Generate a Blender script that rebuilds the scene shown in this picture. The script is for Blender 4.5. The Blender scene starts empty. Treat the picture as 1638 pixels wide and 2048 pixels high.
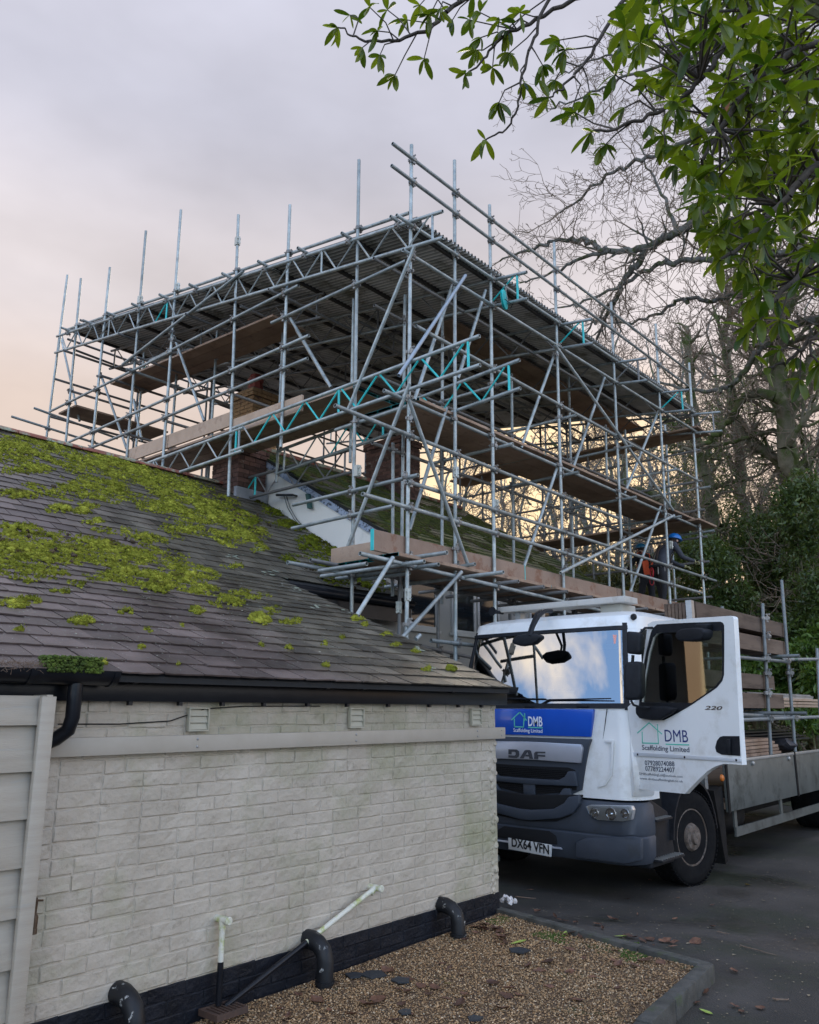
import bpy, bmesh, math, random
import numpy as np
from math import radians, sin, cos, tan, atan2, pi, sqrt
from mathutils import Vector, Matrix
random.seed(7); RNG = np.random.default_rng(7)
SC = bpy.context.scene
COL = SC.collection
# ---------------------------------------------------------------- camera
FPX = 1634.0
PITCH, ROLL, YAW = radians(13.58), radians(.187), radians(40.84)
CAM = Vector((0, 0, 1.6))
fw = Vector((cos(PITCH)*cos(YAW), cos(PITCH)*sin(YAW), sin(PITCH)))
rt = Vector((sin(YAW), -cos(YAW), 0)); up = rt.cross(fw)
rt, up = rt*cos(ROLL)+up*sin(ROLL), -rt*sin(ROLL)+up*cos(ROLL)
cam = bpy.data.cameras.new('camera'); camo = bpy.data.objects.new('camera', cam); COL.objects.link(camo)
camo.matrix_world = Matrix(((rt.x, up.x, -fw.x, CAM.x), (rt.y, up.y, -fw.y, CAM.y), (rt.z, up.z, -fw.z, CAM.z), (0, 0, 0, 1)))
cam.sensor_fit = 'HORIZONTAL'; cam.sensor_width = 36; cam.lens = 36*FPX/1638
cam.clip_start = .05; cam.clip_end = 3000
SC.camera = camo
SC.render.resolution_x = 819; SC.render.resolution_y = 1024
# ---------------------------------------------------------------- sky and light
W = bpy.data.worlds.new('World'); SC.world = W; W.use_nodes = True
SUN_AZ = radians(31.0)      # azimuth of the low sun, counter-clockwise from +X
SUN_EL = radians(12.0)
def world():
    nt = W.node_tree; N = nt.nodes; L = nt.links; N.clear()
    out = N.new('ShaderNodeOutputWorld'); bg = N.new('ShaderNodeBackground')
    sky = N.new('ShaderNodeTexSky'); sky.sky_type = 'NISHITA'; sky.sun_disc = False
    sky.sun_elevation = SUN_EL; sky.sun_rotation = pi/2-SUN_AZ
    sky.air_density = 1.0; sky.dust_density = 1.0; sky.ozone_density = 2.0
    tc = N.new('ShaderNodeTexCoord'); nz = N.new('ShaderNodeVectorMath'); nz.operation = 'NORMALIZE'
    L.new(tc.outputs['Generated'], nz.inputs[0])
    sep = N.new('ShaderNodeSeparateXYZ'); L.new(nz.outputs[0], sep.inputs[0])
    # soft colour of the cloud sheet by height
    cr = N.new('ShaderNodeValToRGB'); e = cr.color_ramp; e.interpolation = 'EASE'
    stops = [(0.0, (.80, .53, .31)), (.17, (.74, .54, .37)), (.31, (.61, .50, .44)), (.46, (.54, .495, .505)), (.64, (.455, .455, .53)), (1.0, (.42, .45, .57))]
    while len(e.elements) > 1: e.elements.remove(e.elements[0])
    e.elements[0].position = stops[0][0]; e.elements[0].color = (*stops[0][1], 1)
    for p, c in stops[1:]:
        q = e.elements.new(p); q.color = (*c, 1)
    L.new(sep.outputs['Z'], cr.inputs[0])
    # billow
    mp = N.new('ShaderNodeMapping'); mp.inputs['Scale'].default_value = (1, 1, 2.2); L.new(nz.outputs[0], mp.inputs[0])
    n1 = N.new('ShaderNodeTexNoise'); n1.inputs['Scale'].default_value = 2.1; n1.inputs['Detail'].default_value = 5; n1.inputs['Roughness'].default_value = .5
    L.new(mp.outputs[0], n1.inputs['Vector'])
    mr = N.new('ShaderNodeMapRange'); mr.inputs['From Min'].default_value = .3; mr.inputs['From Max'].default_value = .7
    mr.inputs['To Min'].default_value = .80; mr.inputs['To Max'].default_value = 1.22; L.new(n1.outputs['Fac'], mr.inputs['Value'])
    mul = N.new('ShaderNodeVectorMath'); mul.operation = 'SCALE'; L.new(cr.outputs[0], mul.inputs[0]); L.new(mr.outputs[0], mul.inputs['Scale'])
    # glow of the sun behind the cloud
    sd = N.new('ShaderNodeVectorMath'); sd.operation = 'DOT_PRODUCT'
    sd.inputs[1].default_value = (cos(SUN_EL)*cos(SUN_AZ), cos(SUN_EL)*sin(SUN_AZ), sin(SUN_EL)); L.new(nz.outputs[0], sd.inputs[0])
    g = N.new('ShaderNodeMapRange'); g.interpolation_type = 'SMOOTHERSTEP'; g.inputs['From Min'].default_value = .968; g.inputs['From Max'].default_value = 1.0; L.new(sd.outputs['Value'], g.inputs['Value'])
    gm = N.new('ShaderNodeMix'); gm.data_type = 'RGBA'; gm.inputs['B'].default_value = (1.0, .74, .44, 1)
    L.new(g.outputs[0], gm.inputs['Factor']); L.new(mul.outputs[0], gm.inputs['A'])
    # the half of the sky behind the camera: blue gaps between bright clouds
    n2 = N.new('ShaderNodeTexNoise'); n2.inputs['Scale'].default_value = 2.6; n2.inputs['Detail'].default_value = 7; n2.inputs['Roughness'].default_value = .55
    L.new(mp.outputs[0], n2.inputs['Vector'])
    m2 = N.new('ShaderNodeMapRange'); m2.inputs['From Min'].default_value = .49; m2.inputs['From Max'].default_value = .64; L.new(n2.outputs['Fac'], m2.inputs['Value'])
    blue = N.new('ShaderNodeVectorMath'); blue.operation = 'MULTIPLY'; blue.inputs[1].default_value = (.15, .15, .15); L.new(sky.outputs[0], blue.inputs[0])
    b2 = N.new('ShaderNodeVectorMath'); b2.operation = 'ADD'; b2.inputs[1].default_value = (.28, .50, .95); L.new(blue.outputs[0], b2.inputs[0])
    bm = N.new('ShaderNodeMix'); bm.data_type = 'RGBA'; bm.inputs['B'].default_value = (2.2, 1.93, 1.63, 1)
    L.new(m2.outputs[0], bm.inputs['Factor']); L.new(b2.outputs[0], bm.inputs['A'])
    fd = N.new('ShaderNodeVectorMath'); fd.operation = 'DOT_PRODUCT'; fd.inputs[1].default_value = (cos(YAW), sin(YAW), 0); L.new(nz.outputs[0], fd.inputs[0])
    f2 = N.new('ShaderNodeMapRange'); f2.interpolation_type = 'SMOOTHSTEP'; f2.inputs['From Min'].default_value = .25; f2.inputs['From Max'].default_value = -.25; L.new(fd.outputs['Value'], f2.inputs['Value'])
    fm = N.new('ShaderNodeMix'); fm.data_type = 'RGBA'; L.new(f2.outputs[0], fm.inputs['Factor']); L.new(gm.outputs['Result'], fm.inputs['A']); L.new(bm.outputs['Result'], fm.inputs['B'])
    L.new(fm.outputs['Result'], bg.inputs['Color']); bg.inputs['Strength'].default_value = 1.0
    L.new(bg.outputs[0], out.inputs['Surface'])
world()
sl = bpy.data.lights.new('sun', 'SUN'); sl.energy = .6; sl.angle = radians(14); sl.color = (1, .86, .68)
so = bpy.data.objects.new('sun', sl); COL.objects.link(so)
sdir = Vector((cos(SUN_EL+.2)*cos(SUN_AZ), cos(SUN_EL+.2)*sin(SUN_AZ), sin(SUN_EL+.2)))
so.rotation_euler = (-sdir).to_track_quat('-Z', 'Y').to_euler()
so.location = sdir*60
SC.view_settings.view_transform = 'Standard'; SC.view_settings.look = 'None'
SC.view_settings.gamma = 1; SC.view_settings.use_curve_mapping = False; SC.view_settings.exposure = 0.53
SC.render.engine = 'CYCLES'
# ---------------------------------------------------------------- measuring helpers (a sight line met with a known plane)
def ray(px, py): return fw + rt*((px-819)/FPX) - up*((py-1024)/FPX)
def onX(px, py, v): d = ray(px, py); return CAM + d*((v-CAM.x)/d.x)
def onY(px, py, v): d = ray(px, py); return CAM + d*((v-CAM.y)/d.y)
def onZ(px, py, v): d = ray(px, py); return CAM + d*((v-CAM.z)/d.z)
def onP(px, py, n, o): d = ray(px, py); n = Vector(n); return CAM + d*(n.dot(Vector(o)-CAM)/n.dot(d))
def atD(px, py, d): return CAM + ray(px, py)*d
# ---------------------------------------------------------------- objects
WORLD = {}
def thing(name, label, cat, loc=(0, 0, 0), group=None):
    o = bpy.data.objects.new(name, None); COL.objects.link(o); o.empty_display_size = .2
    o.location = loc; WORLD[o] = Vector(loc); o['label'] = label; o['category'] = cat
    if group: o['group'] = group
    return o
def tag(o, label=None, cat=None, group=None, kind=None):
    if label: o['label'] = label
    if cat: o['category'] = cat
    if group: o['group'] = group
    if kind: o['kind'] = kind
    return o
def link(name, me, parent=None, loc=None, rot=None):
    """link a mesh whose vertices are relative to loc (world)"""
    o = bpy.data.objects.new(name, me); COL.objects.link(o)
    loc = Vector(loc) if loc is not None else (WORLD[parent].copy() if parent else Vector())
    if parent is not None:
        o.parent = parent; o.location = loc-WORLD[parent]
    else: o.location = loc
    if rot is not None: o.rotation_euler = rot
    WORLD[o] = loc
    return o
def mesh_np(name, V, F, mats, smooth=False, mi=None, col=None):
    """V (n,3), F list/array of equal-length or mixed faces"""
    me = bpy.data.meshes.new(name)
    V = np.asarray(V, dtype=np.float32)
    if isinstance(F, np.ndarray):
        n, k = F.shape
        me.vertices.add(len(V)); me.vertices.foreach_set('co', V.ravel())
        me.loops.add(n*k); me.loops.foreach_set('vertex_index', F.astype(np.int32).ravel())
        me.polygons.add(n); me.polygons.foreach_set('loop_start', np.arange(0, n*k, k, dtype=np.int32))
        me.polygons.foreach_set('loop_total', np.full(n, k, dtype=np.int32))
    else:
        me.from_pydata([tuple(v) for v in V.tolist()], [], F)
    for m in (mats if isinstance(mats, (list, tuple)) else [mats]): me.materials.append(m)
    if mi is not None: me.polygons.foreach_set('material_index', np.asarray(mi, dtype=np.int32))
    if smooth: me.polygons.foreach_set('use_smooth', np.ones(len(me.polygons), dtype=bool))
    me.update(); me.validate()
    return me
class MB:
    def __init__(s): s.v = []; s.f = []; s.m = []
    def add(s, V, F, m=0):
        b = len(s.v); s.v += [tuple(v) for v in V]; s.f += [tuple(i+b for i in f) for f in F]; s.m += [m]*len(F); return s
    def box(s, lo, hi, m=0):
        x0, y0, z0 = lo; x1, y1, z1 = hi
        return s.add([(x0, y0, z0), (x1, y0, z0), (x1, y1, z0), (x0, y1, z0), (x0, y0, z1), (x1, y0, z1), (x1, y1, z1), (x0, y1, z1)],
                     [(0, 3, 2, 1), (4, 5, 6, 7), (0, 1, 5, 4), (1, 2, 6, 5), (2, 3, 7, 6), (3, 0, 4, 7)], m)
    def obox(s, c, ax, ay, az, m=0):
        """oriented box: centre and three half-extent vectors"""
        c, ax, ay, az = map(Vector, (c, ax, ay, az))
        V = [c+ax*i+ay*j+az*k for k in (-1, 1) for j in (-1, 1) for i in (-1, 1)]
        return s.add(V, [(0, 2, 3, 1), (4, 5, 7, 6), (0, 1, 5, 4), (1, 3, 7, 5), (3, 2, 6, 7), (2, 0, 4, 6)], m)
    def tube(s, p, q, r, n=10, r2=None, hollow=True, m=0):
        p, q = Vector(p), Vector(q); d = (q-p).normalized(); r2 = r if r2 is None else r2
        a = d.orthogonal().normalized(); b = d.cross(a)
        cs = [(cos(2*pi*i/n), sin(2*pi*i/n)) for i in range(n)]
        ring = lambda c, rr: [c+a*(x*rr)+b*(y*rr) for x, y in cs]
        if hollow and (q-p).length > .2:
            i = .8; dp = .09
            V = ring(p+d*dp, r*i)+ring(p, r*i)+ring(p, r)+ring(q, r2)+ring(q, r2*i)+ring(q-d*dp, r2*i)
        else: V = ring(p, r)+ring(q, r2)
        k = len(V)//n; F = []
        for j in range(k-1):
            for i_ in range(n):
                a0 = j*n+i_; a1 = j*n+(i_+1) % n; F.append((a0, a1, a1+n, a0+n))
        F.append(tuple(range(n))[::-1]); F.append(tuple(range((k-1)*n, k*n)))
        return s.add(V, F, m)
    def path(s, P, r, n=10, m=0):
        P = [Vector(p) for p in P]; R = r if isinstance(r, (list, tuple)) else [r]*len(P)
        V = []; F = []; a = None
        for i, p in enumerate(P):
            d = ((P[min(i+1, len(P)-1)]-P[max(i-1, 0)])).normalized()
            if a is None: a = d.orthogonal().normalized()
            a = (a-d*a.dot(d)).normalized(); b = d.cross(a)
            V += [p+a*(cos(2*pi*k/n)*R[i])+b*(sin(2*pi*k/n)*R[i]) for k in range(n)]
            if i:
                for k in range(n):
                    a0 = (i-1)*n+k; a1 = (i-1)*n+(k+1) % n; F.append((a0, a1, a1+n, a0+n))
        F.append(tuple(range(n))[::-1]); F.append(tuple(range(len(V)-n, len(V))))
        return s.add(V, F, m)
    def prism(s, P, d, m=0):
        """polygon P (3-D, planar) pushed along vector d"""
        P = [Vector(p) for p in P]; d = Vector(d); n = len(P)
        V = P+[p+d for p in P]
        F = [tuple(range(n))[::-1], tuple(range(n, 2*n))]+[(i, (i+1) % n, (i+1) % n+n, i+n) for i in range(n)]
        return s.add(V, F, m)
    def lathe(s, c, axis, prof, n=24, m=0):
        """prof: list of (radius, distance along axis)"""
        c = Vector(c); d = Vector(axis).normalized(); a = d.orthogonal().normalized(); b = d.cross(a); V = []; F = []
        for i, (r, h) in enumerate(prof):
            V += [c+d*h+a*(cos(2*pi*k/n)*r)+b*(sin(2*pi*k/n)*r) for k in range(n)]
            if i:
                for k in range(n):
                    a0 = (i-1)*n+k; a1 = (i-1)*n+(k+1) % n; F.append((a0, a1, a1+n, a0+n))
        F.append(tuple(range(n))[::-1]); F.append(tuple(range(len(V)-n, len(V))))
        return s.add(V, F, m)
    def build(s, name, mats, parent=None, smooth=False, loc=None, bevel=0, seg=2, angle=35):
        if not isinstance(mats, (list, tuple)): mats = [mats]
        off = Vector(loc) if loc is not None else (WORLD[parent] if parent else Vector())
        me = bpy.data.meshes.new(name); me.from_pydata([tuple(Vector(v)-off) for v in s.v], [], s.f)
        for m in mats: me.materials.append(m)
        for p, k in zip(me.polygons, s.m): p.material_index = k
        bm = bmesh.new(); bm.from_mesh(me); bmesh.ops.recalc_face_normals(bm, faces=bm.faces)
        if bevel:
            es = [e for e in bm.edges if len(e.link_faces) == 2 and e.calc_face_angle(0) > radians(angle)]
            bmesh.ops.bevel(bm, geom=es, offset=bevel, segments=seg, profile=.5, affect='EDGES', clamp_overlap=True)
        bm.to_mesh(me); bm.free()
        if smooth or bevel:
            for p in me.polygons: p.use_smooth = True
            me.set_sharp_from_angle(angle=radians(40))
        return link(name, me, parent, off)
# ---------------------------------------------------------------- materials
MC = {}
def mat(name, c1, c2=None, scale=6, rough=.7, metal=0, bump=0, bscale=40, rand=0, island=0, stretch=(1, 1, 1), spec=.5, c3=None, c3t=(.55, .7), s3=3, detail=6, coat=0, rvar=0, bdist=.01, objco=False):
    if name in MC: return MC[name]
    m = bpy.data.materials.new(name); MC[name] = m; m.use_nodes = True; nt = m.node_tree; N = nt.nodes; L = nt.links
    b = N['Principled BSDF']; b.inputs['Roughness'].default_value = rough; b.inputs['Metallic'].default_value = metal
    b.inputs['Specular IOR Level'].default_value = spec; b.inputs['Coat Weight'].default_value = coat
    b.inputs['Coat Roughness'].default_value = .08
    if objco:
        tcn = N.new('ShaderNodeTexCoord'); src = tcn.outputs['Object']
    else:
        g = N.new('ShaderNodeNewGeometry'); src = g.outputs['Position']
    mp = N.new('ShaderNodeMapping'); mp.inputs['Scale'].default_value = stretch; L.new(src, mp.inputs[0])
    c2 = c2 or c1
    n = N.new('ShaderNodeTexNoise'); n.inputs['Scale'].default_value = scale; n.inputs['Detail'].default_value = detail; n.inputs['Roughness'].default_value = .62
    L.new(mp.outputs[0], n.inputs['Vector'])
    mr = N.new('ShaderNodeMapRange'); mr.inputs['From Min'].default_value = .32; mr.inputs['From Max'].default_value = .68; L.new(n.outputs['Fac'], mr.inputs['Value'])
    mx = N.new('ShaderNodeMix'); mx.data_type = 'RGBA'; mx.inputs['A'].default_value = (*c1, 1); mx.inputs['B'].default_value = (*c2, 1); L.new(mr.outputs[0], mx.inputs['Factor'])
    colr = mx.outputs['Result']
    if c3:
        n3 = N.new('ShaderNodeTexNoise'); n3.inputs['Scale'].default_value = s3; n3.inputs['Detail'].default_value = 7; n3.inputs['Roughness'].default_value = .68; L.new(mp.outputs[0], n3.inputs['Vector'])
        r3 = N.new('ShaderNodeMapRange'); r3.inputs['From Min'].default_value = c3t[0]; r3.inputs['From Max'].default_value = c3t[1]; L.new(n3.outputs['Fac'], r3.inputs['Value'])
        m3 = N.new('ShaderNodeMix'); m3.data_type = 'RGBA'; m3.inputs['B'].default_value = (*c3, 1); L.new(colr, m3.inputs['A']); L.new(r3.outputs[0], m3.inputs['Factor']); colr = m3.outputs['Result']
    if rand or island:
        src2 = None
        if rand:
            oi = N.new('ShaderNodeObjectInfo'); src2 = oi.outputs['Random']; amt = rand
        if island:
            g2 = N.new('ShaderNodeNewGeometry')
            if src2:
                ad = N.new('ShaderNodeMath'); ad.operation = 'ADD'; L.new(src2, ad.inputs[0]); L.new(g2.outputs['Random Per Island'], ad.inputs[1])
                fr = N.new('ShaderNodeMath'); fr.operation = 'FRACT'; L.new(ad.outputs[0], fr.inputs[0]); src2 = fr.outputs[0]
            else: src2 = g2.outputs['Random Per Island']
            amt = island
        rr = N.new('ShaderNodeMapRange'); rr.inputs['To Min'].default_value = 1-amt; rr.inputs['To Max'].default_value = 1+amt; L.new(src2, rr.inputs['Value'])
        sc = N.new('ShaderNodeVectorMath'); sc.operation = 'SCALE'; L.new(colr, sc.inputs[0]); L.new(rr.outputs[0], sc.inputs['Scale']); colr = sc.outputs[0]
    L.new(colr, b.inputs['Base Color'])
    if rvar:
        rv = N.new('ShaderNodeMapRange'); rv.inputs['To Min'].default_value = max(.03, rough-rvar); rv.inputs['To Max'].default_value = min(1, rough+rvar); L.new(mr.outputs[0], rv.inputs['Value']); L.new(rv.outputs[0], b.inputs['Roughness'])
    if bump:
        nb = N.new('ShaderNodeTexNoise'); nb.inputs['Scale'].default_value = bscale; nb.inputs['Detail'].default_value = 5; L.new(mp.outputs[0], nb.inputs['Vector'])
        bp = N.new('ShaderNodeBump'); bp.inputs['Strength'].default_value = bump; bp.inputs['Distance'].default_value = bdist; L.new(nb.outputs['Fac'], bp.inputs['Height']); L.new(bp.outputs[0], b.inputs['Normal'])
    return m
def fbm(x, y, seed=0, octv=4):
    """value noise, vectorised, 0..1"""
    x = np.asarray(x, float); y = np.asarray(y, float); r = np.zeros_like(x); a = .5; tot = 0
    for o in range(octv):
        xi = np.floor(x).astype(np.int64); yi = np.floor(y).astype(np.int64); fx = x-xi; fy = y-yi
        fx = fx*fx*(3-2*fx); fy = fy*fy*(3-2*fy)
        def h(i, j):
            n = (i*374761393+j*668265263+(seed+o)*1442695041) & 0x7fffffff
            n = ((n ^ (n >> 13))*1274126177) & 0x7fffffff
            return ((n ^ (n >> 16)) & 0xffff)/65535.
        v = (h(xi, yi)*(1-fx)+h(xi+1, yi)*fx)*(1-fy)+(h(xi, yi+1)*(1-fx)+h(xi+1, yi+1)*fx)*fy
        r += a*v; tot += a; a *= .5; x = x*2.03+17; y = y*2.03+9
    return r/tot
def inpoly(px, py, poly):
    px = np.asarray(px, float); py = np.asarray(py, float); c = np.zeros(px.shape, bool); n = len(poly)
    for i in range(n):
        x0, y0 = poly[i]; x1, y1 = poly[(i+1) % n]
        m = ((y0 > py) != (y1 > py)) & (px < (x1-x0)*(py-y0)/((y1-y0) or 1e-9)+x0); c ^= m
    return c
def segmesh(name, S, mats, parent, sides=3, mi=None, smooth=True):
    """S rows: p0(3) p1(3) r0 r1 -> little frusta, all in one mesh"""
    S = np.asarray(S, float); p0 = S[:, :3]; p1 = S[:, 3:6]; d = p1-p0; ln = np.linalg.norm(d, axis=1, keepdims=True)+1e-9; d = d/ln
    ref = np.where(np.abs(d[:, 2:3]) < .9, np.array([[0, 0, 1.]]), np.array([[1., 0, 0]]))
    a = np.cross(d, ref); a /= np.linalg.norm(a, axis=1, keepdims=True); b = np.cross(d, a); n = len(S)
    V = np.zeros((n, 2*sides, 3))
    for k in range(sides):
        o = a*cos(2*pi*k/sides)+b*sin(2*pi*k/sides)
        V[:, k] = p0+o*S[:, 6:7]; V[:, k+sides] = p1+o*S[:, 7:8]
    F = np.zeros((n, sides, 4), int); capq = np.array([(0, 1, 2, 7), (2, 3, 6, 7), (3, 4, 5, 6)]); base = (np.arange(n)*2*sides)[:, None]
    for k in range(sides):
        F[:, k, 0] = base[:, 0]+k; F[:, k, 1] = base[:, 0]+(k+1) % sides; F[:, k, 2] = base[:, 0]+(k+1) % sides+sides; F[:, k, 3] = base[:, 0]+k+sides
    off = np.array(WORLD[parent]) if parent else np.zeros(3); F = F.reshape(-1, 4)
    if sides == 8: F = np.concatenate([F, (capq[None]+(np.arange(n)*16)[:, None, None]).reshape(-1, 4), (capq[None]+8+(np.arange(n)*16)[:, None, None]).reshape(-1, 4)])
    me = mesh_np(name, V.reshape(-1, 3)-off, F, mats, smooth)
    return link(name, me, parent)
# ================================================================ ground
def zg(x, y):
    t = min(1, max(0, (x-5.6)/2.0)); t = t*t*(3-2*t); return -.15*t
asphalt = mat('asphalt', (.016, .016, .014), (.072, .064, .056), scale=.8, detail=9, rough=.72, bump=1.0, bscale=90, c3=(.028, .032, .020), c3t=(.5, .62), s3=.9, rvar=.2, bdist=.006)
def asphalt_wet():
    nt = asphalt.node_tree; N = nt.nodes; L = nt.links; b = N['Principled BSDF']
    g = N.new('ShaderNodeNewGeometry'); n = N.new('ShaderNodeTexNoise'); n.inputs['Scale'].default_value = .75; n.inputs['Detail'].default_value = 5
    L.new(g.outputs['Position'], n.inputs['Vector'])
    mr = N.new('ShaderNodeMapRange'); mr.inputs['From Min'].default_value = .54; mr.inputs['From Max'].default_value = .68; mr.inputs['To Min'].default_value = .7; mr.inputs['To Max'].default_value = .25
    L.new(n.outputs['Fac'], mr.inputs['Value']); L.new(mr.outputs[0], b.inputs['Roughness'])
asphalt_wet()
def ground():
    xs = sorted(set([-300, -60, -20, -8, -2, 0]+[i*.4 for i in range(1, 60)]+[26, 32, 45, 80, 160, 400, 900]))
    ys = sorted(set([-600, -200, -60, -30, -15]+[-8+i*.5 for i in range(0, 50)]+[20, 28, 40, 70, 150, 400, 900]))
    V = [(x, y, zg(x, y)+ (0 if abs(x) > 30 else .012*(fbm(np.array([x*.7]), np.array([y*.7]), 3)[0]-.5))) for y in ys for x in xs]
    n = len(xs); F = [(j*n+i, j*n+i+1, (j+1)*n+i+1, (j+1)*n+i) for j in range(len(ys)-1) for i in range(n-1)]
    o = link('ground', mesh_np('ground', V, F, asphalt, True)); o['kind'] = 'structure'; o['label'] = 'dark damp asphalt drive with wet patches and moss'
    soil = mat('woodland_soil', (.05, .045, .025), (.03, .04, .015), scale=2, rough=.95, bump=.6, bscale=20)
    m = MB(); P = [(16.5, -8), (18.5, 2), (17, 5.2), (19, 9), (18, 14), (19, 24), (400, 200), (500, -60), (60, -40)]
    m.prism([(x, y, -.15) for x, y in P], (0, 0, .012)); o = m.build('woodland_floor', soil); o['kind'] = 'structure'; o['label'] = 'dark leaf-littered earth under the trees'
ground()
# gravel bed with its kerb
GZ = lambda x: .012+.06*min(1, max(0, (x-2.9)/2.7))
BED = [(-1.5, 3.93), (5.62, 3.93), (5.66, 4.02), (5.72, 4.0), (5.36, 2.27), (4.16, 2.12), (-1.5, 1.42)]
gravel_m = mat('gravel_stones', (.24, .135, .06), (.37, .24, .12), scale=30, rough=.75, island=.55, c3=(.56, .46, .32), c3t=(.55, .62), s3=60)
gravel_b = mat('gravel_base', (.075, .045, .025), (.16, .10, .055), scale=90, rough=.95, bump=1, bscale=150, c3=(.05, .07, .012), c3t=(.60, .68), s3=2.2)
def gravel():
    nx, ny = 76, 34
    V = []; F = []
    for j in range(ny+1):
        for i in range(nx+1):
            x = 1.2+4.5*i/nx; y0 = np.interp(x, [1.2, 4.16, 5.36, 5.7], [1.77, 2.12, 2.27, 3.9]); y = y0+(3.95-y0)*j/ny
            V.append((x, y, GZ(x)+.02*(fbm(np.array([x*3]), np.array([y*3]), 9)[0]-.5)))
    F = [(j*(nx+1)+i, j*(nx+1)+i+1, (j+1)*(nx+1)+i+1, (j+1)*(nx+1)+i) for j in range(ny) for i in range(nx)]
    o = link('gravel_bed', mesh_np('gravel_bed', V, F, gravel_b, True)); tag(o, 'bed of pale brown pea gravel between the brick wall and the kerb', kind='structure')
    # single stones
    n = 52000; x = RNG.uniform(2.2, 5.62, n); y = RNG.uniform(1.9, 3.93, n)
    y0 = np.interp(x, [1.2, 4.16, 5.36, 5.7], [1.77, 2.12, 2.27, 3.9])
    k = (y > y0+.01)
    moss = (fbm(x*1.6, y*1.6, 21) > .60) & (x > 5.2) & (RNG.random(n) < .4)
    k &= ~moss
    x = x[k]; y = y[k]; n = len(x)
    z = .012+.06*np.clip((x-2.9)/2.7, 0, 1)+.02*(fbm(x*3, y*3, 9)-.5)+RNG.uniform(-.001, .006, n)
    s = RNG.uniform(.003, .0072, n)*(1+.5*(RNG.random(n) > .93))
    base = np.array([(1, 0, 0), (-1, 0, 0), (0, 1, 0), (0, -1, 0), (0, 0, 1), (0, 0, -1)], float)
    Fb = np.array([(0, 2, 4), (2, 1, 4), (1, 3, 4), (3, 0, 4), (2, 0, 5), (1, 2, 5), (3, 1, 5), (0, 3, 5)])
    a = RNG.uniform(0, 2*pi, n); t = RNG.uniform(-.5, .5, n); sc = np.stack([s*RNG.uniform(.9, 1.6, n), s, s*RNG.uniform(.5, .9, n)], 1)
    B = base[None]*sc[:, None, :]*RNG.uniform(.75, 1.2, (n, 6, 1))
    X = B[..., 0]*np.cos(a)[:, None]-B[..., 1]*np.sin(a)[:, None]; Y_ = B[..., 0]*np.sin(a)[:, None]+B[..., 1]*np.cos(a)[:, None]
    Z_ = B[..., 2]+X*t[:, None]
    V = np.stack([X+x[:, None], Y_+y[:, None], Z_+z[:, None]+.002], 2).reshape(-1, 3)
    F = (Fb[None]+(np.arange(n)*6)[:, None, None]).reshape(-1, 3)
    o = link('gravel', mesh_np('gravel', V, F, gravel_m)); tag(o, 'loose pale brown gravel stones in the bed by the wall', kind='stuff')
    # green moss film by the kerb corner
    mossg = mat('ground_moss', (.05, .09, .012), (.09, .13, .02), scale=40, rough=1, bump=1, bscale=200)
    n = 5000; x = RNG.uniform(5.05, 5.62, n); y = RNG.uniform(2.6, 3.9, n); k = (fbm(x*6, y*6, 21) > .52) & (x > 5.12+.2*(y-2.6)); x = x[k]; y = y[k]; n = len(x)
    z = .012+.06*np.clip((x-2.9)/2.7, 0, 1)+.002
    B = base[None]*RNG.uniform(.004, .009, (n, 1, 1)); V = (B+np.stack([x, y, z], 1)[:, None]).reshape(-1, 3); F = (Fb[None]+(np.arange(n)*6)[:, None, None]).reshape(-1, 3)
    o = link('moss', mesh_np('moss', V, F, mossg)); tag(o, 'thin green moss on the gravel beside the kerb', kind='stuff')
gravel()
def kerb():
    km = mat('kerb_concrete', (.042, .042, .035), (.095, .09, .078), scale=9, rough=.9, bump=.5, bscale=120, c3=(.06, .08, .03), c3t=(.56, .68), s3=5)
    t = thing('kerb', 'mossy concrete kerb edging round the gravel bed', 'kerb', (5.4, 2.25, 0))
    P = [(5.74, 4.10), (5.38, 2.20)]; w = .085
    def run(a, b, nseg):
        a = Vector(a); b = Vector(b); d = (b-a)/nseg; u = d.normalized(); nrm = Vector((-u.y, u.x))
        for i in range(nseg):
            p = a+d*i+u*.004; q = a+d*(i+1)-u*.004; off = random.uniform(-.004, .004)
            Q = [p+nrm*off, q+nrm*off, q+nrm*(off+w), p+nrm*(off+w)]
            m = MB(); z0 = min(zg(p.x, p.y), 0)-.05; m.prism([(v.x, v.y, z0) for v in Q], (0, 0, .105-z0+random.uniform(-.004, .004)))
            m.build('kerb_stone', km, t, bevel=.008)
    run((5.375, 2.19), (5.74, 4.12), 4)
    run((1.0, 1.62), (4.18, 2.03), 4); run((4.18, 2.03), (5.37, 2.17), 3)
kerb()
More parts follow.
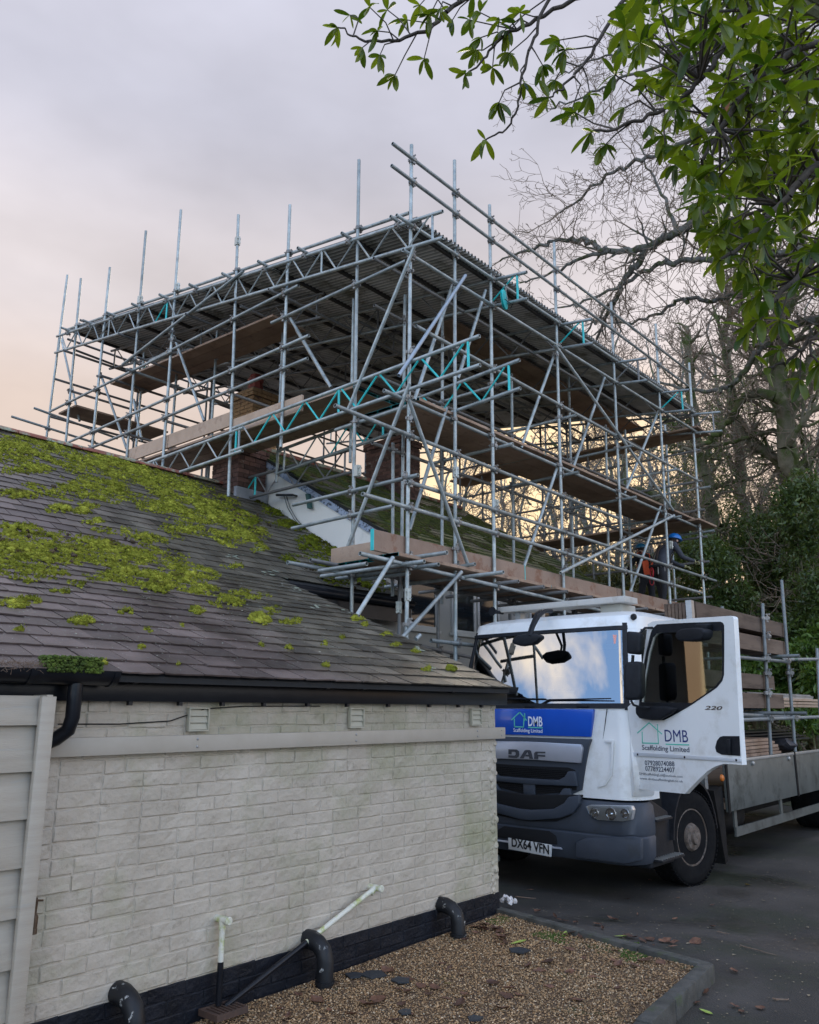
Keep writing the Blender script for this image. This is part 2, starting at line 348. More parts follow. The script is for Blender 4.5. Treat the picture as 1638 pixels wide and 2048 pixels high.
# ================================================================ outbuilding
YW = 3.96
OB = thing('outbuilding', 'low cream-painted brick outbuilding with a mossy slate roof', 'outbuilding', (3.8, 4.2, 0))
paint = mat('painted_brick', (.42, .365, .29), (.515, .455, .37), scale=3, rough=.5, bump=.75, bscale=26, c3=(.31, .30, .19), c3t=(.48, .68), s3=1.1, bdist=.012, rand=.035, spec=.35)
def dirt(m, z0=.25, z1=1.5):
    """fine dark specks of dirt, more of them low on the wall"""
    nt = m.node_tree; N = nt.nodes; L = nt.links; b = N['Principled BSDF']; lk = b.inputs['Base Color'].links[0].from_socket
    g = N.new('ShaderNodeNewGeometry'); n = N.new('ShaderNodeTexNoise'); n.inputs['Scale'].default_value = 14; n.inputs['Detail'].default_value = 9; n.inputs['Roughness'].default_value = .75
    L.new(g.outputs['Position'], n.inputs['Vector'])
    mr = N.new('ShaderNodeMapRange'); mr.inputs['From Min'].default_value = .56; mr.inputs['From Max'].default_value = .74; mr.inputs['To Max'].default_value = .6; L.new(n.outputs['Fac'], mr.inputs['Value'])
    mx = N.new('ShaderNodeMix'); mx.data_type = 'RGBA'; mx.inputs['B'].default_value = (.14, .12, .09, 1); L.new(lk, mx.inputs['A']); L.new(mr.outputs[0], mx.inputs['Factor']); L.new(mx.outputs['Result'], b.inputs['Base Color'])
dirt(paint)
blackp = mat('black_bitumen', (.006, .007, .010), (.014, .016, .022), scale=8, spec=.22, rough=.45, bump=.5, bscale=60, c3=(.12, .12, .11), c3t=(.68, .75), s3=14)
def brick_variants(L_, H_=.0665, D=.02, mats=None, n=6, rough=1.0):
    out = []
    for s in range(n):
        xs_ = [0, .005]+[L_*t for t in (.25, .5, .75)]+[L_-.005, L_]; zs_ = [0, .005, H_*.5, H_-.005, H_]; nx, nz = len(xs_)-1, len(zs_)-1; V = []; F = []
        tlt = random.uniform(-.0012, .0012)
        for j in range(nz+1):
            for i in range(nx+1):
                x = xs_[i]; z = zs_[j]; edge = (i in (0, nx)) or (j in (0, nz)); e2 = (i in (0, 1, nx-1, nx)) or (j in (0, 1, nz-1, nz))
                y = random.uniform(-.0017, .0017)*rough+(.0055 if edge else 0)+tlt*(j-2)*.3
                V.append((x+(random.uniform(-.002, .002) if e2 else 0), y, z+(random.uniform(-.0018, .0018) if e2 else 0)))
        F = [(j*(nx+1)+i, j*(nx+1)+i+1, (j+1)*(nx+1)+i+1, (j+1)*(nx+1)+i) for j in range(nz) for i in range(nx)]
        b0 = [(nx+1)*0+i for i in range(nx+1)]+[(nx+1)*j+nx for j in range(1, nz+1)]+[(nx+1)*nz+i for i in range(nx-1, -1, -1)]+[(nx+1)*j for j in range(nz-1, 0, -1)]
        k = len(V); V += [(V[i][0], D, V[i][2]) for i in b0]; m = len(b0)
        F += [(b0[i], k+i, k+(i+1) % m, b0[(i+1) % m]) for i in range(m)]
        me = mesh_np('brick', V, F, mats, False); out.append(me)
    return out
def join_copies(name, items, mats, parent, kind='stuff', smooth=False):
    """items: (mesh, matrix) -> one object"""
    VV = []; FF = []; b = 0; off = WORLD[parent] if parent else Vector()
    for me, M_ in items:
        for v in me.vertices: VV.append(tuple(M_ @ v.co-off))
        for p in me.polygons: FF.append(tuple(i+b for i in p.vertices))
        b += len(me.vertices)
    o = link(name, mesh_np(name, VV, FF, mats, smooth), parent); o['kind'] = kind; return o
def outbuilding_wall():
    # backing mortar
    m = MB(); m.box((1.0, YW+.0035, -.1), (5.66, YW+.25, 1.72)); m.prism([(5.2, YW+.25, -.3), (5.2, 6.9, -.3), (5.2, 6.9, 2.8), (5.2, YW+.25, 1.72)], (.22, 0, 0)); m.build('wall', paint, OB)
    m = MB(); m.box((1.0, YW+.0025, -.1), (5.67, YW+.02, .222)); m.build('plinth', blackp, OB)
    fulls = brick_variants(.2245, .0695, mats=paint, n=14); halves = brick_variants(.111, .0695, mats=paint, n=4)
    bfull = brick_variants(.2245, .0695, mats=blackp, n=4)
    items = []
    for k in range(0, 23):
        z = .0+k*.075; x = 1.55+(0 if k % 2 else -.115); pl = k < 3
        while x < 5.50:
            me = random.choice(bfull if pl else fulls); w = .228
            if not pl and random.random() < .13: me = random.choice(halves); w = .115
            if x+w > 5.63: me = random.choice(halves); w = .115
            if z < 1.66: items.append((me, x, z, pl))
            x += w+random.uniform(-.001, .004)
    random.shuffle(items)
    # the nearest (largest in view) become single parts; behind the trim board and far end are joined
    items.sort(key=lambda t: (t[1]-1.9)**2*.9+(t[2]-.7)**2*.6)
    vis = [t for t in items if not (1.36 < t[2] < 1.40)]
    for me, x, z, pl in vis[:300]:
        link('brick', me, OB, (x+.0035, YW-.002+random.uniform(-.0025, .0025), z+.005+random.uniform(-.0025, .0025)), (random.uniform(-.015, .015), random.uniform(-.009, .009), random.uniform(-.010, .010)))
    rest = vis[300:]
    for ms, pl in ((paint, False), (blackp, True)):
        r = [(me, Matrix.Translation((x+.0035, YW-.002+random.uniform(-.0015, .0015), z+.005))) for me, x, z, p in rest if p == pl]
        if r: join_copies('far_bricks', r, ms, OB)
    # crumbling mortar column at the corner
    m = MB()
    for k in range(3, 22):
        z = k*.075
        for j in range(5):
            c = (5.60+random.uniform(-.05, .055), YW-.002+random.uniform(-.008, .004), z+random.uniform(0, .075)); s = random.uniform(.012, .035)
            m.lathe((c[0], c[1]+.014, c[2]), (random.uniform(-.4, .4), -1, random.uniform(-.4, .4)), [(s, 0), (s*.8, s*.4), (s*.3, s*.6)], 7)
    m.build('mortar_edge', paint, OB, smooth=True)
    # trim board
    tb = mat('board_paint', (.385, .335, .265), (.43, .38, .31), scale=5, rough=.5, c3=(.36, .35, .3), c3t=(.6, .75), s3=2)
    m = MB(); m.prism([(1.86, YW-.045, 1.372), (5.735, YW-.045, 1.372), (5.735, YW-.045, 1.460), (1.86, YW-.045, 1.460)], (0, .035, 0)); o = m.build('trim_board', tb, OB, bevel=.003)
    sm = mat('screw_zinc', (.35, .35, .34), rough=.4, metal=.8)
    for x in (2.76, 4.0, 5.35, 5.68):
        for z in (1.398, 1.438):
            m = MB(); m.lathe((x, YW-.045, z), (0, -1, 0), [(.008, 0), (.008, .002), (.003, .004)], 10); m.build('screw', sm, OB)
    # fascia, gutter
    bp = mat('black_plastic', (.006, .007, .010), (.012, .013, .016), scale=6, spec=.3, rough=.3, bump=.1, bscale=20)
    m = MB(); m.box((1.0, 3.90, 1.635), (5.75, 3.925, 1.765)); m.build('fascia', bp, OB, bevel=.002)
    soffm = mat('soffit_black', (.012, .013, .016), rough=.8)
    m = MB(); m.box((1.0, 3.926, 1.70), (5.74, YW+.02, 1.715)); m.build('soffit', soffm, OB)
    def gut(x0, x1, y, z, r, t=.004):
        m = MB(); n = 9; P = []
        for i in range(n+1): a = pi+pi*i/n; P.append((y+cos(a)*r, z+sin(a)*r))
        for i in range(n, -1, -1): a = pi+pi*i/n; P.append((y+cos(a)*(r-t), z+sin(a)*(r-t)))
        V = [(x0, a, b) for a, b in P]; m2 = MB()
        k = len(P); VV = V+[(x1, a, b) for a, b in P]; F = [(i, (i+1) % k, (i+1) % k+k, i+k) for i in range(k)]
        for i in range(n): F.append((i, i+1, k-2-i, k-1-i)); F.append((i+k, 2*k-1-i, 2*k-2-i, i+1+k))
        return m2.add(VV, F)
    gut(2.1, 5.74, 3.83, 1.778, .052).build('gutter', bp, OB, smooth=True)
    gut(1.0, 2.16, 3.80, 1.775, .068).build('gutter', bp, OB, smooth=True)
    for x in (2.28, 3.62, 3.95, 4.9):
        g = gut(x, x+.03, 3.83, 1.778, .058, .006); g.build('gutter_joint', bp, OB, smooth=True)
    for x in (1.72, 2.13): gut(x, x+.03, 3.80, 1.775, .074, .007).build('gutter_joint', bp, OB, smooth=True)
    m = MB(); m.path([(1.97, 3.80, 1.72), (1.97, 3.80, 1.56), (1.965, 3.82, 1.50), (1.93, 3.86, 1.46), (1.88, 3.88, 1.435)], .034, 14); m.build('downpipe', bp, OB, smooth=True)
    for x in (2.32, 2.62, 2.9, 3.2, 3.55, 3.9, 4.3, 4.75, 5.1, 5.4):
        m = MB(); m.box((x, 3.905, 1.615), (x+.022, 3.93, 1.64)); m.build('fascia_clip', bp, OB)
    m = MB(); m.path([(1.98, YW-.004, 1.525), (2.3, YW-.012, 1.522), (2.6, YW-.012, 1.535), (2.82, YW-.015, 1.60), (3.1, YW-.01, 1.615), (3.7, YW-.01, 1.618)], .0032, 6); m.build('cable', bp, OB, smooth=True)
    # extractor vents with three flaps
    vm = mat('vent_plastic', (.42, .39, .30), (.47, .44, .34), scale=12, rough=.45)
    for cx in (2.772, 4.022, 5.365):
        z0, z1, w = 1.478, 1.606, .067
        m = MB(); y = YW-.006
        for lo, hi in (((cx-w, y-.028, z0), (cx+w, y, z0+.008)), ((cx-w, y-.028, z1-.008), (cx+w, y, z1)), ((cx-w, y-.028, z0+.0085), (cx-w+.008, y, z1-.0085)), ((cx+w-.008, y-.028, z0+.0085), (cx+w, y, z1-.0085))): m.box(lo, hi)
        o = m.build('vent', vm, OB, bevel=.0015)
        for i in range(3):
            a = z0+.010+i*.0365; m = MB(); m.prism([(cx-w+.0095, y-.022, a), (cx-w+.0095, y-.010, a+.034), (cx-w+.0095, y-.006, a+.034), (cx-w+.0095, y-.018, a)], (2*w-.019, 0, 0)); m.build('flap', vm, o)
    # weatherboarding to the left, with its corner post
    wb = mat('weatherboard', (.36, .315, .25), (.42, .375, .305), scale=2.2, rough=.55, bump=.25, bscale=30, stretch=(1, 1, 14), c3=(.36, .35, .31), c3t=(.6, .78), s3=3)
    for k in range(9):
        z = 1.525-.2*k; m = MB(); zt = z+.205 if k else 1.655
        m.prism([(.2, 3.775, z), (.2, 3.757, z), (.2, 3.787, zt), (.2, 3.80, zt)], (1.60, 0, 0)); m.build('cladding_board', wb, OB, bevel=.002)
    m = MB(); m.prism([(1.785, 3.735, -.05), (1.852, 3.735, -.05), (1.852, 3.735, 1.652), (1.785, 3.735, 1.652)], (0, .03, 0)); m.prism([(1.82, 3.7655, -.05), (1.850, 3.7655, -.05), (1.850, 3.7655, 1.66), (1.82, 3.7655, 1.66)], (0, .21, 0)); m.build('corner_post', wb, OB, bevel=.003)
    # overflow pipes, soil bends, tap
    wp = mat('cream_pipe', (.62, .60, .50), (.68, .66, .56), scale=10, rough=.4, c3=(.38, .42, .14), c3t=(.5, .66), s3=16)
    yp = YW-.055
    def pipe(parts, m_, name='pipe', r=.016): m = MB(); m.path(parts, r, 14); return m.build(name, m_, OB, smooth=True)
    pipe([(2.985, yp, .485), (2.985, yp, .285)], wp, 'waste_pipe'); pipe([(2.985, yp, .284), (2.985, yp, .075)], bp, 'waste_pipe')
    m = MB(); m.tube((2.985, YW, .492), (2.985, yp-.045, .492), .019, 14, hollow=False); m.lathe((2.985, yp-.045, .492), (0, -1, 0), [(.022, 0), (.022, .012), (.018, .016)], 14); m.tube((2.985, yp, .492), (2.985, yp, .445), .020, 14, hollow=False); m.build('tee_joint', wp, OB, smooth=True)
    m = MB(); m.tube((4.19, YW, .475), (4.19, yp-.045, .475), .019, 14, hollow=False); m.lathe((4.19, yp-.045, .475), (0, -1, 0), [(.022, 0), (.022, .012), (.018, .016)], 14); m.tube((4.20, yp, .48), (4.145, yp, .449), .0205, 14, hollow=False); m.build('tee_joint', wp, OB, smooth=True)
    pipe([(4.19, yp, .474), (3.60, yp, .262)], wp, 'waste_pipe'); pipe([(3.6, yp, .262), (3.02, yp-.01, .062)], bp, 'waste_pipe')
    bend = mat('soil_pipe', (.008, .009, .011), (.018, .019, .021), scale=9, spec=.3, rough=.45, c3=(.40, .40, .38), c3t=(.62, .68), s3=22)
    def sbend(x, z, r, g):
        m = MB(); m.path([(x, YW+.03, z), (x, YW-.05, z), (x, YW-.10, z-.012), (x+.004, YW-.14, z-.045), (x+.006, YW-.155, z-.09), (x+.006, YW-.157, g)], [r*1.06, r*1.06, r, r, r, r], 18); o = m.build('soil_pipe_bend', bend, OB, smooth=True)
        for zc in (z-.115,):
            m = MB(); m.lathe((x+.006, YW-.157, g+.028), (0, 0, 1), [(r*1.02, 0), (r*1.16, 0), (r*1.16, .018), (r*1.02, .018)], 18); m.build('collar', bend, o)
    sbend(2.42, .255, .050, -.02); sbend(3.655, .265, .050, .02); sbend(4.93, .25, .050, .04)
    gm = mat('gully_iron', (.05, .035, .028), (.09, .05, .035), scale=20, rough=.7)
    t = MB(); x, y, z = 2.985, 3.86, .075
    for lo, hi in (((x-.1, y-.08, z-.03), (x+.1, y-.068, z)), ((x-.1, y+.068, z-.03), (x+.1, y+.08, z)), ((x-.1, y-.0675, z-.03), (x-.088, y+.0675, z)), ((x+.088, y-.0675, z-.03), (x+.1, y+.0675, z))): t.box(lo, hi)
    o = t.build('drain_gully', gm, OB)
    for i in range(7): t = MB(); t.box((x-.082+i*.025, y-.067, z-.012), (x-.072+i*.025, y+.067, z-.003)); t.build('grate_bar', gm, o)
    br = mat('old_brass', (.10, .065, .04), (.17, .12, .08), scale=30, rough=.5, metal=.6)
    t = MB(); x = 1.925; y = YW-.06; t.path([(x, YW, .70), (x, y, .70), (x+.0, y-.02, .685), (x, y-.022, .655), (x, y-.022, .625)], [.013, .016, .016, .014, .012], 10); t.lathe((x, y-.022, .618), (0, 0, 1), [(.015, 0), (.015, .022)], 10); t.tube((x, y-.01, .70), (x, y-.016, .755), .011, 8, hollow=False); o = t.build('tap', br, OB, smooth=True)
    t = MB(); t.tube((x-.032, y-.016, .762), (x+.032, y-.018, .752), .005, 6, hollow=False); t.tube((x, y-.016, .752), (x, y-.018, .768), .007, 6, hollow=False); t.build('handle', br, o)
outbuilding_wall()
# ---- roof
Y0r, Z0r, Y1r, Z1r, P2 = 3.76, 1.768, 7.0, 2.99, radians(30)
YR = 10.75
TH1 = atan2(Z1r-Z0r, Y1r-Y0r); L1 = (Y1r-Y0r)/cos(TH1); L2 = (YR-Y1r)/cos(P2)
def roofp(x, v, h=0):
    """v metres up the slope from the eave, h above the slates"""
    if v <= L1: c, s = cos(TH1), sin(TH1); return Vector((x, Y0r+v*c-h*s, Z0r+v*s+h*c))
    c, s = cos(P2), sin(P2); w = v-L1; return Vector((x, Y1r+w*c-h*s, Z1r+w*s+h*c))
def xright(v):
    if v <= L1: return 5.60+(5.98-5.60)*v/L1
    return 8.27
slate_m = mat('slate', (.054, .042, .038), (.140, .112, .102), scale=2.6, rough=.4, bump=.45, bscale=70, rand=.42, island=.42, c3=(.42, .43, .36), c3t=(.69, .73), s3=34, rvar=.12, bdist=.004)
def slate_tint():
    """algae-green bloom on the right-hand part of the roof and purple slates to the left"""
    nt = slate_m.node_tree; N = nt.nodes; L = nt.links; b = N['Principled BSDF']; lk = b.inputs['Base Color'].links[0].from_socket
    g = N.new('ShaderNodeNewGeometry'); sp = N.new('ShaderNodeSeparateXYZ'); L.new(g.outputs['Position'], sp.inputs[0])
    n = N.new('ShaderNodeTexNoise'); n.inputs['Scale'].default_value = 1.1; n.inputs['Detail'].default_value = 6; L.new(g.outputs['Position'], n.inputs['Vector'])
    a = N.new('ShaderNodeMath'); a.operation = 'MULTIPLY_ADD'; a.inputs[1].default_value = 3.2; L.new(n.outputs['Fac'], a.inputs[0]); L.new(sp.outputs['X'], a.inputs[2])
    mr = N.new('ShaderNodeMapRange'); mr.inputs['From Min'].default_value = 4.9; mr.inputs['From Max'].default_value = 6.3; mr.inputs['To Max'].default_value = .85; L.new(a.outputs[0], mr.inputs['Value'])
    mx = N.new('ShaderNodeMix'); mx.data_type = 'RGBA'; mx.inputs['B'].default_value = (.92, 1.04, .82, 1); mx.inputs['A'].default_value = (1.04, .98, .95, 1); L.new(mr.outputs[0], mx.inputs['Factor'])
    mm = N.new('ShaderNodeMix'); mm.data_type = 'RGBA'; mm.blend_type = 'MULTIPLY'; mm.inputs['Factor'].default_value = 1; L.new(lk, mm.inputs['A']); L.new(mx.outputs['Result'], mm.inputs['B']); L.new(mm.outputs['Result'], b.inputs['Base Color'])
slate_tint()
def slates():
    G = .188; W_ = .242
    vs = []
    for s in range(10):
        n = 6; V = []; w = W_-.009
        bot = [(w*i/n, random.uniform(-.004, .004)+(random.uniform(0, .012) if i in (0, n) and random.random() < .5 else 0)) for i in range(n+1)]
        Vb = [(x, y, .0145+random.uniform(-.001, .001)) for x, y in bot]; Vt = [(w, G+.07, .002), (0, G+.07, .002)]
        lowb = [(x, y+.001, .0145-.008) for x, y in bot]
        V = Vb+Vt+lowb+[(w, G+.07, -.005), (0, G+.07, -.005)]; k = n+3
        F = [tuple(range(k)), tuple(range(2*k-1, k-1, -1))]+[(i, i+k, (i+1) % k+k, (i+1) % k) for i in range(k)]
        vs.append(mesh_np('slate', V, F, slate_m))
    under = MB(); under.prism([roofp(-.5, 0, -.012), roofp(5.58, 0, -.012), roofp(5.95, L1, -.012), roofp(-.5, L1, -.012)], (0, 0, -.03))
    under.prism([roofp(-.5, L1, -.012), roofp(8.25, L1, -.012), roofp(8.25, L1+L2, -.012), roofp(-.5, L1+L2, -.012)], (0, 0, -.03))
    under.build('roof_deck', mat('roof_felt', (.02, .02, .02), rough=.9), OB)
    items = []; v = -.02; row = 0
    while v < L1+L2-.05:
        q0, q1 = roofp(0, max(v, 0)), roofp(0, max(v, 0)+G+.03); th = atan2(q1.z-q0.z, q1.y-q0.y)
        base = roofp(0, max(v, 0), 0)-(Vector((0, cos(TH1), sin(TH1)))*(-min(v, 0)) if v < 0 else Vector())
        xl = 1.3+.33*v-.6; x = xl-(W_/2 if row % 2 else 0)-(xl % W_); xr = xright(v)
        while x < xr-.03:
            dz = random.uniform(0, .003)
            M_ = Matrix.Translation((x+random.uniform(-.003, .003), base.y, base.z+dz)) @ Matrix.Rotation(th, 4, 'X') @ Matrix.Rotation(random.uniform(-.012, .012), 4, 'Z') @ Matrix.Rotation(random.uniform(-.008, .008), 4, 'Y')
            if random.random() < .03: M_ = M_ @ Matrix.Translation((0, -random.uniform(.01, .03), .003)) @ Matrix.Rotation(random.uniform(-.05, .05), 4, 'Z')
            if x+W_ > xr: M_ = M_ @ Matrix.Diagonal(((xr-x)/W_, 1, 1, 1))
            items.append((random.choice(vs), M_)); x += W_
        v += G; row += 1
    # left trim: only what the photograph could see
    items.sort(key=lambda t: (t[1].translation-CAM).length)
    vis = [t for t in items if True]
    for me, M_ in vis[:300]:
        o = link('slate', me, OB, M_.translation, M_.to_euler())
        o.scale = M_.to_scale()
    join_copies('upper_slates', vis[300:], slate_m, OB)
    # ridge tiles
    rd = mat('ridge_tile', (.22, .075, .05), (.30, .11, .075), scale=8, rough=.85, c3=(.30, .31, .22), c3t=(.47, .56), s3=5, bump=.6, bscale=30)
    rp = roofp(0, L1+L2, 0); x = 2.6
    while x < 7.6:
        m = MB(); n = 6; P = [(x+(0), rp.y+cos(a)*.13, rp.z-.02+sin(a)*.075) for a in [pi*i/n for i in range(n+1)]]; m.prism(P, (.44, 0, 0)); m.build('ridge_tile', rd, OB, bevel=.006); x += .446
    # dark fascia under the upper eave, and the verge board
    bp = MC['black_plastic']
    m = MB(); m.box((5.6, 7.05, 2.70), (8.2, 7.08, 2.955)); m.build('fascia', bp, OB)
    m = MB(); m.path([(5.75, 7.0, 2.93), (8.15, 7.0, 2.93)], .055, 10); m.build('gutter', bp, OB, smooth=True)
    m = MB(); m.box((5.5, 7.3, -.3), (8.2, 7.5, 2.75)); m.build('wall', mat('house_render', (.24, .23, .20), (.30, .28, .25), scale=3, rough=.8), OB)
    m = MB(); m.box((6.3, 7.22, 1.9), (7.9, 7.29, 2.05)); m.box((6.3, 7.22, 2.2), (7.9, 7.29, 2.35)); m.build('wall_board', MC['board_paint'], OB)
slates()
# ---- moss on the slates
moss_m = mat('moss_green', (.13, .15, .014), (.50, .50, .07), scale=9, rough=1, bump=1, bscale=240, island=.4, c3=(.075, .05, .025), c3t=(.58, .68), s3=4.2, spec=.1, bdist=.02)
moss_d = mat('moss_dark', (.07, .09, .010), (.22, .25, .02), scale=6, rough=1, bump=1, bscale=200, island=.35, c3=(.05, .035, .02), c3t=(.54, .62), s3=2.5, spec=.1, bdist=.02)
def ico(sub):
    bm = bmesh.new(); bmesh.ops.create_icosphere(bm, subdivisions=sub, radius=1)
    V = np.array([v.co[:] for v in bm.verts]); F = np.array([[v.index for v in f.verts] for f in bm.faces]); bm.free()
    return V, F
def clumps(name, C, Nn, S, mats, label, sub=1, flat=.55, cut=True, jitter=.22):
    """C centres (n,3); Nn unit normals (n,3); S sizes"""
    V0, F0 = ico(sub); n = len(C)
    t = np.cross(Nn, np.array([1., 0, 0])); t /= np.linalg.norm(t, axis=1, keepdims=True); u = np.cross(Nn, t)
    a = RNG.uniform(0, 2*pi, n)[:, None]; t2 = t*np.cos(a)+u*np.sin(a); u2 = -t*np.sin(a)+u*np.cos(a)
    rad = 1+RNG.uniform(-jitter, jitter, (n, len(V0)))
    B = V0[None]*rad[..., None]
    P = C[:, None]+S[:, None, None]*(B[..., 0:1]*t2[:, None]*RNG.uniform(.8, 1.5, (n, 1, 1))+B[..., 1:2]*u2[:, None]*RNG.uniform(.7, 1.1, (n, 1, 1))+B[..., 2:3]*Nn[:, None]*flat)
    F = (F0[None]+(np.arange(n)*len(V0))[:, None, None]).reshape(-1, 3)
    o = link(name, mesh_np(name, P.reshape(-1, 3), F, mats, True)); tag(o, label, kind='stuff'); return o
def tufts(name, C, Nn, S, mats, label):
    """fine upright blades that break the outline of the cushions"""
    n = len(C); d = Nn+RNG.normal(0, .55, (n, 3)); d /= np.linalg.norm(d, axis=1, keepdims=True)
    s = np.cross(d, RNG.normal(0, 1, (n, 3))); s /= np.linalg.norm(s, axis=1, keepdims=True)
    P = np.stack([C-s*S[:, None]*.28, C+s*S[:, None]*.28, C+d*S[:, None]], 1)
    o = link(name, mesh_np(name, P.reshape(-1, 3), np.arange(n*3).reshape(-1, 3), mats)); tag(o, label, kind='stuff')
# patches read off the photograph: x, y, rx, ry (pixels), strength
MP = [(60, 905, 110, 26, .9), (200, 925, 110, 28, 1), (330, 975, 90, 26, 1), (60, 940, 60, 14, .8), (220, 975, 130, 32, .8), (330, 1015, 70, 22, .9), (400, 1040, 80, 30, .9), (470, 1075, 70, 22, .9), (420, 1010, 60, 22, .8), (460, 1040, 50, 20, .8), (500, 1070, 40, 14, .7), (0, 890, 90, 24, .9), (270, 945, 90, 26, .9), (390, 990, 50, 20, .8), (120, 985, 40, 10, .8), (40, 990, 45, 12, .85), (70, 975, 30, 10, .8),
      (115, 1020, 26, 10, 1), (180, 1010, 24, 10, 1), (165, 1025, 20, 7, 1), (185, 1045, 22, 6, 1), (30, 1065, 50, 22, .9), (60, 1100, 110, 36, 1), (170, 1100, 110, 28, 1), (260, 1120, 110, 28, 1), (330, 1150, 100, 26, 1), (60, 1150, 80, 24, .9), (240, 1155, 80, 18, 1), (300, 1175, 90, 16, .9),
      (225, 1065, 45, 10, .8), (300, 1080, 60, 14, .7), (360, 1060, 40, 10, .7), (160, 1170, 50, 10, .8), (400, 1185, 36, 12, .8), (460, 1205, 46, 16, 1), (480, 1190, 30, 10, .9), (520, 1240, 24, 12, 1), (540, 1222, 34, 12, .9), (580, 1245, 24, 8, 1), (500, 1195, 40, 8, .8), (160, 1248, 36, 11, 1.2), (250, 1225, 18, 8, 1.1), (294, 1266, 15, 6, 1.1), (25, 1210, 34, 12, 1.1), (36, 1266, 12, 5, 1),
      (395, 1226, 20, 6, 1), (125, 1185, 22, 5, .8), (455, 1135, 30, 10, .6), (510, 1100, 26, 8, .9), (60, 1205, 20, 8, .7), (0, 1125, 60, 30, .9), (362, 1255, 6, 4, 1.1), (205, 1330, 6, 3, 1), (355, 1332, 6, 3, 1), (430, 1312, 6, 3, 1), (650, 1335, 6, 3, 1), (280, 1300, 6, 3, 1), (575, 1300, 7, 3, 1), (645, 1290, 8, 4, 1), (715, 1240, 16, 6, 1.1), (770, 1272, 14, 5, 1.1), (790, 1293, 12, 4, 1), (855, 1342, 12, 4, 1), (900, 1342, 12, 4, 1), (730, 1250, 10, 5, 1), (683, 1278, 8, 3, 1), (520, 1295, 6, 3, 1), (830, 1305, 10, 3, .9)]
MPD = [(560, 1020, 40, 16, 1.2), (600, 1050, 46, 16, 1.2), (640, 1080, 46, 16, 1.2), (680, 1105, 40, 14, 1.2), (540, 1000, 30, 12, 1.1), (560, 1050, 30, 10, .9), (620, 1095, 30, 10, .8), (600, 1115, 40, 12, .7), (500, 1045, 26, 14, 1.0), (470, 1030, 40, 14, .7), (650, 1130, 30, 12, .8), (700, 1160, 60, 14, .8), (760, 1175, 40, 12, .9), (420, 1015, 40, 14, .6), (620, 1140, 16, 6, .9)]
def rooftouch(px, py):
    e = roofp(0, 0); n1 = (0, -sin(TH1), cos(TH1)); p = onP(px, py, n1, e); v = (p.y-Y0r)/cos(TH1)
    if v > L1:
        p = onP(px, py, (0, -sin(P2), cos(P2)), roofp(0, L1)); v = L1+(p.y-Y1r)/cos(P2)
    return p.x, v
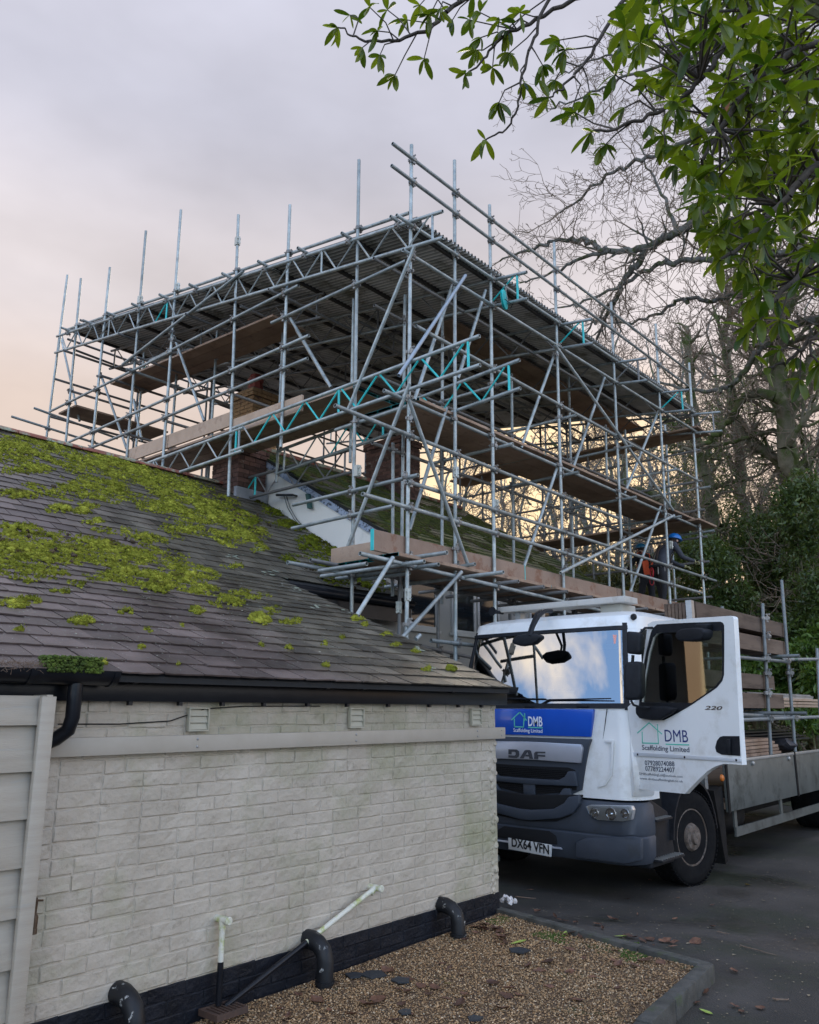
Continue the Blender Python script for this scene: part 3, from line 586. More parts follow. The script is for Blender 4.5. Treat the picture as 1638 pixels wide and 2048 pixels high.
def mosses():
    def field(patches, n, seed):
        # sample in roof coordinates so that cushions keep their real size
        X = RNG.uniform(1.0, 8.2, n); Vv = RNG.uniform(.02, L1+L2-.02, n)
        Yy = np.where(Vv <= L1, Y0r+Vv*cos(TH1), Y1r+(Vv-L1)*cos(P2)); Zz = np.where(Vv <= L1, Z0r+Vv*sin(TH1), Z1r+(Vv-L1)*sin(P2))
        P = np.stack([X, Yy, Zz], 1)-np.array(CAM); dz = P @ np.array(fw); px = 819+FPX*(P @ np.array(rt))/dz; py = 1024-FPX*(P @ np.array(up))/dz
        w = np.zeros(n)
        for cx, cy, rx, ry, s in patches: w = np.maximum(w, s*(1.25-((px-cx)/rx)**2-((py-cy)/ry)**2*1.0))
        nz = fbm(X*4.5, Vv*4.5, seed, 4)+.35*(fbm(X*16, Vv*16, seed+5, 2)-.5)
        k = (w > 0) & (nz*1.15+w*.42 > .74) & (X < np.where(Vv <= L1, 5.58+.38*Vv/L1, 8.2)); return X[k], Vv[k], np.clip((nz+w*.42-.73)*2.0, .05, 1)[k], px[k]
    def go(patches, n, seed, mt, label, smin, smax, sub=1):
        X, Vv, w, px = field(patches, n, seed)
        th = np.where(Vv <= L1, TH1, P2); Nn = np.stack([0*X, -np.sin(th), np.cos(th)], 1)
        Yy = np.where(Vv <= L1, Y0r+Vv*cos(TH1), Y1r+(Vv-L1)*cos(P2)); Zz = np.where(Vv <= L1, Z0r+Vv*sin(TH1), Z1r+(Vv-L1)*sin(P2))
        C = np.stack([X, Yy, Zz], 1)+Nn*.012; S = (smin+(smax-smin)*w*RNG.uniform(.3, 1, len(X)))
        C = C+Nn*(S*w*.6)[:, None]
        clumps('moss', C, Nn, S, mt, label, sub, flat=.7, jitter=.14)
        k = 9; CC = np.repeat(C, k, 0)+RNG.normal(0, 1, (len(C)*k, 3))*np.repeat(S, k)[:, None]*.42+np.repeat(Nn*(S*.45)[:, None], k, 0)
        tufts('moss_fronds', CC, np.repeat(Nn, k, 0), RNG.uniform(.006, .015, len(CC)), mt, label.replace('cushions of', 'fine fronds of'))
    go(MP, 62000, 31, moss_m, 'bright cushions of green moss on the near slate roof', .010, .042)
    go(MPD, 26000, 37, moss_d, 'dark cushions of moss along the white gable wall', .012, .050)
    # loose dead clods
    n = 500; X, Vv, w, px = field(MP[14:24]+[(480, 1030, 40, 16, 1), (700, 1165, 70, 14, 1), (590, 1215, 20, 10, 1)], 9000, 51)
    k = RNG.random(len(X)) < .12; X = X[k]; Vv = Vv[k]; th = np.where(Vv <= L1, TH1, P2); Nn = np.stack([0*X, -np.sin(th), np.cos(th)], 1)
    C = np.array([roofp(a, b, .03) for a, b in zip(X, Vv)]); 
    clumps('moss_clods', C, Nn, RNG.uniform(.012, .035, len(C)), mat('moss_dead', (.045, .03, .016), (.10, .065, .035), scale=30, rough=1, bump=1, bscale=200, island=.4), 'dead brown clods of moss lying on the green moss', 1, .8, jitter=.45)
    # moss block and twigs in the gutter end
    n = 3000; C = np.stack([RNG.uniform(1.79, 2.06, n), RNG.uniform(3.72, 3.83, n), RNG.uniform(1.765, 1.835, n)], 1); Nn = np.tile(np.array([[0, -.5, .86]]), (n, 1))
    clumps('moss', C, Nn, RNG.uniform(.004, .011, n), mat('gutter_moss', (.035, .06, .008), (.11, .16, .018), scale=20, rough=1, bump=1, bscale=200, island=.3), 'dark green block of moss in the near gutter end', 1, .8)
    S = []
    for i in range(260):
        c = Vector((random.uniform(1.5, 1.82), random.uniform(3.72, 3.84), random.uniform(1.765, 1.80))); d = Vector((random.uniform(-1, 1), random.uniform(-.6, .3), random.uniform(-.3, .8))).normalized()*random.uniform(.03, .09)
        S.append((*(c-d/2), *(c+d/2), .0012, .0007))
    o = segmesh('gutter_twigs', S, mat('dead_twig', (.14, .09, .06), (.25, .18, .13), scale=30, rough=.9), None); tag(o, 'heap of dead needles and twigs in the near gutter', kind='stuff')
    L_ = []
    for px, py, s in [(800, 1237, .05), (850, 1245, .06), (880, 1262, .04), (838, 1300, .05), (905, 1298, .05), (925, 1305, .04), (740, 1210, .05), (560, 1160, .05), (535, 1148, .05), (600, 1180, .04), (975, 1318, .04), (860, 1340, .04), (1005, 1345, .03), (700, 1225, .03), (640, 1215, .04), (520, 1100, .05), (470, 1115, .04)]:
        for _ in range(7):
            x, v = rooftouch(px+random.uniform(-16, 16), py+random.uniform(-4, 4))
            if x < xright(v)-.06: L_.append((roofp(x, v, .014), s*random.uniform(.3, .8)))
    clumps('lichen', np.array([tuple(p) for p, s in L_]), np.tile(np.array([[0, -sin(TH1), cos(TH1)]]), (len(L_), 1)), np.array([s for p, s in L_]), mat('lichen_grey', (.30, .33, .25), (.20, .22, .16), scale=25, rough=.95), 'flat pale grey-green lichen patches on the right of the slate roof', 2, .06, jitter=.3)
    # white flecks of lichen and droppings
    n = 3200; X = RNG.uniform(1.6, 6, n); Vv = RNG.uniform(.02, 3.4, n); k = X < 5.5+.38*Vv/L1; X = X[k]; Vv = Vv[k]; C = np.array([roofp(a, b, .0155) for a, b in zip(X, Vv)]); Nn = np.tile(np.array([[0, -sin(TH1), cos(TH1)]]), (len(C), 1))
    clumps('lichen', C, Nn, RNG.uniform(.0012, .0036, len(C))*(1+1.0*(RNG.random(len(C)) > .97)), mat('lichen_white', (.46, .47, .40), (.36, .38, .3), scale=30, rough=.9), 'pale flecks of lichen scattered over the slates', 1, .35)
mosses()
# ================================================================ main house
MH = thing('main_house', 'main house with white gable, mossy slate roof and brick chimneys', 'house', (11, 9, 0))
P3 = radians(31)
def house():
    wr = mat('white_render', (.80, .78, .72), (.84, .82, .76), scale=1.5, rough=.7, c3=(.6, .59, .53), c3t=(.55, .75), s3=1.5)
    e = onX(745, 1046, 8.27); rd = Vector((0, cos(P3), sin(P3)))
    def rz(y, h=0): return e.z+(y-e.y)*tan(P3)+h
    yr = 10.85; ye = 7.25; zr = rz(yr)
    # gable wall above the lower roof
    m = MB(); m.prism([(8.285, 7.62, 2.0), (8.285, yr+2.5, 2.0), (8.285, yr+2.5, rz(yr-2.5)-.16), (8.285, yr, zr-.16), (8.285, 7.62, rz(7.62)-.16)], (.25, 0, 0)); m.build('gable_wall', wr, MH)
    # barge board, blue-grey with worn dark grain
    bb = mat('barge_board', (.30, .36, .47), (.40, .46, .57), scale=2, rough=.6, stretch=(1, 1, 1), c3=(.03, .035, .05), c3t=(.52, .60), s3=22)
    m = MB(); m.prism([(8.25, ye, rz(ye)-.17), (8.25, yr, rz(yr)-.17), (8.25, yr, rz(yr)-.005), (8.25, ye, rz(ye)-.005)], (.03, 0, 0)); m.build('barge_board', bb, MH, bevel=.003)
    # roof
    sm = mat('far_slate', (.10, .085, .065), (.15, .125, .10), scale=3, rough=.75, island=.35, c3=(.05, .075, .014), c3t=(.40, .52), s3=1.3, bump=.6, bscale=40)
    m = MB(); m.prism([(8.23, ye, rz(ye)), (14.3, ye, rz(ye)), (14.3, yr, zr), (8.23, yr, zr)], (0, 0, -.05)); m.prism([(8.23, yr, zr), (14.3, yr, zr), (14.3, yr+3.4, zr-2.0), (8.23, yr+3.4, zr-2.0)], (0, 0, -.05)); m.build('roof_deck', MC['roof_felt'], MH)
    G = .2; Wd = .26; row = 0; v = 0; L = (yr-ye)/cos(P3); items = []; me = mesh_np('slate', [(0, 0, .016), (Wd-.006, 0, .016), (Wd-.006, G+.05, .003), (0, G+.05, .003), (0, 0, .006), (Wd-.006, 0, .006), (Wd-.006, G+.05, -.004), (0, G+.05, -.004)], [(0, 1, 2, 3), (4, 7, 6, 5), (0, 4, 5, 1), (1, 5, 6, 2), (2, 6, 7, 3), (3, 7, 4, 0)], sm)
    while v < L-.05:
        x = 8.22+(Wd/2 if row % 2 else 0)
        while x < 14.2:
            p = Vector((x, ye+v*cos(P3), rz(ye)+v*sin(P3)+.003+random.uniform(0, .004))); items.append((me, Matrix.Translation(p) @ Matrix.Rotation(P3, 4, 'X') @ Matrix.Rotation(random.uniform(-.01, .01), 4, 'Z'))); x += Wd
        v += G; row += 1
    items.sort(key=lambda t: (t[1].translation-CAM).length)
    for me_, M_ in items[:300]: link('slate', me_, MH, M_.translation, M_.to_euler())
    join_copies('upper_slates', items[300:], sm, MH)
    # moss on it
    n = 14000; X = RNG.uniform(8.3, 14.2, n); Vv = RNG.uniform(.05, L-.05, n); k = fbm(X*1.4+3, Vv*2.2, 61, 5)+.10*np.sin(Vv/L*3.1) > .56; X = X[k]; Vv = Vv[k]
    C = np.stack([X, ye+Vv*cos(P3), rz(ye)+Vv*sin(P3)+.015], 1); Nn = np.tile(np.array([[0, -sin(P3), cos(P3)]]), (len(X), 1))
    clumps('moss', C, Nn, RNG.uniform(.02, .06, len(X)), mat('moss_far', (.04, .052, .008), (.10, .115, .012), scale=3, rough=1, bump=1, bscale=120, island=.35, c3=(.06, .045, .02), c3t=(.5, .6), s3=3), 'olive moss covering the main house roof', 1, .5)
    m = MB(); m.box((8.3, yr-.1, zr-.03), (14.3, yr+.1, zr+.05)); m.build('ridge', MC['ridge_tile'], MH, bevel=.03)
    # long wall under the platform, with windows
    hw = mat('house_wall_paint', (.33, .31, .27), (.38, .36, .32), scale=2, rough=.8, bump=.3, bscale=14)
    wf = mat('window_frame_paint', (.50, .49, .46), rough=.5); gl = mat('window_glass_dark', (.012, .016, .02), rough=.06, spec=.8)
    m = MB(); m.box((8.3, 7.6, -.4), (14.2, 7.8, 3.75)); m.build('wall', hw, MH)
    bp = MC['black_plastic']; m = MB(); m.box((8.2, 7.27, 3.60), (14.35, 7.30, 3.78)); m.build('fascia', bp, MH); m = MB(); m.path([(8.2, 7.2, 3.72), (14.35, 7.2, 3.72)], .055, 10); m.build('gutter', bp, MH, smooth=True)
    for x0, x1 in ((8.75, 9.4), (9.75, 10.35), (10.4, 11.0), (11.9, 12.9)):
        z0, z1 = 2.72, 3.45; m = MB(); y = 7.56; t = .05
        for lo, hi in (((x0, y, z0), (x1, y+.04, z0+t)), ((x0, y, z1-t), (x1, y+.04, z1)), ((x0, y, z0+t+.001), (x0+t, y+.04, z1-t-.001)), ((x1-t, y, z0+t+.001), (x1, y+.04, z1-t-.001))): m.box(lo, hi)
        m.box((x0-.04, y-.03, z0-.045), (x1+.04, y+.04, z0-.002)); o = m.build('window', wf, MH, bevel=.003)
        m = MB(); m.box((x0+t-.005, y+.018, z0+t-.005), (x1-t+.005, y+.026, z1-t+.005)); m.build('pane', gl, o)
    m = MB(); 
    for i in range(4): m.box((9.72, 7.585, 2.34+i*.022), (9.94, 7.598, 2.352+i*.022))
    m.build('air_brick', bp, MH)
    # lead of the TV aerial brackets and wires on the gable
    dk = mat('dark_metal', (.05, .055, .055), (.09, .095, .09), scale=10, rough=.6, metal=.5)
    a = onX(553, 990, 8.2); b = onX(586, 990, 8.2); m = MB(); m.tube(a, b, .02, 8, hollow=False); m.tube(b, b+Vector((.09, 0, 0)), .015, 6, hollow=False); m.build('bracket', dk, MH)
    for q in (0, 5):
        P = [onX(568+q, 992, 8.24), onX(575+q, 1015, 8.24), onX(588+q, 1038, 8.24), onX(604+q, 1056, 8.24)]; m = MB(); m.path(P, .006, 5); m.build('cable', dk, MH)
    a = onX(622, 995, 8.22); b = onX(614, 1010, 8.22); m = MB(); m.obox((a+b)/2, (0, .03, .0), (.03, 0, 0), (0, .03, .12)); m.build('bracket', mat('green_bracket', (.04, .11, .10), rough=.6), MH)
house()
BR = [mat('chimney_brick_dark', (.085, .045, .034), (.15, .075, .055), scale=14, rough=.85, rand=.45, bump=.5, bscale=60, c3=(.20, .19, .15), c3t=(.60, .7), s3=7), mat('chimney_brick_yellow', (.46, .25, .10), (.52, .32, .16), scale=14, rough=.85, rand=.4, bump=.5, bscale=60, c3=(.18, .085, .05), c3t=(.55, .66), s3=4)]
def chimney(parent, x0, x1, y0, y1, z0, z1, bm_, label, caps=1, pot=None, mort=(.16, .14, .11), limit=150):
    mo = mat('mortar_%.2f' % mort[0], mort, rough=.95)
    m = MB(); m.box((x0+.012, y0+.012, z0), (x1-.012, y1-.012, z1)); c = m.build('chimney', mo, parent); c['label'] = label
    me1 = {}
    def bm2(L_, ax):
        k = (round(L_, 3), ax)
        if k not in me1:
            b = MB(); dx, dy = (L_, .03) if ax == 'x' else (.03, L_); b.box((0, 0, 0), (dx, dy, .065)); V = b.v; me = bpy.data.meshes.new('brick'); me.from_pydata(V, [], b.f); me.materials.append(bm_); me1[k] = me
        return me1[k]
    cnt = 0; k = 0; z = z0+.005; rest = []
    while z < z1-.03:
        o = .035 if (caps and z > z1-.24) else 0
        for ax, a0, a1, f in (('x', x0-o, x1+o, y0-o), ('y', y0-o+.031, y1+o, x0-o)):
            p = a0+(0 if k % 2 else -.11)
            while p < a1-.03:
                s = max(p, a0); L_ = min(.215, p+.215-s, a1-s)
                if L_ > .03:
                    loc = (s, f+random.uniform(-.002, .002), z) if ax == 'x' else (f+random.uniform(-.002, .002), s, z)
                    if cnt < limit: link('brick', bm2(L_, ax), c, loc); cnt += 1
                    else: rest.append((bm2(L_, ax), Matrix.Translation(loc)))
                p += .225
        z += .075; k += 1
    if rest: join_copies('lower_bricks', rest, bm_, c)
    if pot:
        b = MB(); cx, cy = (x0+x1)/2, (y0+y1)/2; b.lathe((cx, cy, z1-.02), (0, 0, 1), pot, 8); b.build('chimney_pot', mat('pot_clay', (.22, .045, .035), (.28, .065, .045), scale=10, rough=.6), c)
    return c
chimney(OB, 7.68, 8.24, 10.25, 10.95, 4.6, 5.75, BR[0], 'dark brick chimney with grey lead flashing on the outbuilding ridge', mort=(.07, .06, .05))
m = MB(); m.box((7.62, 10.19, 4.6), (8.25, 10.26, 5.02)); m.build('lead_flashing', mat('lead', (.22, .23, .25), (.30, .31, .33), scale=6, rough=.5), OB)
a = onX(463, 775, 9.0); b = onX(533, 775, 9.0); cz = onX(507, 772, 9.0).z
chimney(MH, 9.0, 9.6, onX(506, 800, 9.0).y, onX(463, 800, 9.0).y, 5.4, cz, BR[1], 'yellow brick chimney with a red clay pot', pot=[(.13, 0), (.17, .02), (.15, .14), (.13, .25), (.15, .27), (.16, .33), (.12, .36), (.11, .42)])
pc = onY(800, 900, 10.3)
chimney(MH, pc.x, onY(840, 900, 10.3).x, 10.3, onX(731, 900, pc.x).y, 4.9, onX(768, 878, pc.x).z, BR[0], 'broad dark brick chimney with a corbelled top, seen through the scaffold', limit=280, mort=(.13, .12, .10))
# ================================================================ scaffold
XS, YS = 6.95, 6.0
SF = thing('scaffold', 'tube and board scaffold with a sloping corrugated roof over the house', 'scaffold', (XS, YS, -.19))
galv = mat('galvanised_tube', (.22, .25, .245), (.42, .45, .435), scale=7, rough=.42, metal=.35, rand=.22, c3=(.20, .20, .19), c3t=(.58, .7), s3=9, bump=.15, bscale=60)
galvd = mat('weathered_tube', (.16, .16, .155), (.24, .235, .225), scale=7, rough=.55, metal=.3, rand=.25, c3=(.13, .085, .06), c3t=(.6, .72), s3=7)
teal = mat('teal_paint', (.015, .42, .42), (.03, .55, .54), scale=9, rough=.45, rand=.12, c3=(.30, .33, .33), c3t=(.66, .74), s3=12)
coup = mat('coupler_steel', (.19, .18, .165), (.33, .32, .30), scale=24, rough=.5, metal=.5, rand=.3, c3=(.14, .08, .05), c3t=(.6, .7), s3=20)
boardm = mat('scaffold_board_wood', (.26, .165, .11), (.38, .26, .18), scale=2.5, rough=.8, stretch=(1, 1, 1), rand=.22, bump=.4, bscale=30, c3=(.12, .07, .045), c3t=(.55, .72), s3=4)
boardl = mat('toe_board_wood', (.36, .245, .165), (.46, .33, .235), scale=3, rough=.75, rand=.14, bump=.4, bscale=30, c3=(.22, .13, .085), c3t=(.56, .70), s3=3)
R_ = .02415
TUBES = []   # (kind, p, q)
def tube(name, p, q, m=galv, r=R_, n=10, parent=None):
    b = MB(); b.tube(p, q, r, n); o = b.build(name, m, parent or SF, smooth=True); TUBES.append((name, Vector(p), Vector(q))); return o
# ---- standards (uprights): top pixel, bottom pixel (or None = down to the ground)
def gz(p): return Vector((p.x, p.y, -.19))
def std(P, a, b, ground=True, mt=galv):
    p, q = P(*a), P(*b)
    x, y = (p.x+q.x)/2, (p.y+q.y)/2
    lean = (p-q); lean.z = 0; p = Vector((p.x, p.y, p.z)); q = Vector((q.x, q.y, q.z))
    if ground:
        d = (p-q)/(p.z-q.z); q = q+d*(-.19-q.z) if q.z > -.1 else q
    tube('standard', q, p, mt)
    return p, q
LX = lambda a, b: onX(a, b, XS); RY = lambda a, b: onY(a, b, YS)
LY = []; RX = []
for t, b in [((718, 320), (703, 1230)), ((580, 410), (563, 860)), ((477, 430), (458, 960)), ((362, 420), (325, 935)), ((292, 462), (253, 920)), ((220, 535), (183, 905)), ((162, 557), (132, 880)), ((135, 550), (93, 875))]:
    p, q = LX(*t), LX(*b); hz = roofp(0, L1+L2).z
    e = 4.2 if q.y > 10.5 else (q.z-.25 if q.y > 7.5 else -.19)
    d = (p-q)/(p.z-q.z); tube('standard', q+d*(e-q.z), p); LY.append((p.y+q.y)/2)
p, q = RY(823, 290), RY(813, 1275); d = (p-q)/(p.z-q.z); tube('standard', q+d*(-.19-q.z), p)
for t, b in [((909, 321), (911, 1310)), ((979, 410), (990, 1245)), ((1108, 485), (1128, 1200)), ((1222, 605), (1248, 1200)), ((1311, 648), (1340, 1200)), ((1378, 726), (1410, 1218))]:
    p, q = RY(*t), RY(*b); d = (p-q)/(p.z-q.z); tube('standard', q+d*(-.19-q.z), p); RX.append((p.x+q.x)/2)
# inner rows
YI = 6.95; XI = 7.85
RI = lambda a, b: onY(a, b, YI)
for t, b in [((810, 590), (803, 1066)), ((786, 886), (786, 1063)), ((885, 585), (883, 1087)), ((1023, 750), (1026, 1130)), ((1137, 735), (1145, 1155)), ((1211, 850), (1216, 1175)), ((1250, 860), (1257, 1185)), ((1330, 850), (1345, 1190))]:
    p, q = RI(*t), RI(*b); tube('inner_standard', (q.x, q.y, 3.0 if q.x < 14 else -.19), p)
for y, z0, z1 in ((7.9, 5.0, 7.55), (9.5, 5.0, 7.9), (11.3, 5.4, 8.1), (12.5, 5.2, 8.2), (13.7, 5.0, 8.4), (15.4, 5.2, 8.6)):
    tube('inner_standard', (XI, y, z0), (XI, y, z1))
# far corner and back rows
XB = 15.8; YB = 15.3
for y in (8.4, 9.6, 11.3, 12.6, 13.9, YB): tube('back_standard', (XB, y, -.19), (XB, y, 8.7+.145*(y-8)+random.uniform(0, .5)), galvd)
for x in (8.7, 10.45, 12.4, 14.2): tube('back_standard', (x, YB, -.19), (x, YB, 9.3+random.uniform(0, .3)), galvd)
for x in (9.6, 11.4, 13.3): tube('back_standard', (x, 13.9, 3.0), (x, 13.9, 8.4), galvd)
tube('back_standard', (14.9, 8.4, 3.0), (14.9, 8.4, 7.9), galvd); tube('back_standard', (14.9, 11.3, 3.0), (14.9, 11.3, 8.2), galvd)
# ---- tubes lying in the left face (plane X = const)
def lt(name, a, b, x=XS-.05, m=galv): return tube(name, onX(*a, x), onX(*b, x), m)
def rtb(name, a, b, y=YS-.05, m=galv): return tube(name, onY(*a, y), onY(*b, y), m)
lt('ridge_rail', (818, 426), (490, 538), XS+.05); lt('ridge_rail', (505, 533), (132, 660), XS+.05)
lt('ledger', (812, 522), (543, 646)); lt('ledger', (597, 571), (300, 722)); lt('ledger', (345, 702), (100, 823))
lt('guard_rail', (618, 671), (136, 885)); lt('guard_rail', (615, 717), (160, 905)); 
lt('brace', (487, 542), (245, 729), XS-.1); lt('brace', (829, 493), (694, 825), XS-.1); lt('brace', (819, 767), (691, 1106), XS-.1)
for a, b in [((348, 672), (408, 842)), ((201, 747), (253, 897)), ((123, 678), (159, 842)), ((267, 799), (284, 883)), ((581, 637), (662, 775)), ((593, 660), (655, 765))]: lt('brace', a, b, XS+.3)
lt('guard_rail', (586, 1010), (836, 950)); lt('guard_rail', (584, 1057), (786, 1012))
lt('transom', (671, 860), (815, 812), XS+.05)
# tubes running away along X on the left face
def ax(name, a, b, y, m=galv): return tube(name, onY(*a, y), onY(*b, y), m)
ax('ledger', (253, 738), (467, 813), 12.4)
ax('ledger', (23, 833), (330, 930), 15.45, galv); ax('ledger', (68, 816), (235, 877), 15.35, galv)
for a, b, y in [((135, 678), (480, 800), 15.3), ((150, 700), (600, 870), 15.3), ((160, 640), (470, 750), 15.2)]: ax('ledger', a, b, y, galvd)
# ---- tubes along the right face (plane Y = const)
rtb('guard_rail', (785, 287), (1380, 744)); rtb('guard_rail', (783, 331), (1376, 772))
rtb('ledger', (793, 430), (1400, 832)); rtb('ledger', (806, 500), (1400, 868)); rtb('ledger', (832, 652), (1397, 962))
rtb('ledger', (768, 781), (1399, 1056), YS+.05); rtb('ledger', (670, 811), (1235, 1036), YS-.05)
rtb('guard_rail', (815, 963), (1432, 1162)); rtb('guard_rail', (725, 988), (1403, 1186))
rtb('ledger', (720, 1107), (1260, 1235)); rtb('ledger', (621, 1120), (1250, 1252), YI+.0, galvd)
rtb('ledger', (862, 1281), (1010, 1298)); rtb('ledger', (840, 1292), (1010, 1330), YI, galvd)
rtb('brace', (905, 571), (829, 800), YS+.05); rtb('brace', (893, 816), (819, 1060), YS+.05)
rtb('brace', (931, 551), (798, 751), YS-.1, mat('blue_grey_tube', (.25, .30, .35), (.36, .41, .46), scale=9, rough=.4, metal=.3))
rtb('brace', (818, 800), (935, 1127), YS-.1)
for a, b in [((971, 581), (916, 757)), ((1110, 706), (1042, 896)), ((1211, 750), (1143, 945)), ((1317, 822), (1249, 987)), ((1114, 936), (1048, 1133)), ((1321, 1012), (1260, 1185))]: rtb('brace', a, b, YS+.06)
rtb('brace', (1110, 690), (1346, 1020), YS-.1); rtb('brace', (1348, 1031), (1121, 1146), YS-.1)
rtb('brace', (786, 1115), (712, 1234), YS-.1); rtb('brace', (923, 1144), (800, 1280), YS-.12)
rtb('transom', (840, 1270), (832, 1278), 5.9)
# inner and back ledgers
for z in (4.95, 5.9, 6.9): tube('inner_ledger', (7.3, YI, z), (15.7, YI, z), galvd)
tube('inner_ledger', (8.2, 8.35, 7.55), (15.9, 8.35, 7.55), galvd)
for z in (3.75, 4.45, 4.95, 5.5, 6.1, 6.75, 7.5):
    tube('back_ledger', (XB+.05, 5.9, z), (XB+.05, YB+.2, z), galvd)
for z in (4.9, 5.5, 6.2, 7.0, 7.8): tube('back_ledger', (6.9, YB+.05, z+.2), (XB, YB+.05, z+.2), galvd)
for z in (5.6, 6.6, 7.4): tube('back_ledger', (9.4, 13.9, z), (XB, 13.9, z), galvd)
for y in (9.5, 11.3, 12.4, 13.65, 14.8):
    tube('inner_ledger', (XS, y+.06, 6.2), (XI+.4, y+.06, 6.2), galvd); tube('inner_ledger', (XS, y-.06, 7.6), (XI+.5, y-.06, 7.6), galvd)
for y in (8.4, 11.3, 13.9):
    tube('back_brace', (XB-.06, y, 3.4), (XB-.06, y+1.3, 5.6), galvd); tube('back_brace', (XB-.06, y, 7.6), (XB-.06, y+1.2, 5.6), galvd)
for x in (8.7, 10.45, 12.37, 14.2, 15.8):
    for z in (5.05, 5.95): tube('transom', (x+.06, 5.75, z+.0), (x+.06, 7.2, z), galv)
# ---- roof: sloping ladder beams, purlins, sheets
def rfz(y): return 7.47+(y-5.44)*(8.90-7.47)/(15.12-5.44)
def lattice(name, x, y0, y1, zt0, zt1, dep, m1=galv, lace=lambda y: galv, pitch=.62, endc=None):
    """ladder beam: two chords, zig-zag lacing and end posts; runs along Y"""
    b = MB(); b.tube((x, y0, zt0), (x, y1, zt1), R_, 10); b.tube((x, y0, zt0-dep), (x, y1, zt1-dep), R_, 10)
    o = b.build(name, m1, SF, smooth=True)
    n = max(2, int(round((y1-y0-.5)/pitch))); zt = lambda y: zt0+(y-y0)*(zt1-zt0)/(y1-y0)
    ys = y0+.16; st = (y1-y0-.4)/n
    for e in (ys, y1-.16):
        b = MB(); b.tube((x, e, zt(e)-dep+.02), (x, e, zt(e)-.02), .017, 6, hollow=False); b.build('end_post', endc or lace(e), o, smooth=True)
    for i in range(n):
        a = ys+.06+st*i; c = a+st*.5; d = a+st*.92
        for u, v, w, q in ((a, zt(a)-.02, c, zt(c)-dep+.02), (c+.03, zt(c)-dep+.02, d, zt(d)-.02)):
            b = MB(); b.tube((x, u, v), (x, w, q), .0125, 5, hollow=False); b.build('lacing_bar', lace(u), o, smooth=True)
        if i % 3 == 2 and i < n-1:
            e = a+st*.99; b = MB(); b.tube((x, e, zt(e)-dep+.02), (x, e, zt(e)-.02), .017, 5, hollow=False); b.build('post', lace(e), o, smooth=True)
    return o
lattice('roof_beam', XS-.06, 5.44, 15.45, rfz(5.44), rfz(15.45), .36, lace=lambda y: (teal if 11.2 < y < 11.6 else galv))
for i, (x, c) in enumerate([(8.72, teal), (10.55, teal), (12.45, None), (14.3, teal), (15.85, None)]):
    lattice('roof_beam', x, 5.42, 15.3, rfz(5.42)-.02, rfz(15.3)-.02, .40, m1=galv if i < 5 else galvd, lace=(lambda y, c=c: (c if (c and y < 5.75) else galvd)), pitch=.85, endc=c)
for x in (7.9, 9.7): lattice('roof_beam', x, 8.6, 15.1, rfz(8.6)-.02, rfz(15.1)-.02, .40, m1=galvd, lace=lambda y: galvd, pitch=.95)
pm = mat('purlin_wood', (.045, .04, .036), (.075, .068, .06), scale=5, rough=.8)
for k in range(11):
    y = 6.15+k*.88; b = MB(); z = rfz(y)+.03; b.box((7.0, y-.022, z), (15.7, y+.022, z+.048)); b.build('purlin', pm, SF)
for k in range(5): y = 6.5+k*2.1; tube('roof_ledger', (6.8, y, rfz(y)-.42), (15.9, y, rfz(y)-.42), galvd)
def rib_shade(m):
    """shade put into the sheet colour, darker up in the troughs between ribs"""
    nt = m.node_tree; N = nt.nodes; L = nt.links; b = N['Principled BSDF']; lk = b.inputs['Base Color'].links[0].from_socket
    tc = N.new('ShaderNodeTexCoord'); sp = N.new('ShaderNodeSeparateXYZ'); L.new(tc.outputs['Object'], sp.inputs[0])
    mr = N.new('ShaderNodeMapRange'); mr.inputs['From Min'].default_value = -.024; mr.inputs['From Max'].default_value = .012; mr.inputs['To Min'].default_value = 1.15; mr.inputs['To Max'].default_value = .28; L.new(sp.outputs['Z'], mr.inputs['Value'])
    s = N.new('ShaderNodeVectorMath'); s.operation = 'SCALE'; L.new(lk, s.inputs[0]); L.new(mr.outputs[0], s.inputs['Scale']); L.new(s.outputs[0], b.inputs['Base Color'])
def sheets():
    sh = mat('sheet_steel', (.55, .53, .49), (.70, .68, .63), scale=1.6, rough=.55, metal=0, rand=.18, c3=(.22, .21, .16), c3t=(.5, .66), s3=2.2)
    rib_shade(sh)  # trough shade painted into the steel colour so the corrugation reads from below
    Wd, Ln, p, dp = .70, 3.12, .0762, .052; n = int(Wd/p)
    V = []; k = 0; xs = []
    for i in range(n*6+1):
        x = i*p/6; z = dp*.5*sin(2*pi*i/6)
        for y in (0, Ln): V += [(x, y, z+.0006)]
    m1 = len(V)//2; F = [(2*i, 2*i+2, 2*i+3, 2*i+1) for i in range(m1-1)]
    V2 = [(x, y, z-.0014) for x, y, z in V]; b = len(V); F += [(2*i+b, 2*i+1+b, 2*i+3+b, 2*i+2+b) for i in range(m1-1)]
    F += [(2*i, 2*i+b, 2*i+2+b, 2*i+2) for i in range(m1-1)]+[(2*i+1, 2*i+3, 2*i+3+b, 2*i+1+b) for i in range(m1-1)]
    me = mesh_np('corrugated_sheet', V+V2, F, sh, False)
    w = (n)*p; a = atan2(8.90-7.47, 15.12-5.44)
    for j in range(3):
        for i in range(int((15.75-6.98)/w)+1):
            y = 5.93+j*3.06; x = 6.98+i*w
            if x+w > 15.95: continue
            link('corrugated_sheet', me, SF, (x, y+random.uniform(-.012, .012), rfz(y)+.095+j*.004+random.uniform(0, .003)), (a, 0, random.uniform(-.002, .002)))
sheets()
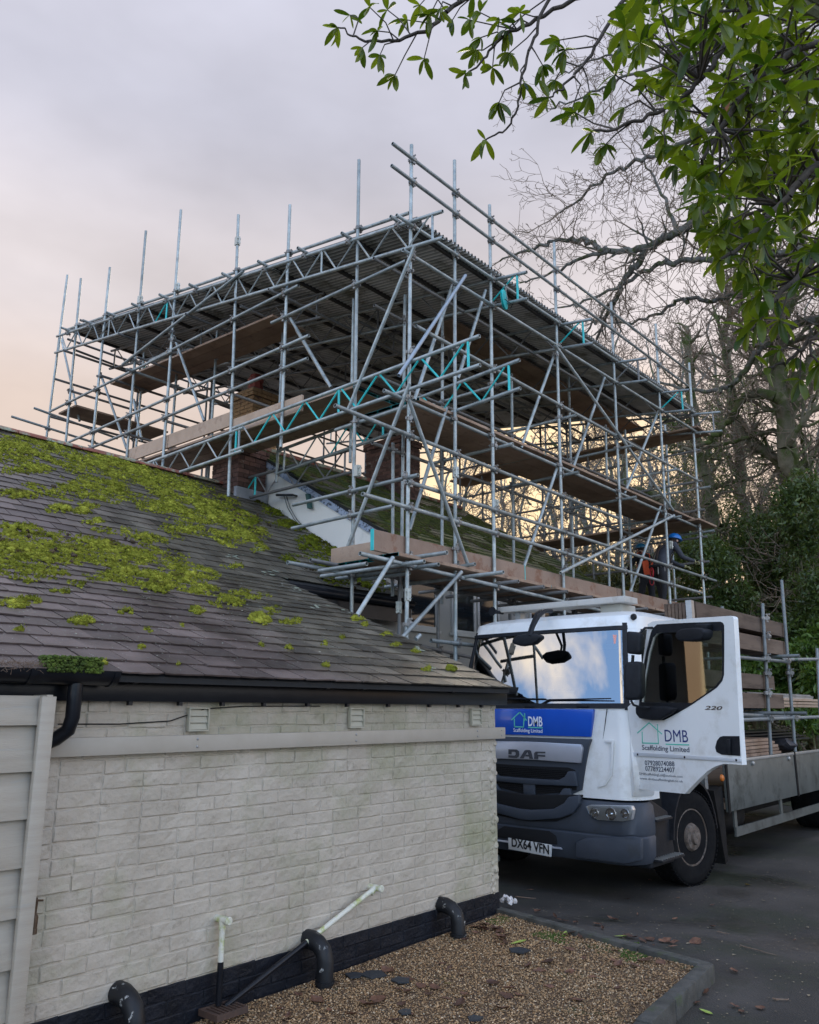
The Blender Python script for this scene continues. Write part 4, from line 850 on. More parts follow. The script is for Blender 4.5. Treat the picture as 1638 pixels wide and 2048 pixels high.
# ---- left-face walkway: two ladder beams with boards between, toe boards
lz = lambda a, b, x: onX(a, b, x)
p0, p1 = lz(959, 672, XS-.08), lz(289, 923, XS-.08)
q0 = lz(960, 730, XS-.08)
lattice('walkway_beam', XS-.08, p0.y, 9.35, p0.z, p0.z+(p1.z-p0.z)*(9.35-p0.y)/(p1.y-p0.y), p0.z-q0.z, lace=lambda y: teal if y < 8.75 else galv, pitch=.62)
zz = lambda y: p0.z+(p1.z-p0.z)*(y-p0.y)/(p1.y-p0.y)
lattice('walkway_beam', XS-.08, 9.1, p1.y+.6, zz(9.1)-.05, zz(p1.y+.6)-.05, p0.z-q0.z, lace=lambda y: teal if y < 9.3 else galv, pitch=.62)
r0, r1 = lz(1039, 720, XI), lz(673, 858, XI)
lattice('walkway_beam', XI, r0.y, 9.5, r0.z, r0.z+(r1.z-r0.z)*(9.5-r0.y)/(r1.y-r0.y), r0.z-lz(1039, 777, XI).z, lace=lambda y: teal if y < 8.2 else galv, pitch=.62)
s0, s1 = lz(835, 817, XI+.05), lz(455, 958, XI+.05)
lattice('walkway_beam', XI+.05, 7.9, 12.9, r0.z-.52, r0.z-.5, .34, m1=galvd, lace=lambda y: teal if 9.8 < y < 10.6 else galvd, pitch=.62)
def board(name, p, d, w, L_, t=.038, mt=boardm, endm=None, up_=Vector((0, 0, 1)), k=0):
    """board from p along unit d (length L_), width w vector"""
    d = Vector(d); w = Vector(w); n = d.cross(w).normalized()*t; p = Vector(p)
    b = MB(); b.prism([p, p+d*L_, p+d*L_+w, p+w], n); o = b.build(name, mt, SF, bevel=.003, seg=1)
    if endm:
        for e in (p-d*.0015, p+d*(L_+.0005)):
            b = MB(); b.prism([e-w*.01+n*-.02, e+w*1.01-n*.02, e+w*1.01+n*1.04, e-w*.01+n*1.04], d*.001); b.prism([e-d*.0+w*.0, e+w, e+w*1+n, e+n], d*.0015); b.build('end_band', endm, o)
    return o
dz = zz(8)+.055
for i in range(4):
    for (y0, ln) in ((7.0, 3.0), (10.02, 3.0)):
        board('scaffold_board', (XS+.03+i*.232, y0, dz-.0+random.uniform(0, .004)), (0, 1, 0), (.225, 0, 0), ln, endm=teal if y0 < 8 else None)
# toe boards on the left face, seen from outside
def vboard(x, y0, y1, z, h=.225, mt=boardl, t=.038): b = MB(); b.box((x-t, min(y0, y1), z), (x, max(y0, y1), z+h)); o = b.build('toe_board', mt, SF, bevel=.003, seg=1); return o
A_, B_ = onX(608, 790, XS+.06), onX(465, 840, XS+.06)
C_ = onX(256, 920, XS+.06)
vboard(XS+.06, A_.y, B_.y+.0, onX(608, 795, XS+.06).z-.20, .235)
tb1 = onX(600, 806, XS+.06)
vboard(XS+.06, B_.y+.02, 11.2, dz+.04, .225); vboard(XS+.06, 11.22, C_.y, dz+.04, .225)
for y in (8.0, B_.y+.04, 11.1): b = MB(); b.box((XS+.017, y, dz+.05), (XS+.0215, y+.03, dz+.26)); 
# ---- right-face walkway (upper) and the platform by the eave (lower)
uz = onY(1100, 985, YS).z+.02
zA = onY(985, 870, YS+.05).z+.03
for i in range(4):
    for x0, ln in ((7.15, 2.9), (10.07, 2.9), (12.98, 2.9)):
        board('scaffold_board', (x0, YS+.03+i*.23, zA+random.uniform(0, .004)), (1, 0, 0), (0, .225, 0), ln, endm=teal if x0 < 8 else None)
zp = onY(720, 1107, YS-.05).z+.045
for i in range(5):
    for x0, ln in ((6.62+(.1 if i > 1 else 0), 3.2), (9.95, 3.2), (13.2, 2.9)):
        board('scaffold_board', (x0, YS-.12+i*.23, zp+random.uniform(0, .004)), (1, 0, 0), (0, .225, 0), ln, endm=teal if x0 < 8 else None)
def hboard(y, x0, x1, z, h=.225, mt=boardm, t=.038, end=None):
    b = MB(); b.box((x0, y, z), (x1, y+t, z+h)); o = b.build('toe_board', mt, SF, bevel=.003, seg=1)
    if end:
        for e in ((x0-.002, x0+.012), (x1-.012, x1+.002)): b = MB(); b.box((e[0], y-.002, z-.001), (e[1], y+t+.002, z+h+.001)); b.build('end_band', end, o)
wet = mat('wet_toe_board', (.23, .15, .105), (.30, .205, .15), scale=3, rough=.6, bump=.3, bscale=30, c3=(.20, .095, .055), c3t=(.52, .60), s3=2.6, rand=.1)
zt_ = zp+.045
TE = onY(745, 1080, YS+.04).x
hboard(YS+.03, TE, 9.4, zt_, .235, wet, end=teal); hboard(YS+.035, 9.41, 12.1, zt_, .225, wet); hboard(YS+.03, 12.11, 15.9, zt_, .225, wet)
vb = onX(745, 1085, XS-.25); b = MB(); b.box((XS-.24, 6.12, zt_-.0), (XS-.20, 7.05, zt_+.19)); b.build('toe_board', boardl, SF, bevel=.003)
for i in range(11):
    x = [6.75, 7.0, 7.9, 8.6, 9.2, 9.8, 10.5, 11.3, 12.3, 13.2, 14.3][i]; z = zp-.075
    tube('transom', (x, 5.62-(.25 if i in (2,) else 0), z), (x, 7.25, z), galv if i < 3 else galvd)
tube('transom', onX(894, 1105, 7.02), onX(800, 1119, 7.02)); tube('transom', onX(950, 1128, 7.9), onX(890, 1139, 7.9))
for a, b_ in [((638, 1142), (700, 1130)), ((725, 1159), (790, 1148))]: tube('transom', onZ(*a, zp-.12), onZ(*a, zp-.12)+Vector((.0, -.75, .0)))
tube('ledger', onY(621, 1120, YI), onY(621, 1120, YI)+Vector((8, 0, 0)), galvd)
tube('ledger', onY(575, 1125, 7.0), onY(575, 1125, 7.0)+Vector((1.4, 0, 0)), galv)
for x in (8.7, 10.45, 12.37, 14.2): tube('inner_standard', (x, YI+.05, -.19), (x, YI+.05, 3.6), galvd)
tube('inner_standard', (onY(797, 1200, 6.6).x, 6.6, -.19), (onY(800, 1120, 6.6).x, 6.6, 3.6), galvd)
# board deck under the roof on the left, and back walkways
def strip(p0, p1, wv, n, mt=boardm):
    p0, p1, wv = map(Vector, (p0, p1, wv)); d = (p1-p0); L_ = d.length; d.normalize(); k = max(1, round(L_/3.9))
    for j in range(k):
        for i in range(n): board('scaffold_board', p0+d*(L_*j/k)+wv*(i*1.03), d, wv, L_/k-.01, mt=mt)
p = onX(545, 628, XS+.4); q = onX(220, 765, XS+.4)
strip(p, q, (.225, 0, -.0), 3, boardm)
z_ = onX(1290, 880, XB-.9).z
p = onY(905, 640, 7.4); q = onY(1290, 860, 7.4); strip(p, q, (0, .225, 0), 3)
p = onX(1395, 850, XB-.1); q = onX(1010, 935, XB-.1); strip((p.x, p.y, p.z), (p.x, p.y+6.4, p.z), (.225, 0, 0), 3)
p = onX(1400, 1042, XB-.1); strip((p.x-.3, p.y-.1, p.z), (p.x-.3, p.y+7.4, p.z), (.225, 0, 0), 4)
p = onY(117, 825, 15.2); q = onY(300, 890, 15.2); strip(p, (q.x, p.y, p.z), (0, -.225, 0), 3)
p = onX(870, 965, XB-.1); strip((XB-.2, 13.0, p.z-.4), (XB-.2, 15.2, p.z-.4), (.225, 0, 0), 3)
strip((8.0, 13.5, 5.5), (15.0, 13.5, 5.5), (0, .225, 0), 3)
# ---- couplers at crossings of uprights with the other tubes
def coupler_mesh():
    b = MB()
    for ax_, o in (('z', 0), ('x', .052)):
        d = Vector((0, 0, 1)) if ax_ == 'z' else Vector((1, 0, 0)); c = Vector((0, -o, 0))
        b.lathe(c-d*.024, d, [(.031, 0), (.033, .008), (.033, .04), (.031, .048)], 8)
        s = Vector((1, 0, 0)) if ax_ == 'z' else Vector((0, 0, 1)); e = c+s*.045
        b.obox(e, s*.018, d*.02, Vector((0, .006, 0))); b.obox(c-s*.042, s*.012, d*.018, Vector((0, .008, 0)))
        b.tube(e+Vector((0, .03, 0))+s*.008, e+Vector((0, -.034, 0))+s*.008, .006, 5, hollow=False); b.tube(e+Vector((0, -.02, 0))+s*.008, e+Vector((0, -.034, 0))+s*.008, .012, 6, hollow=False)
    me = bpy.data.meshes.new('coupler'); me.from_pydata([tuple(v) for v in b.v], [], b.f); me.materials.append(coup); return me
def sleeve_mesh():
    b = MB(); b.box((-.032, -.034, -.07), (.032, .034, .07)); b.box((.032, -.012, -.065), (.055, .012, .065))
    for z in (-.035, .035): b.tube((.044, -.022, z), (.044, .026, z), .012, 6, hollow=False)
    me = bpy.data.meshes.new('sleeve_coupler'); me.from_pydata([tuple(v) for v in b.v], [], b.f); me.materials.append(mat('sleeve_zinc', (.42, .43, .38), (.5, .5, .45), scale=20, rough=.45, metal=.3)); return me
def couplers():
    me = coupler_mesh(); done = []
    ups = [t for t in TUBES if t[0].endswith('standard')]; oth = [t for t in TUBES if not t[0].endswith('standard')]
    for _, a, b in ups:
        d1 = (b-a).normalized()
        for nm, c, d in oth:
            d2 = (d-c).normalized(); w = a-c; B_ = d1.dot(d2); den = 1-B_*B_
            if den < 1e-3: continue
            s = (B_*d2.dot(w)-d1.dot(w))/den; t = (d2.dot(w)-B_*d1.dot(w))/den
            if not (0 < s < (b-a).length and -.02 < t < (d-c).length+.02): continue
            p = a+d1*s; q = c+d2*t
            if (p-q).length > .13: continue
            if any((p-r).length < .06 for r in done): continue
            done.append(p); r = q-p; r.z = 0
            if r.length < .01: r = (CAM-p); r.z = 0
            X = d2.copy(); X.z = 0
            y = -r.normalized(); ang = atan2(y.y, y.x)-pi/2
            link('coupler', me, SF, p, (random.uniform(-.05, .05), random.uniform(-.1, .1), ang+random.uniform(-.12, .12)))
            if len(done) >= 300: return
    # extra fittings where purlin-level tubes cross the beams
    for k in range(11):
        y = 6.15+k*.88
        for x in (XS-.06,):
            b = MB(); z = rfz(y); b.tube((x-.16, y, z+.05), (x+.25, y, z+.05), R_, 8); b.build('beam_stub', galv, SF, smooth=True)
            link('coupler', me, SF, (x-.02, y, z+.02), (pi/2, 0, pi/2))
    sl_ = sleeve_mesh()
    for p in [RY(815, 1190), RY(911, 945), RY(990, 1010), LX(355, 575), LX(475, 483), LX(715, 942), LX(280, 600), RY(1340, 1090), onY(798, 1215, 6.6)]:
        link('sleeve_coupler', sl_, SF, p, (0, 0, random.uniform(-2.6, -1.2)))
couplers()
# hoist wheel hanging from the beam
def hoist():
    c = onY(1013, 600, 5.72); t = thing('gin_wheel', 'teal gin wheel with rope hook hanging under the scaffold roof beam', 'pulley', c)
    b = MB(); b.lathe(c-Vector((.02, 0, 0)), (-.35, 1, 0), [(.03, 0), (.135, .003), (.14, .012), (.12, .02), (.14, .028), (.135, .037), (.03, .04)], 24); b.build('wheel', teal, t, smooth=True)
    b = MB()
    for s in (-1, 1): b.path([c+Vector((s*.03, 0, 0)), c+Vector((s*.032, .02, .1)), c+Vector((0, 0, .17))], .007, 6)
    b.path([c+Vector((0, 0, .16)), c+Vector((.0, .02, .21)), c+Vector((0, 0, .24)), c+Vector((0, -.02, .21))], .008, 6); b.build('bracket', coup, t, smooth=True)
    b = MB(); b.path([c+Vector((-.1, .0, .0)), c+Vector((.0, -.04, -.05)), c+Vector((.12, -.02, -.02)), c+Vector((.13, .02, -.07)), c+Vector((.06, .02, -.13))], .006, 6); b.build('rope', mat('black_rope', (.02, .02, .02), rough=.9), t, smooth=True)
hoist()
# ================================================================ lorry
GL = -.15
YN = 3.66; XF = 7.55
TR = thing('lorry', 'white flatbed lorry with its near door open, carrying scaffold boards', 'lorry', (XF, 4.85, GL))
white = mat('white_paint', (.74, .75, .73), (.80, .80, .78), scale=2, rough=.32, coat=.3, c3=(.50, .47, .40), c3t=(.52, .80), s3=2.5)
blue = mat('blue_paint', (.006, .075, .44), (.008, .085, .48), rough=.25, coat=.5)
plast = mat('dark_plastic', (.008, .009, .012), (.015, .017, .021), scale=20, spec=.25, rough=.55, bump=.15, bscale=150)
greyp = mat('grey_bumper', (.040, .048, .062), (.054, .062, .078), scale=4, spec=.35, rough=.5, c3=(.04, .043, .047), c3t=(.55, .7), s3=5)
greyp2 = mat('grille_plastic', (.042, .052, .068), (.05, .06, .078), scale=4, rough=.42)
silver = mat('silver_bar', (.50, .51, .56), (.56, .57, .62), scale=3, rough=.3, metal=.45)
rubber = mat('tyre_rubber', (.006, .006, .007), (.012, .012, .012), scale=12, spec=.12, rough=.9, bump=.3, bscale=80)
chrome = mat('chrome', (.85, .85, .87), rough=.22, metal=1)
alu = mat('aluminium', (.34, .35, .35), (.44, .45, .44), scale=5, rough=.45, metal=.7, c3=(.2, .2, .18), c3t=(.55, .7), s3=6, stretch=(1, 1, 4))
dirtym = mat('bed_side', (.085, .095, .088), (.13, .14, .13), scale=3, rough=.5, metal=.3, c3=(.045, .05, .045), c3t=(.5, .65), s3=4)
chass = mat('chassis', (.008, .008, .008), (.018, .017, .016), scale=9, spec=.15, rough=.8)
rustm = mat('hub_rust', (.10, .065, .045), (.17, .14, .115), scale=22, rough=.8, c3=(.06, .05, .04), c3t=(.5, .6), s3=30, bump=.4, bscale=90)
def glassmat(name, tint, refl=.45, rough=.02):
    m = bpy.data.materials.new(name); m.use_nodes = True; nt = m.node_tree; N = nt.nodes; L = nt.links; N.clear()
    o = N.new('ShaderNodeOutputMaterial'); t = N.new('ShaderNodeBsdfTransparent'); t.inputs[0].default_value = (*tint, 1); g = N.new('ShaderNodeBsdfGlossy'); g.inputs['Roughness'].default_value = rough
    lw = N.new('ShaderNodeFresnel'); lw.inputs['IOR'].default_value = 1.45
    a = N.new('ShaderNodeMath'); a.operation = 'ADD'; a.inputs[1].default_value = refl; a.use_clamp = True; L.new(lw.outputs[0], a.inputs[0])
    mx = N.new('ShaderNodeMixShader'); L.new(a.outputs[0], mx.inputs[0]); L.new(t.outputs[0], mx.inputs[1]); L.new(g.outputs[0], mx.inputs[2]); L.new(mx.outputs[0], o.inputs[0]); return m
wsg = glassmat('windscreen_glass', (.16, .20, .21), .33); sdg = glassmat('side_glass', (.70, .80, .76), .15)
YC = 4.86; YF = 5.95
def xfr(z): return float(np.interp(z, [.7, 1.05, 1.62, 2.46, 2.56, 2.64], [7.56, 7.56, 7.62, 7.835, 7.88, 8.05]))
def outline(z, inset=0, rear=9.35, r=.30, ins2=None):
    x0 = xfr(z)+inset; yn = YN+inset+(0 if z < 1.62 else (z-1.62)*.10); yf = YF-inset-(0 if z < 1.62 else (z-1.62)*.10); P = [(rear-inset, yn)]
    for i in range(9): a = pi*1.5-pi/2*i/8; P.append((x0+r+cos(a)*r, yn+r*.75+sin(a)*r*.75))
    for i in range(1, 6): t = i/6; y = yn+r*.75+(yf-yn-r*1.5)*t; P.append((x0-(.035 if z > 1.605 else 0)*sin(pi*t), y))
    for i in range(9): a = pi-pi/2*i/8; P.append((x0+r+cos(a)*r, yf-r*.75+sin(a)*r*.75))
    P.append((rear-inset, yf)); return [(x, y, z) for x, y in P]
def loft(rings, cap=(True, True)):
    m = MB(); n = len(rings[0]); V = [v for r in rings for v in r]; F = []
    for j in range(len(rings)-1):
        for i in range(n): F.append((j*n+i, j*n+(i+1) % n, (j+1)*n+(i+1) % n, (j+1)*n+i))
    if cap[0]: F.append(tuple(range(n))[::-1])
    if cap[1]: F.append(tuple(range(len(V)-n, len(V))))
    return m.add(V, F)
def FX(px, py, x): return onX(px, py, x)
def cab():
    b = loft([outline(z, rear=8.0) for z in (.76, .80, 1.05, 1.3, 1.5, 1.62)]); o = b.build('cab_body', white, TR, smooth=True)
    # roof shell
    b = loft([outline(2.42), outline(2.49), outline(2.56), outline(2.61, .05), outline(2.64, .14)]); b.build('cab_roof', white, TR, smooth=True)
    # rear wall and pillars
    b = MB(); b.box((9.22, YN+.03, 1.6), (9.34, YF-.06, 2.45)); b.build('cab_rear_wall', white, TR)
    def pillar(i0, i1, zs, mt, nm, off=0):
        m = MB(); V = []
        for z in zs:
            O = outline(z, off); I = outline(z, off+.05)
            V.append([O[i] for i in range(i0, i1+1)]+[I[i] for i in range(i1, i0-1, -1)])
        n = len(V[0]); VV = [v for r in V for v in r]; F = [tuple(range(n))[::-1], tuple(range(len(VV)-n, len(VV)))]
        for j in range(len(V)-1):
            for i in range(n): F.append((j*n+i, j*n+(i+1) % n, (j+1)*n+(i+1) % n, (j+1)*n+i))
        return m.add(VV, F).build(nm, mt, TR, smooth=True)
    zs = [1.60, 1.9, 2.2, 2.48]
    pillar(3, 6, zs, white, 'windscreen_pillar'); pillar(18, 21, zs, white, 'windscreen_pillar')
    # black surround and glass
    pillar(6, 7, zs, plast, 'windscreen_seal', -.004); pillar(17, 18, zs, plast, 'windscreen_seal', -.004)
    def band(z0, z1, nm, mt, off, i0=6, i1=18, th=.03):
        m = MB(); r = [outline(z0, off)[i0:i1+1], outline(z1, off)[i0:i1+1]]; n = len(r[0]); q = [[(x+th, y, z) for x, y, z in k] for k in r]
        V = r[0]+r[1]+q[0]+q[1]; F = []
        for i in range(n-1): F += [(i, i+1, n+i+1, n+i), (2*n+i, 3*n+i, 3*n+i+1, 2*n+i+1), (i, 2*n+i, 2*n+i+1, i+1), (n+i, n+i+1, 3*n+i+1, 3*n+i)]
        F += [(0, n, 3*n, 2*n), (n-1, 3*n-1, 4*n-1, 2*n-1)]
        return m.add(V, F).build(nm, mt, TR, smooth=True)
    band(2.41, 2.45, 'windscreen_seal', plast, -.005)
    band(1.615, 1.665, 'scuttle_panel', plast, -.012, th=.06)
    m = MB(); rr = [outline(z, .006)[6:19] for z in np.linspace(1.66, 2.42, 6)]; n = 13; V = [v for r in rr for v in r]; F = [(j*n+i, j*n+i+1, (j+1)*n+i+1, (j+1)*n+i) for j in range(5) for i in range(n-1)]
    m.add(V, F).build('windscreen', wsg, TR, smooth=True)
    # far side door with its window
    pillar(21, 24, [1.60, 1.75], white, 'far_door'); m = MB(); m.box((7.95, YF-.09, 1.60), (9.3, YF-.05, 1.70)); m.box((8.95, YF-.09, 1.701), (9.3, YF-.05, 2.48)); m.box((8.0, YF-.07, .8), (9.35, YF-.03, 1.599)); m.build('far_door', white, TR); m = MB(); m.box((8.0, YF-.08, 1.70), (8.95, YF-.075, 2.46)); m.build('far_window', mat('dark_glass', (.02, .025, .03), rough=.05), TR)
    # interior
    dk = mat('cab_interior', (.03, .032, .036), (.05, .052, .056), scale=5, rough=.8); cr = mat('cab_trim', (.30, .30, .28), rough=.8)
    m = MB(); m.box((7.80, YN+.12, 1.55), (8.25, YF-.12, 1.69)); m.build('dashboard', dk, TR, bevel=.03)
    m = MB(); m.box((8.35, YN+.06, 1.60), (9.2, YF-.12, 1.622)); m.box((9.17, YN+.10, 1.62), (9.215, YF-.1, 2.32)); m.build('cab_lining', dk, TR)
    for y in (4.2, 5.4):
        m = MB(); m.box((8.85, y-.23, 1.62), (9.0, y+.23, 2.0)); m.box((8.86, y-.11, 2.01), (8.95, y+.11, 2.2)); m.build('seat', dk, TR, bevel=.03)
    m = MB(); c = Vector((8.28, 5.4, 1.80)); m.path([c+Vector((sin(a)*.07, cos(a)*.2, sin(a)*.19)) for a in np.linspace(0, 2*pi, 20)], .014, 6); m.build('steering_wheel', dk, TR, smooth=True)
    # football scarf and odds and ends along the dashboard
    sb = mat('scarf_blue', (.02, .10, .55), rough=.9); sw = mat('scarf_white', (.7, .72, .75), rough=.9)
    a = FX(1040, 1393, 7.78); b_ = FX(1106, 1393, 7.78); L_ = a.y-b_.y
    t = thing('scarf', 'blue and white striped scarf laid along the lorry dashboard', 'scarf', (7.79, a.y, 1.70))
    for i in range(6): m = MB(); m.box((7.782, a.y-L_*(i+1)/6+.001, a.z+.0), (7.80, a.y-L_*i/6, a.z+.075)); m.build('stripe', sb if i % 2 == 0 else sw, t)
    a = FX(1152, 1396, 7.80); m = MB(); m.lathe((7.82, a.y, a.z), (0, 0, 1), [(.028, 0), (.034, .03), (.034, .06), (.02, .08), (.02, .10)], 12); o = m.build('bottle', mat('amber_plastic', (.30, .05, .02), rough=.4), None, smooth=True); tag(o, 'small orange-brown bottle on the lorry dashboard', 'bottle')
    m = MB(); a = FX(1110, 1398, 7.9); m.box((7.86, a.y-.22, 1.70), (8.05, a.y+.02, 1.80)); o = m.build('paper_bag', mat('white_plastic', (.7, .7, .68), rough=.4), None, bevel=.03); tag(o, 'crumpled white carrier bag on the lorry dashboard', 'bag')
    # stickers inside the glass
    def sticker(x0, y0, x1, y1, c, nm): 
        P = [FX(px, py, 7.77) for px, py in ((x0, y1), (x1, y1), (x1, y0), (x0, y0))]
        P = [Vector((xfr(p.z)+.02-.035*sin(pi*(p.y-YN)/(YF-YN)), p.y, p.z)) for p in P]
        m = MB(); m.prism(P, (.002, 0, 0)); m.build(nm, mat(nm+'_c', c, rough=.6), TR)
    sticker(1131, 1264, 1182, 1272, (.55, .68, .66), 'glass_sticker'); sticker(1210, 1269, 1229, 1287, (.75, .33, .28), 'tax_sticker')
    # wipers
    for (a0, a1, a2) in (((1080, 1411), (1098, 1400), (1222, 1397)), ((1001, 1408), (1010, 1397), (1092, 1398))):
        m = MB(); P = [FX(*q, 7.60) for q in (a0, a1, a2)]; m.path(P, [.012, .010, .006], 6); m.build('wiper', plast, TR, smooth=True)
    for q in ((1165, 1413), (1060, 1413)): a = FX(*q, 7.585); m = MB(); m.box((a.x-.015, a.y-.06, a.z-.012), (a.x+.03, a.y+.06, a.z+.014)); m.build('washer_cover', plast, TR, bevel=.005)
    # blue panel and grille on the centre of the front
    def panel(P, x, th, mt, nm, bev=.006, mirror=True, par=TR):
        Q = [FX(px, py, x) for px, py in P]
        if mirror: Q = Q+[Vector((p.x, 2*YC-p.y, p.z)) for p in reversed(Q)]
        m = MB(); m.prism(Q, (th, 0, 0)); return m.build(nm, mt, par, bevel=bev)
    panel([(1060, 1417.5), (1186.4, 1418.5), (1181, 1474), (1060, 1470.5)], 7.565, .05, blue, 'bonnet_panel', .004)
    panel([(1060, 1475), (1181, 1478.5), (1176, 1495), (1164, 1580), (1140, 1590), (1060, 1600)], 7.545, .05, greyp2, 'grille_surround', .006)
    panel([(1060, 1483.5), (1160.8, 1489), (1165, 1497), (1160, 1526.5), (1060, 1519.5)], 7.515, .05, silver, 'grille_bar', .008)
    panel([(1060, 1532), (1136, 1535), (1150, 1540), (1153, 1580), (1060, 1592)], 7.540, .02, mat('grille_void', (.004, .004, .005), rough=.9), 'grille_void', 0)
    # mesh
    m = MB()
    for i in range(13): z = FX(1060, 1537+i*3.6, 7.535).z; m.box((7.532, 4.42, z), (7.5395, 2*YC-4.42, z+.004))
    m.build('grille_mesh', plast, TR)
    for dy, wdt in ((0, 0), (34, -10)):
        panel([(1060, 1557+dy), (1116+wdt, 1560+dy), (1128+wdt, 1554+dy), (1135+wdt, 1543+dy), (1150+wdt, 1543+dy), (1154+wdt, 1573+dy*.98), (1060, 1569+dy)], 7.505, .05, greyp2, 'grille_louvre', .010)
    panel([(1060, 1620), (1106, 1618), (1126, 1607), (1136, 1594), (1158, 1590), (1158, 1608), (1146, 1626), (1118, 1637), (1060, 1641)], 7.425, .06, greyp2, 'grille_louvre', .012)
    m = MB(); a = FX(1059, 1580, 7.53); m.box((7.515, a.y-.07, a.z-.06), (7.545, a.y+.07, a.z+.06)); m.build('sensor_cover', greyp2, TR, bevel=.01)
    # bumper
    def zp_(py, x=7.5, px=1200): return FX(px, py, x).z
    def ring(z, x0, r, y0): 
        P = [(7.80, y0)]
        for i in range(7): a = pi*1.5-pi/2*i/6; P.append((x0+r+cos(a)*r, y0+r*.8+sin(a)*r*.8))
        for i in range(7): a = pi-pi/2*i/6; P.append((x0+r+cos(a)*r, 2*YC-y0-r*.8+sin(a)*r*.8))
        P.append((7.80, 2*YC-y0)); return [(x, min(y, YF+.06), z) for x, y in P]
    b = loft([ring(.74, 7.52, .22, YN+.01), ring(.71, 7.49, .24, YN-.02), ring(.60, 7.475, .24, YN-.03), ring(.47, 7.46, .24, YN-.03), ring(.445, 7.475, .24, YN-.02), ring(.43, 7.455, .24, YN-.03), ring(.26, 7.46, .26, YN-.02), ring(.19, 7.50, .28, YN+.02)])
    b.build('bumper', greyp, TR, smooth=True)
    panel([(1060, 1643), (1112, 1643), (1140, 1632), (1156, 1612), (1162, 1590), (1060, 1590)], 7.452, .06, mat('grille_void', (0, 0, 0)), 'bumper_opening', .01)
    panel([(1060, 1658), (1098, 1662), (1112, 1672), (1114, 1690), (1060, 1684)], 7.447, .03, MC['grille_void'], 'bumper_slot', .01)
    panel([(1150, 1684), (1172, 1676), (1265, 1673), (1283, 1676), (1283, 1722), (1250, 1729), (1150, 1716)], 7.43, .05, greyp, 'bumper_corner', .02, mirror=False)
    panel([(1060, 1688), (1120, 1695), (1124, 1699), (1060, 1692)], 7.435, .02, silver, 'bumper_strip', .002)
    # number plate
    pl = mat('plate_white', (.62, .62, .60), rough=.35); P = [FX(*q, 7.405) for q in ((1016, 1675.5), (1103, 1690), (1102, 1714), (1017, 1698))]
    m = MB(); m.prism(P, (.012, 0, 0)); o = m.build('number_plate', pl, TR, bevel=.002)
    text('DX64 VFN', (1023.5, 1692.3), (1098.5, 1708.5), 17.5, ('X', 7.402), mat('plate_black', (.01, .01, .01), rough=.5), o, 'plate_lettering', bold=.028)
    # headlamp
    c = FX(1205, 1625, 7.44)
    hp = [(1172, 1613), (1180, 1610), (1262, 1612), (1266, 1620), (1262, 1640), (1245, 1643), (1195, 1640), (1178, 1628)]
    P = [FX(*q, 7.452+.0*(q[0]-1172)/90) for q in hp]; m = MB(); m.prism(P, (.06, 0, 0)); hl = m.build('headlight', mat('lamp_shell', (.75, .75, .75), rough=.3, metal=.6), TR, bevel=.006)
    for q, r in (((1189, 1626), .048), ((1222, 1628), .058), ((1250, 1627), .045)):
        c = FX(*q, 7.447); m = MB(); m.lathe(c, (-1, 0, 0), [(r, 0), (r*.98, .004), (r*.86, .006), (r*.6, -.006), (r*.3, -.012), (r*.28, .004), (.004, .012)], 20); m.build('reflector', chrome, hl, smooth=True)
    P = [FX(*q, 7.436) for q in hp]; m = MB(); m.prism(P, (.005, 0, 0)); m.build('lamp_lens', glassmat('lamp_glass', (.9, .92, .93), .12), hl)
    # seam and wing-shaped air deflector on the near corner
    for px0, px1 in ((1213.5, 1193.5),):
        a = FX(px0, 1418, 7.60); b_ = FX(px1, 1580, 7.575); m = MB(); m.obox((a+b_)/2+Vector((.028, 0, 0)), (.030, 0, 0), (0, .0012, 0), (b_-a)/2); m.build('panel_seam', plast, TR)
    m = MB(); prof = []
    zs = np.linspace(.80, 1.34, 10)
    V = []
    for k, z in enumerate(zs):
        t = k/9; bul = .045*sin(pi*min(1, t*1.15)**.7)+.012
        O = outline(z, -bul)[1:7]; I = outline(z, .02)[1:7]; V.append(O+I[::-1])
    n = 12; VV = [v for r in V for v in r]; F = [tuple(range(n))[::-1], tuple(range(len(VV)-n, len(VV)))]+[(j*n+i, j*n+(i+1) % n, (j+1)*n+(i+1) % n, (j+1)*n+i) for j in range(9) for i in range(n)]
    m.add(VV, F).build('air_deflector', white, TR, smooth=True)
    P = [onX(px, py, 7.56) for px, py in ((1210, 1479), (1228, 1479), (1228, 1484), (1226, 1550), (1212, 1571), (1196, 1576), (1196, 1572), (1210, 1566), (1221, 1546), (1223, 1485), (1210, 1485))]
    m = MB(); m.prism(P, (-.014, 0, 0)); m.build('deflector_lip', white, TR, bevel=.003)
    # mirrors
    def mirror(P, y, th, nm='mirror'):
        Q = [onX(px, py, y) for px, py in P]; m = MB(); m.prism(Q, (th, 0, 0)); return m.build(nm, plast, TR, bevel=.025, seg=3)
    mirror([(1252, 1262), (1276, 1264), (1281, 1272), (1280, 1303), (1274, 1309), (1253, 1307)], 7.30, .10)
    mirror([(1250, 1324), (1276, 1322), (1281, 1330), (1281, 1390), (1276, 1399), (1250, 1401), (1246, 1392), (1247, 1332)], 7.28, .12)
    m = MB(); P = [onX(*q, 7.36) for q in ((1266, 1310), (1265, 1325))]; m.path(P, .016, 8); P = [onX(1262, 1401, 7.34), onX(1267, 1410, 7.34), onX(1280, 1414, 7.40), onX(1300, 1415, 7.44)]; m.path(P, .012, 8); m.path([onX(1278, 1268, 7.36), onX(1290, 1256, 7.45), onX(1320, 1255, 7.52)], .012, 8); m.build('mirror_arm', plast, TR, smooth=True)
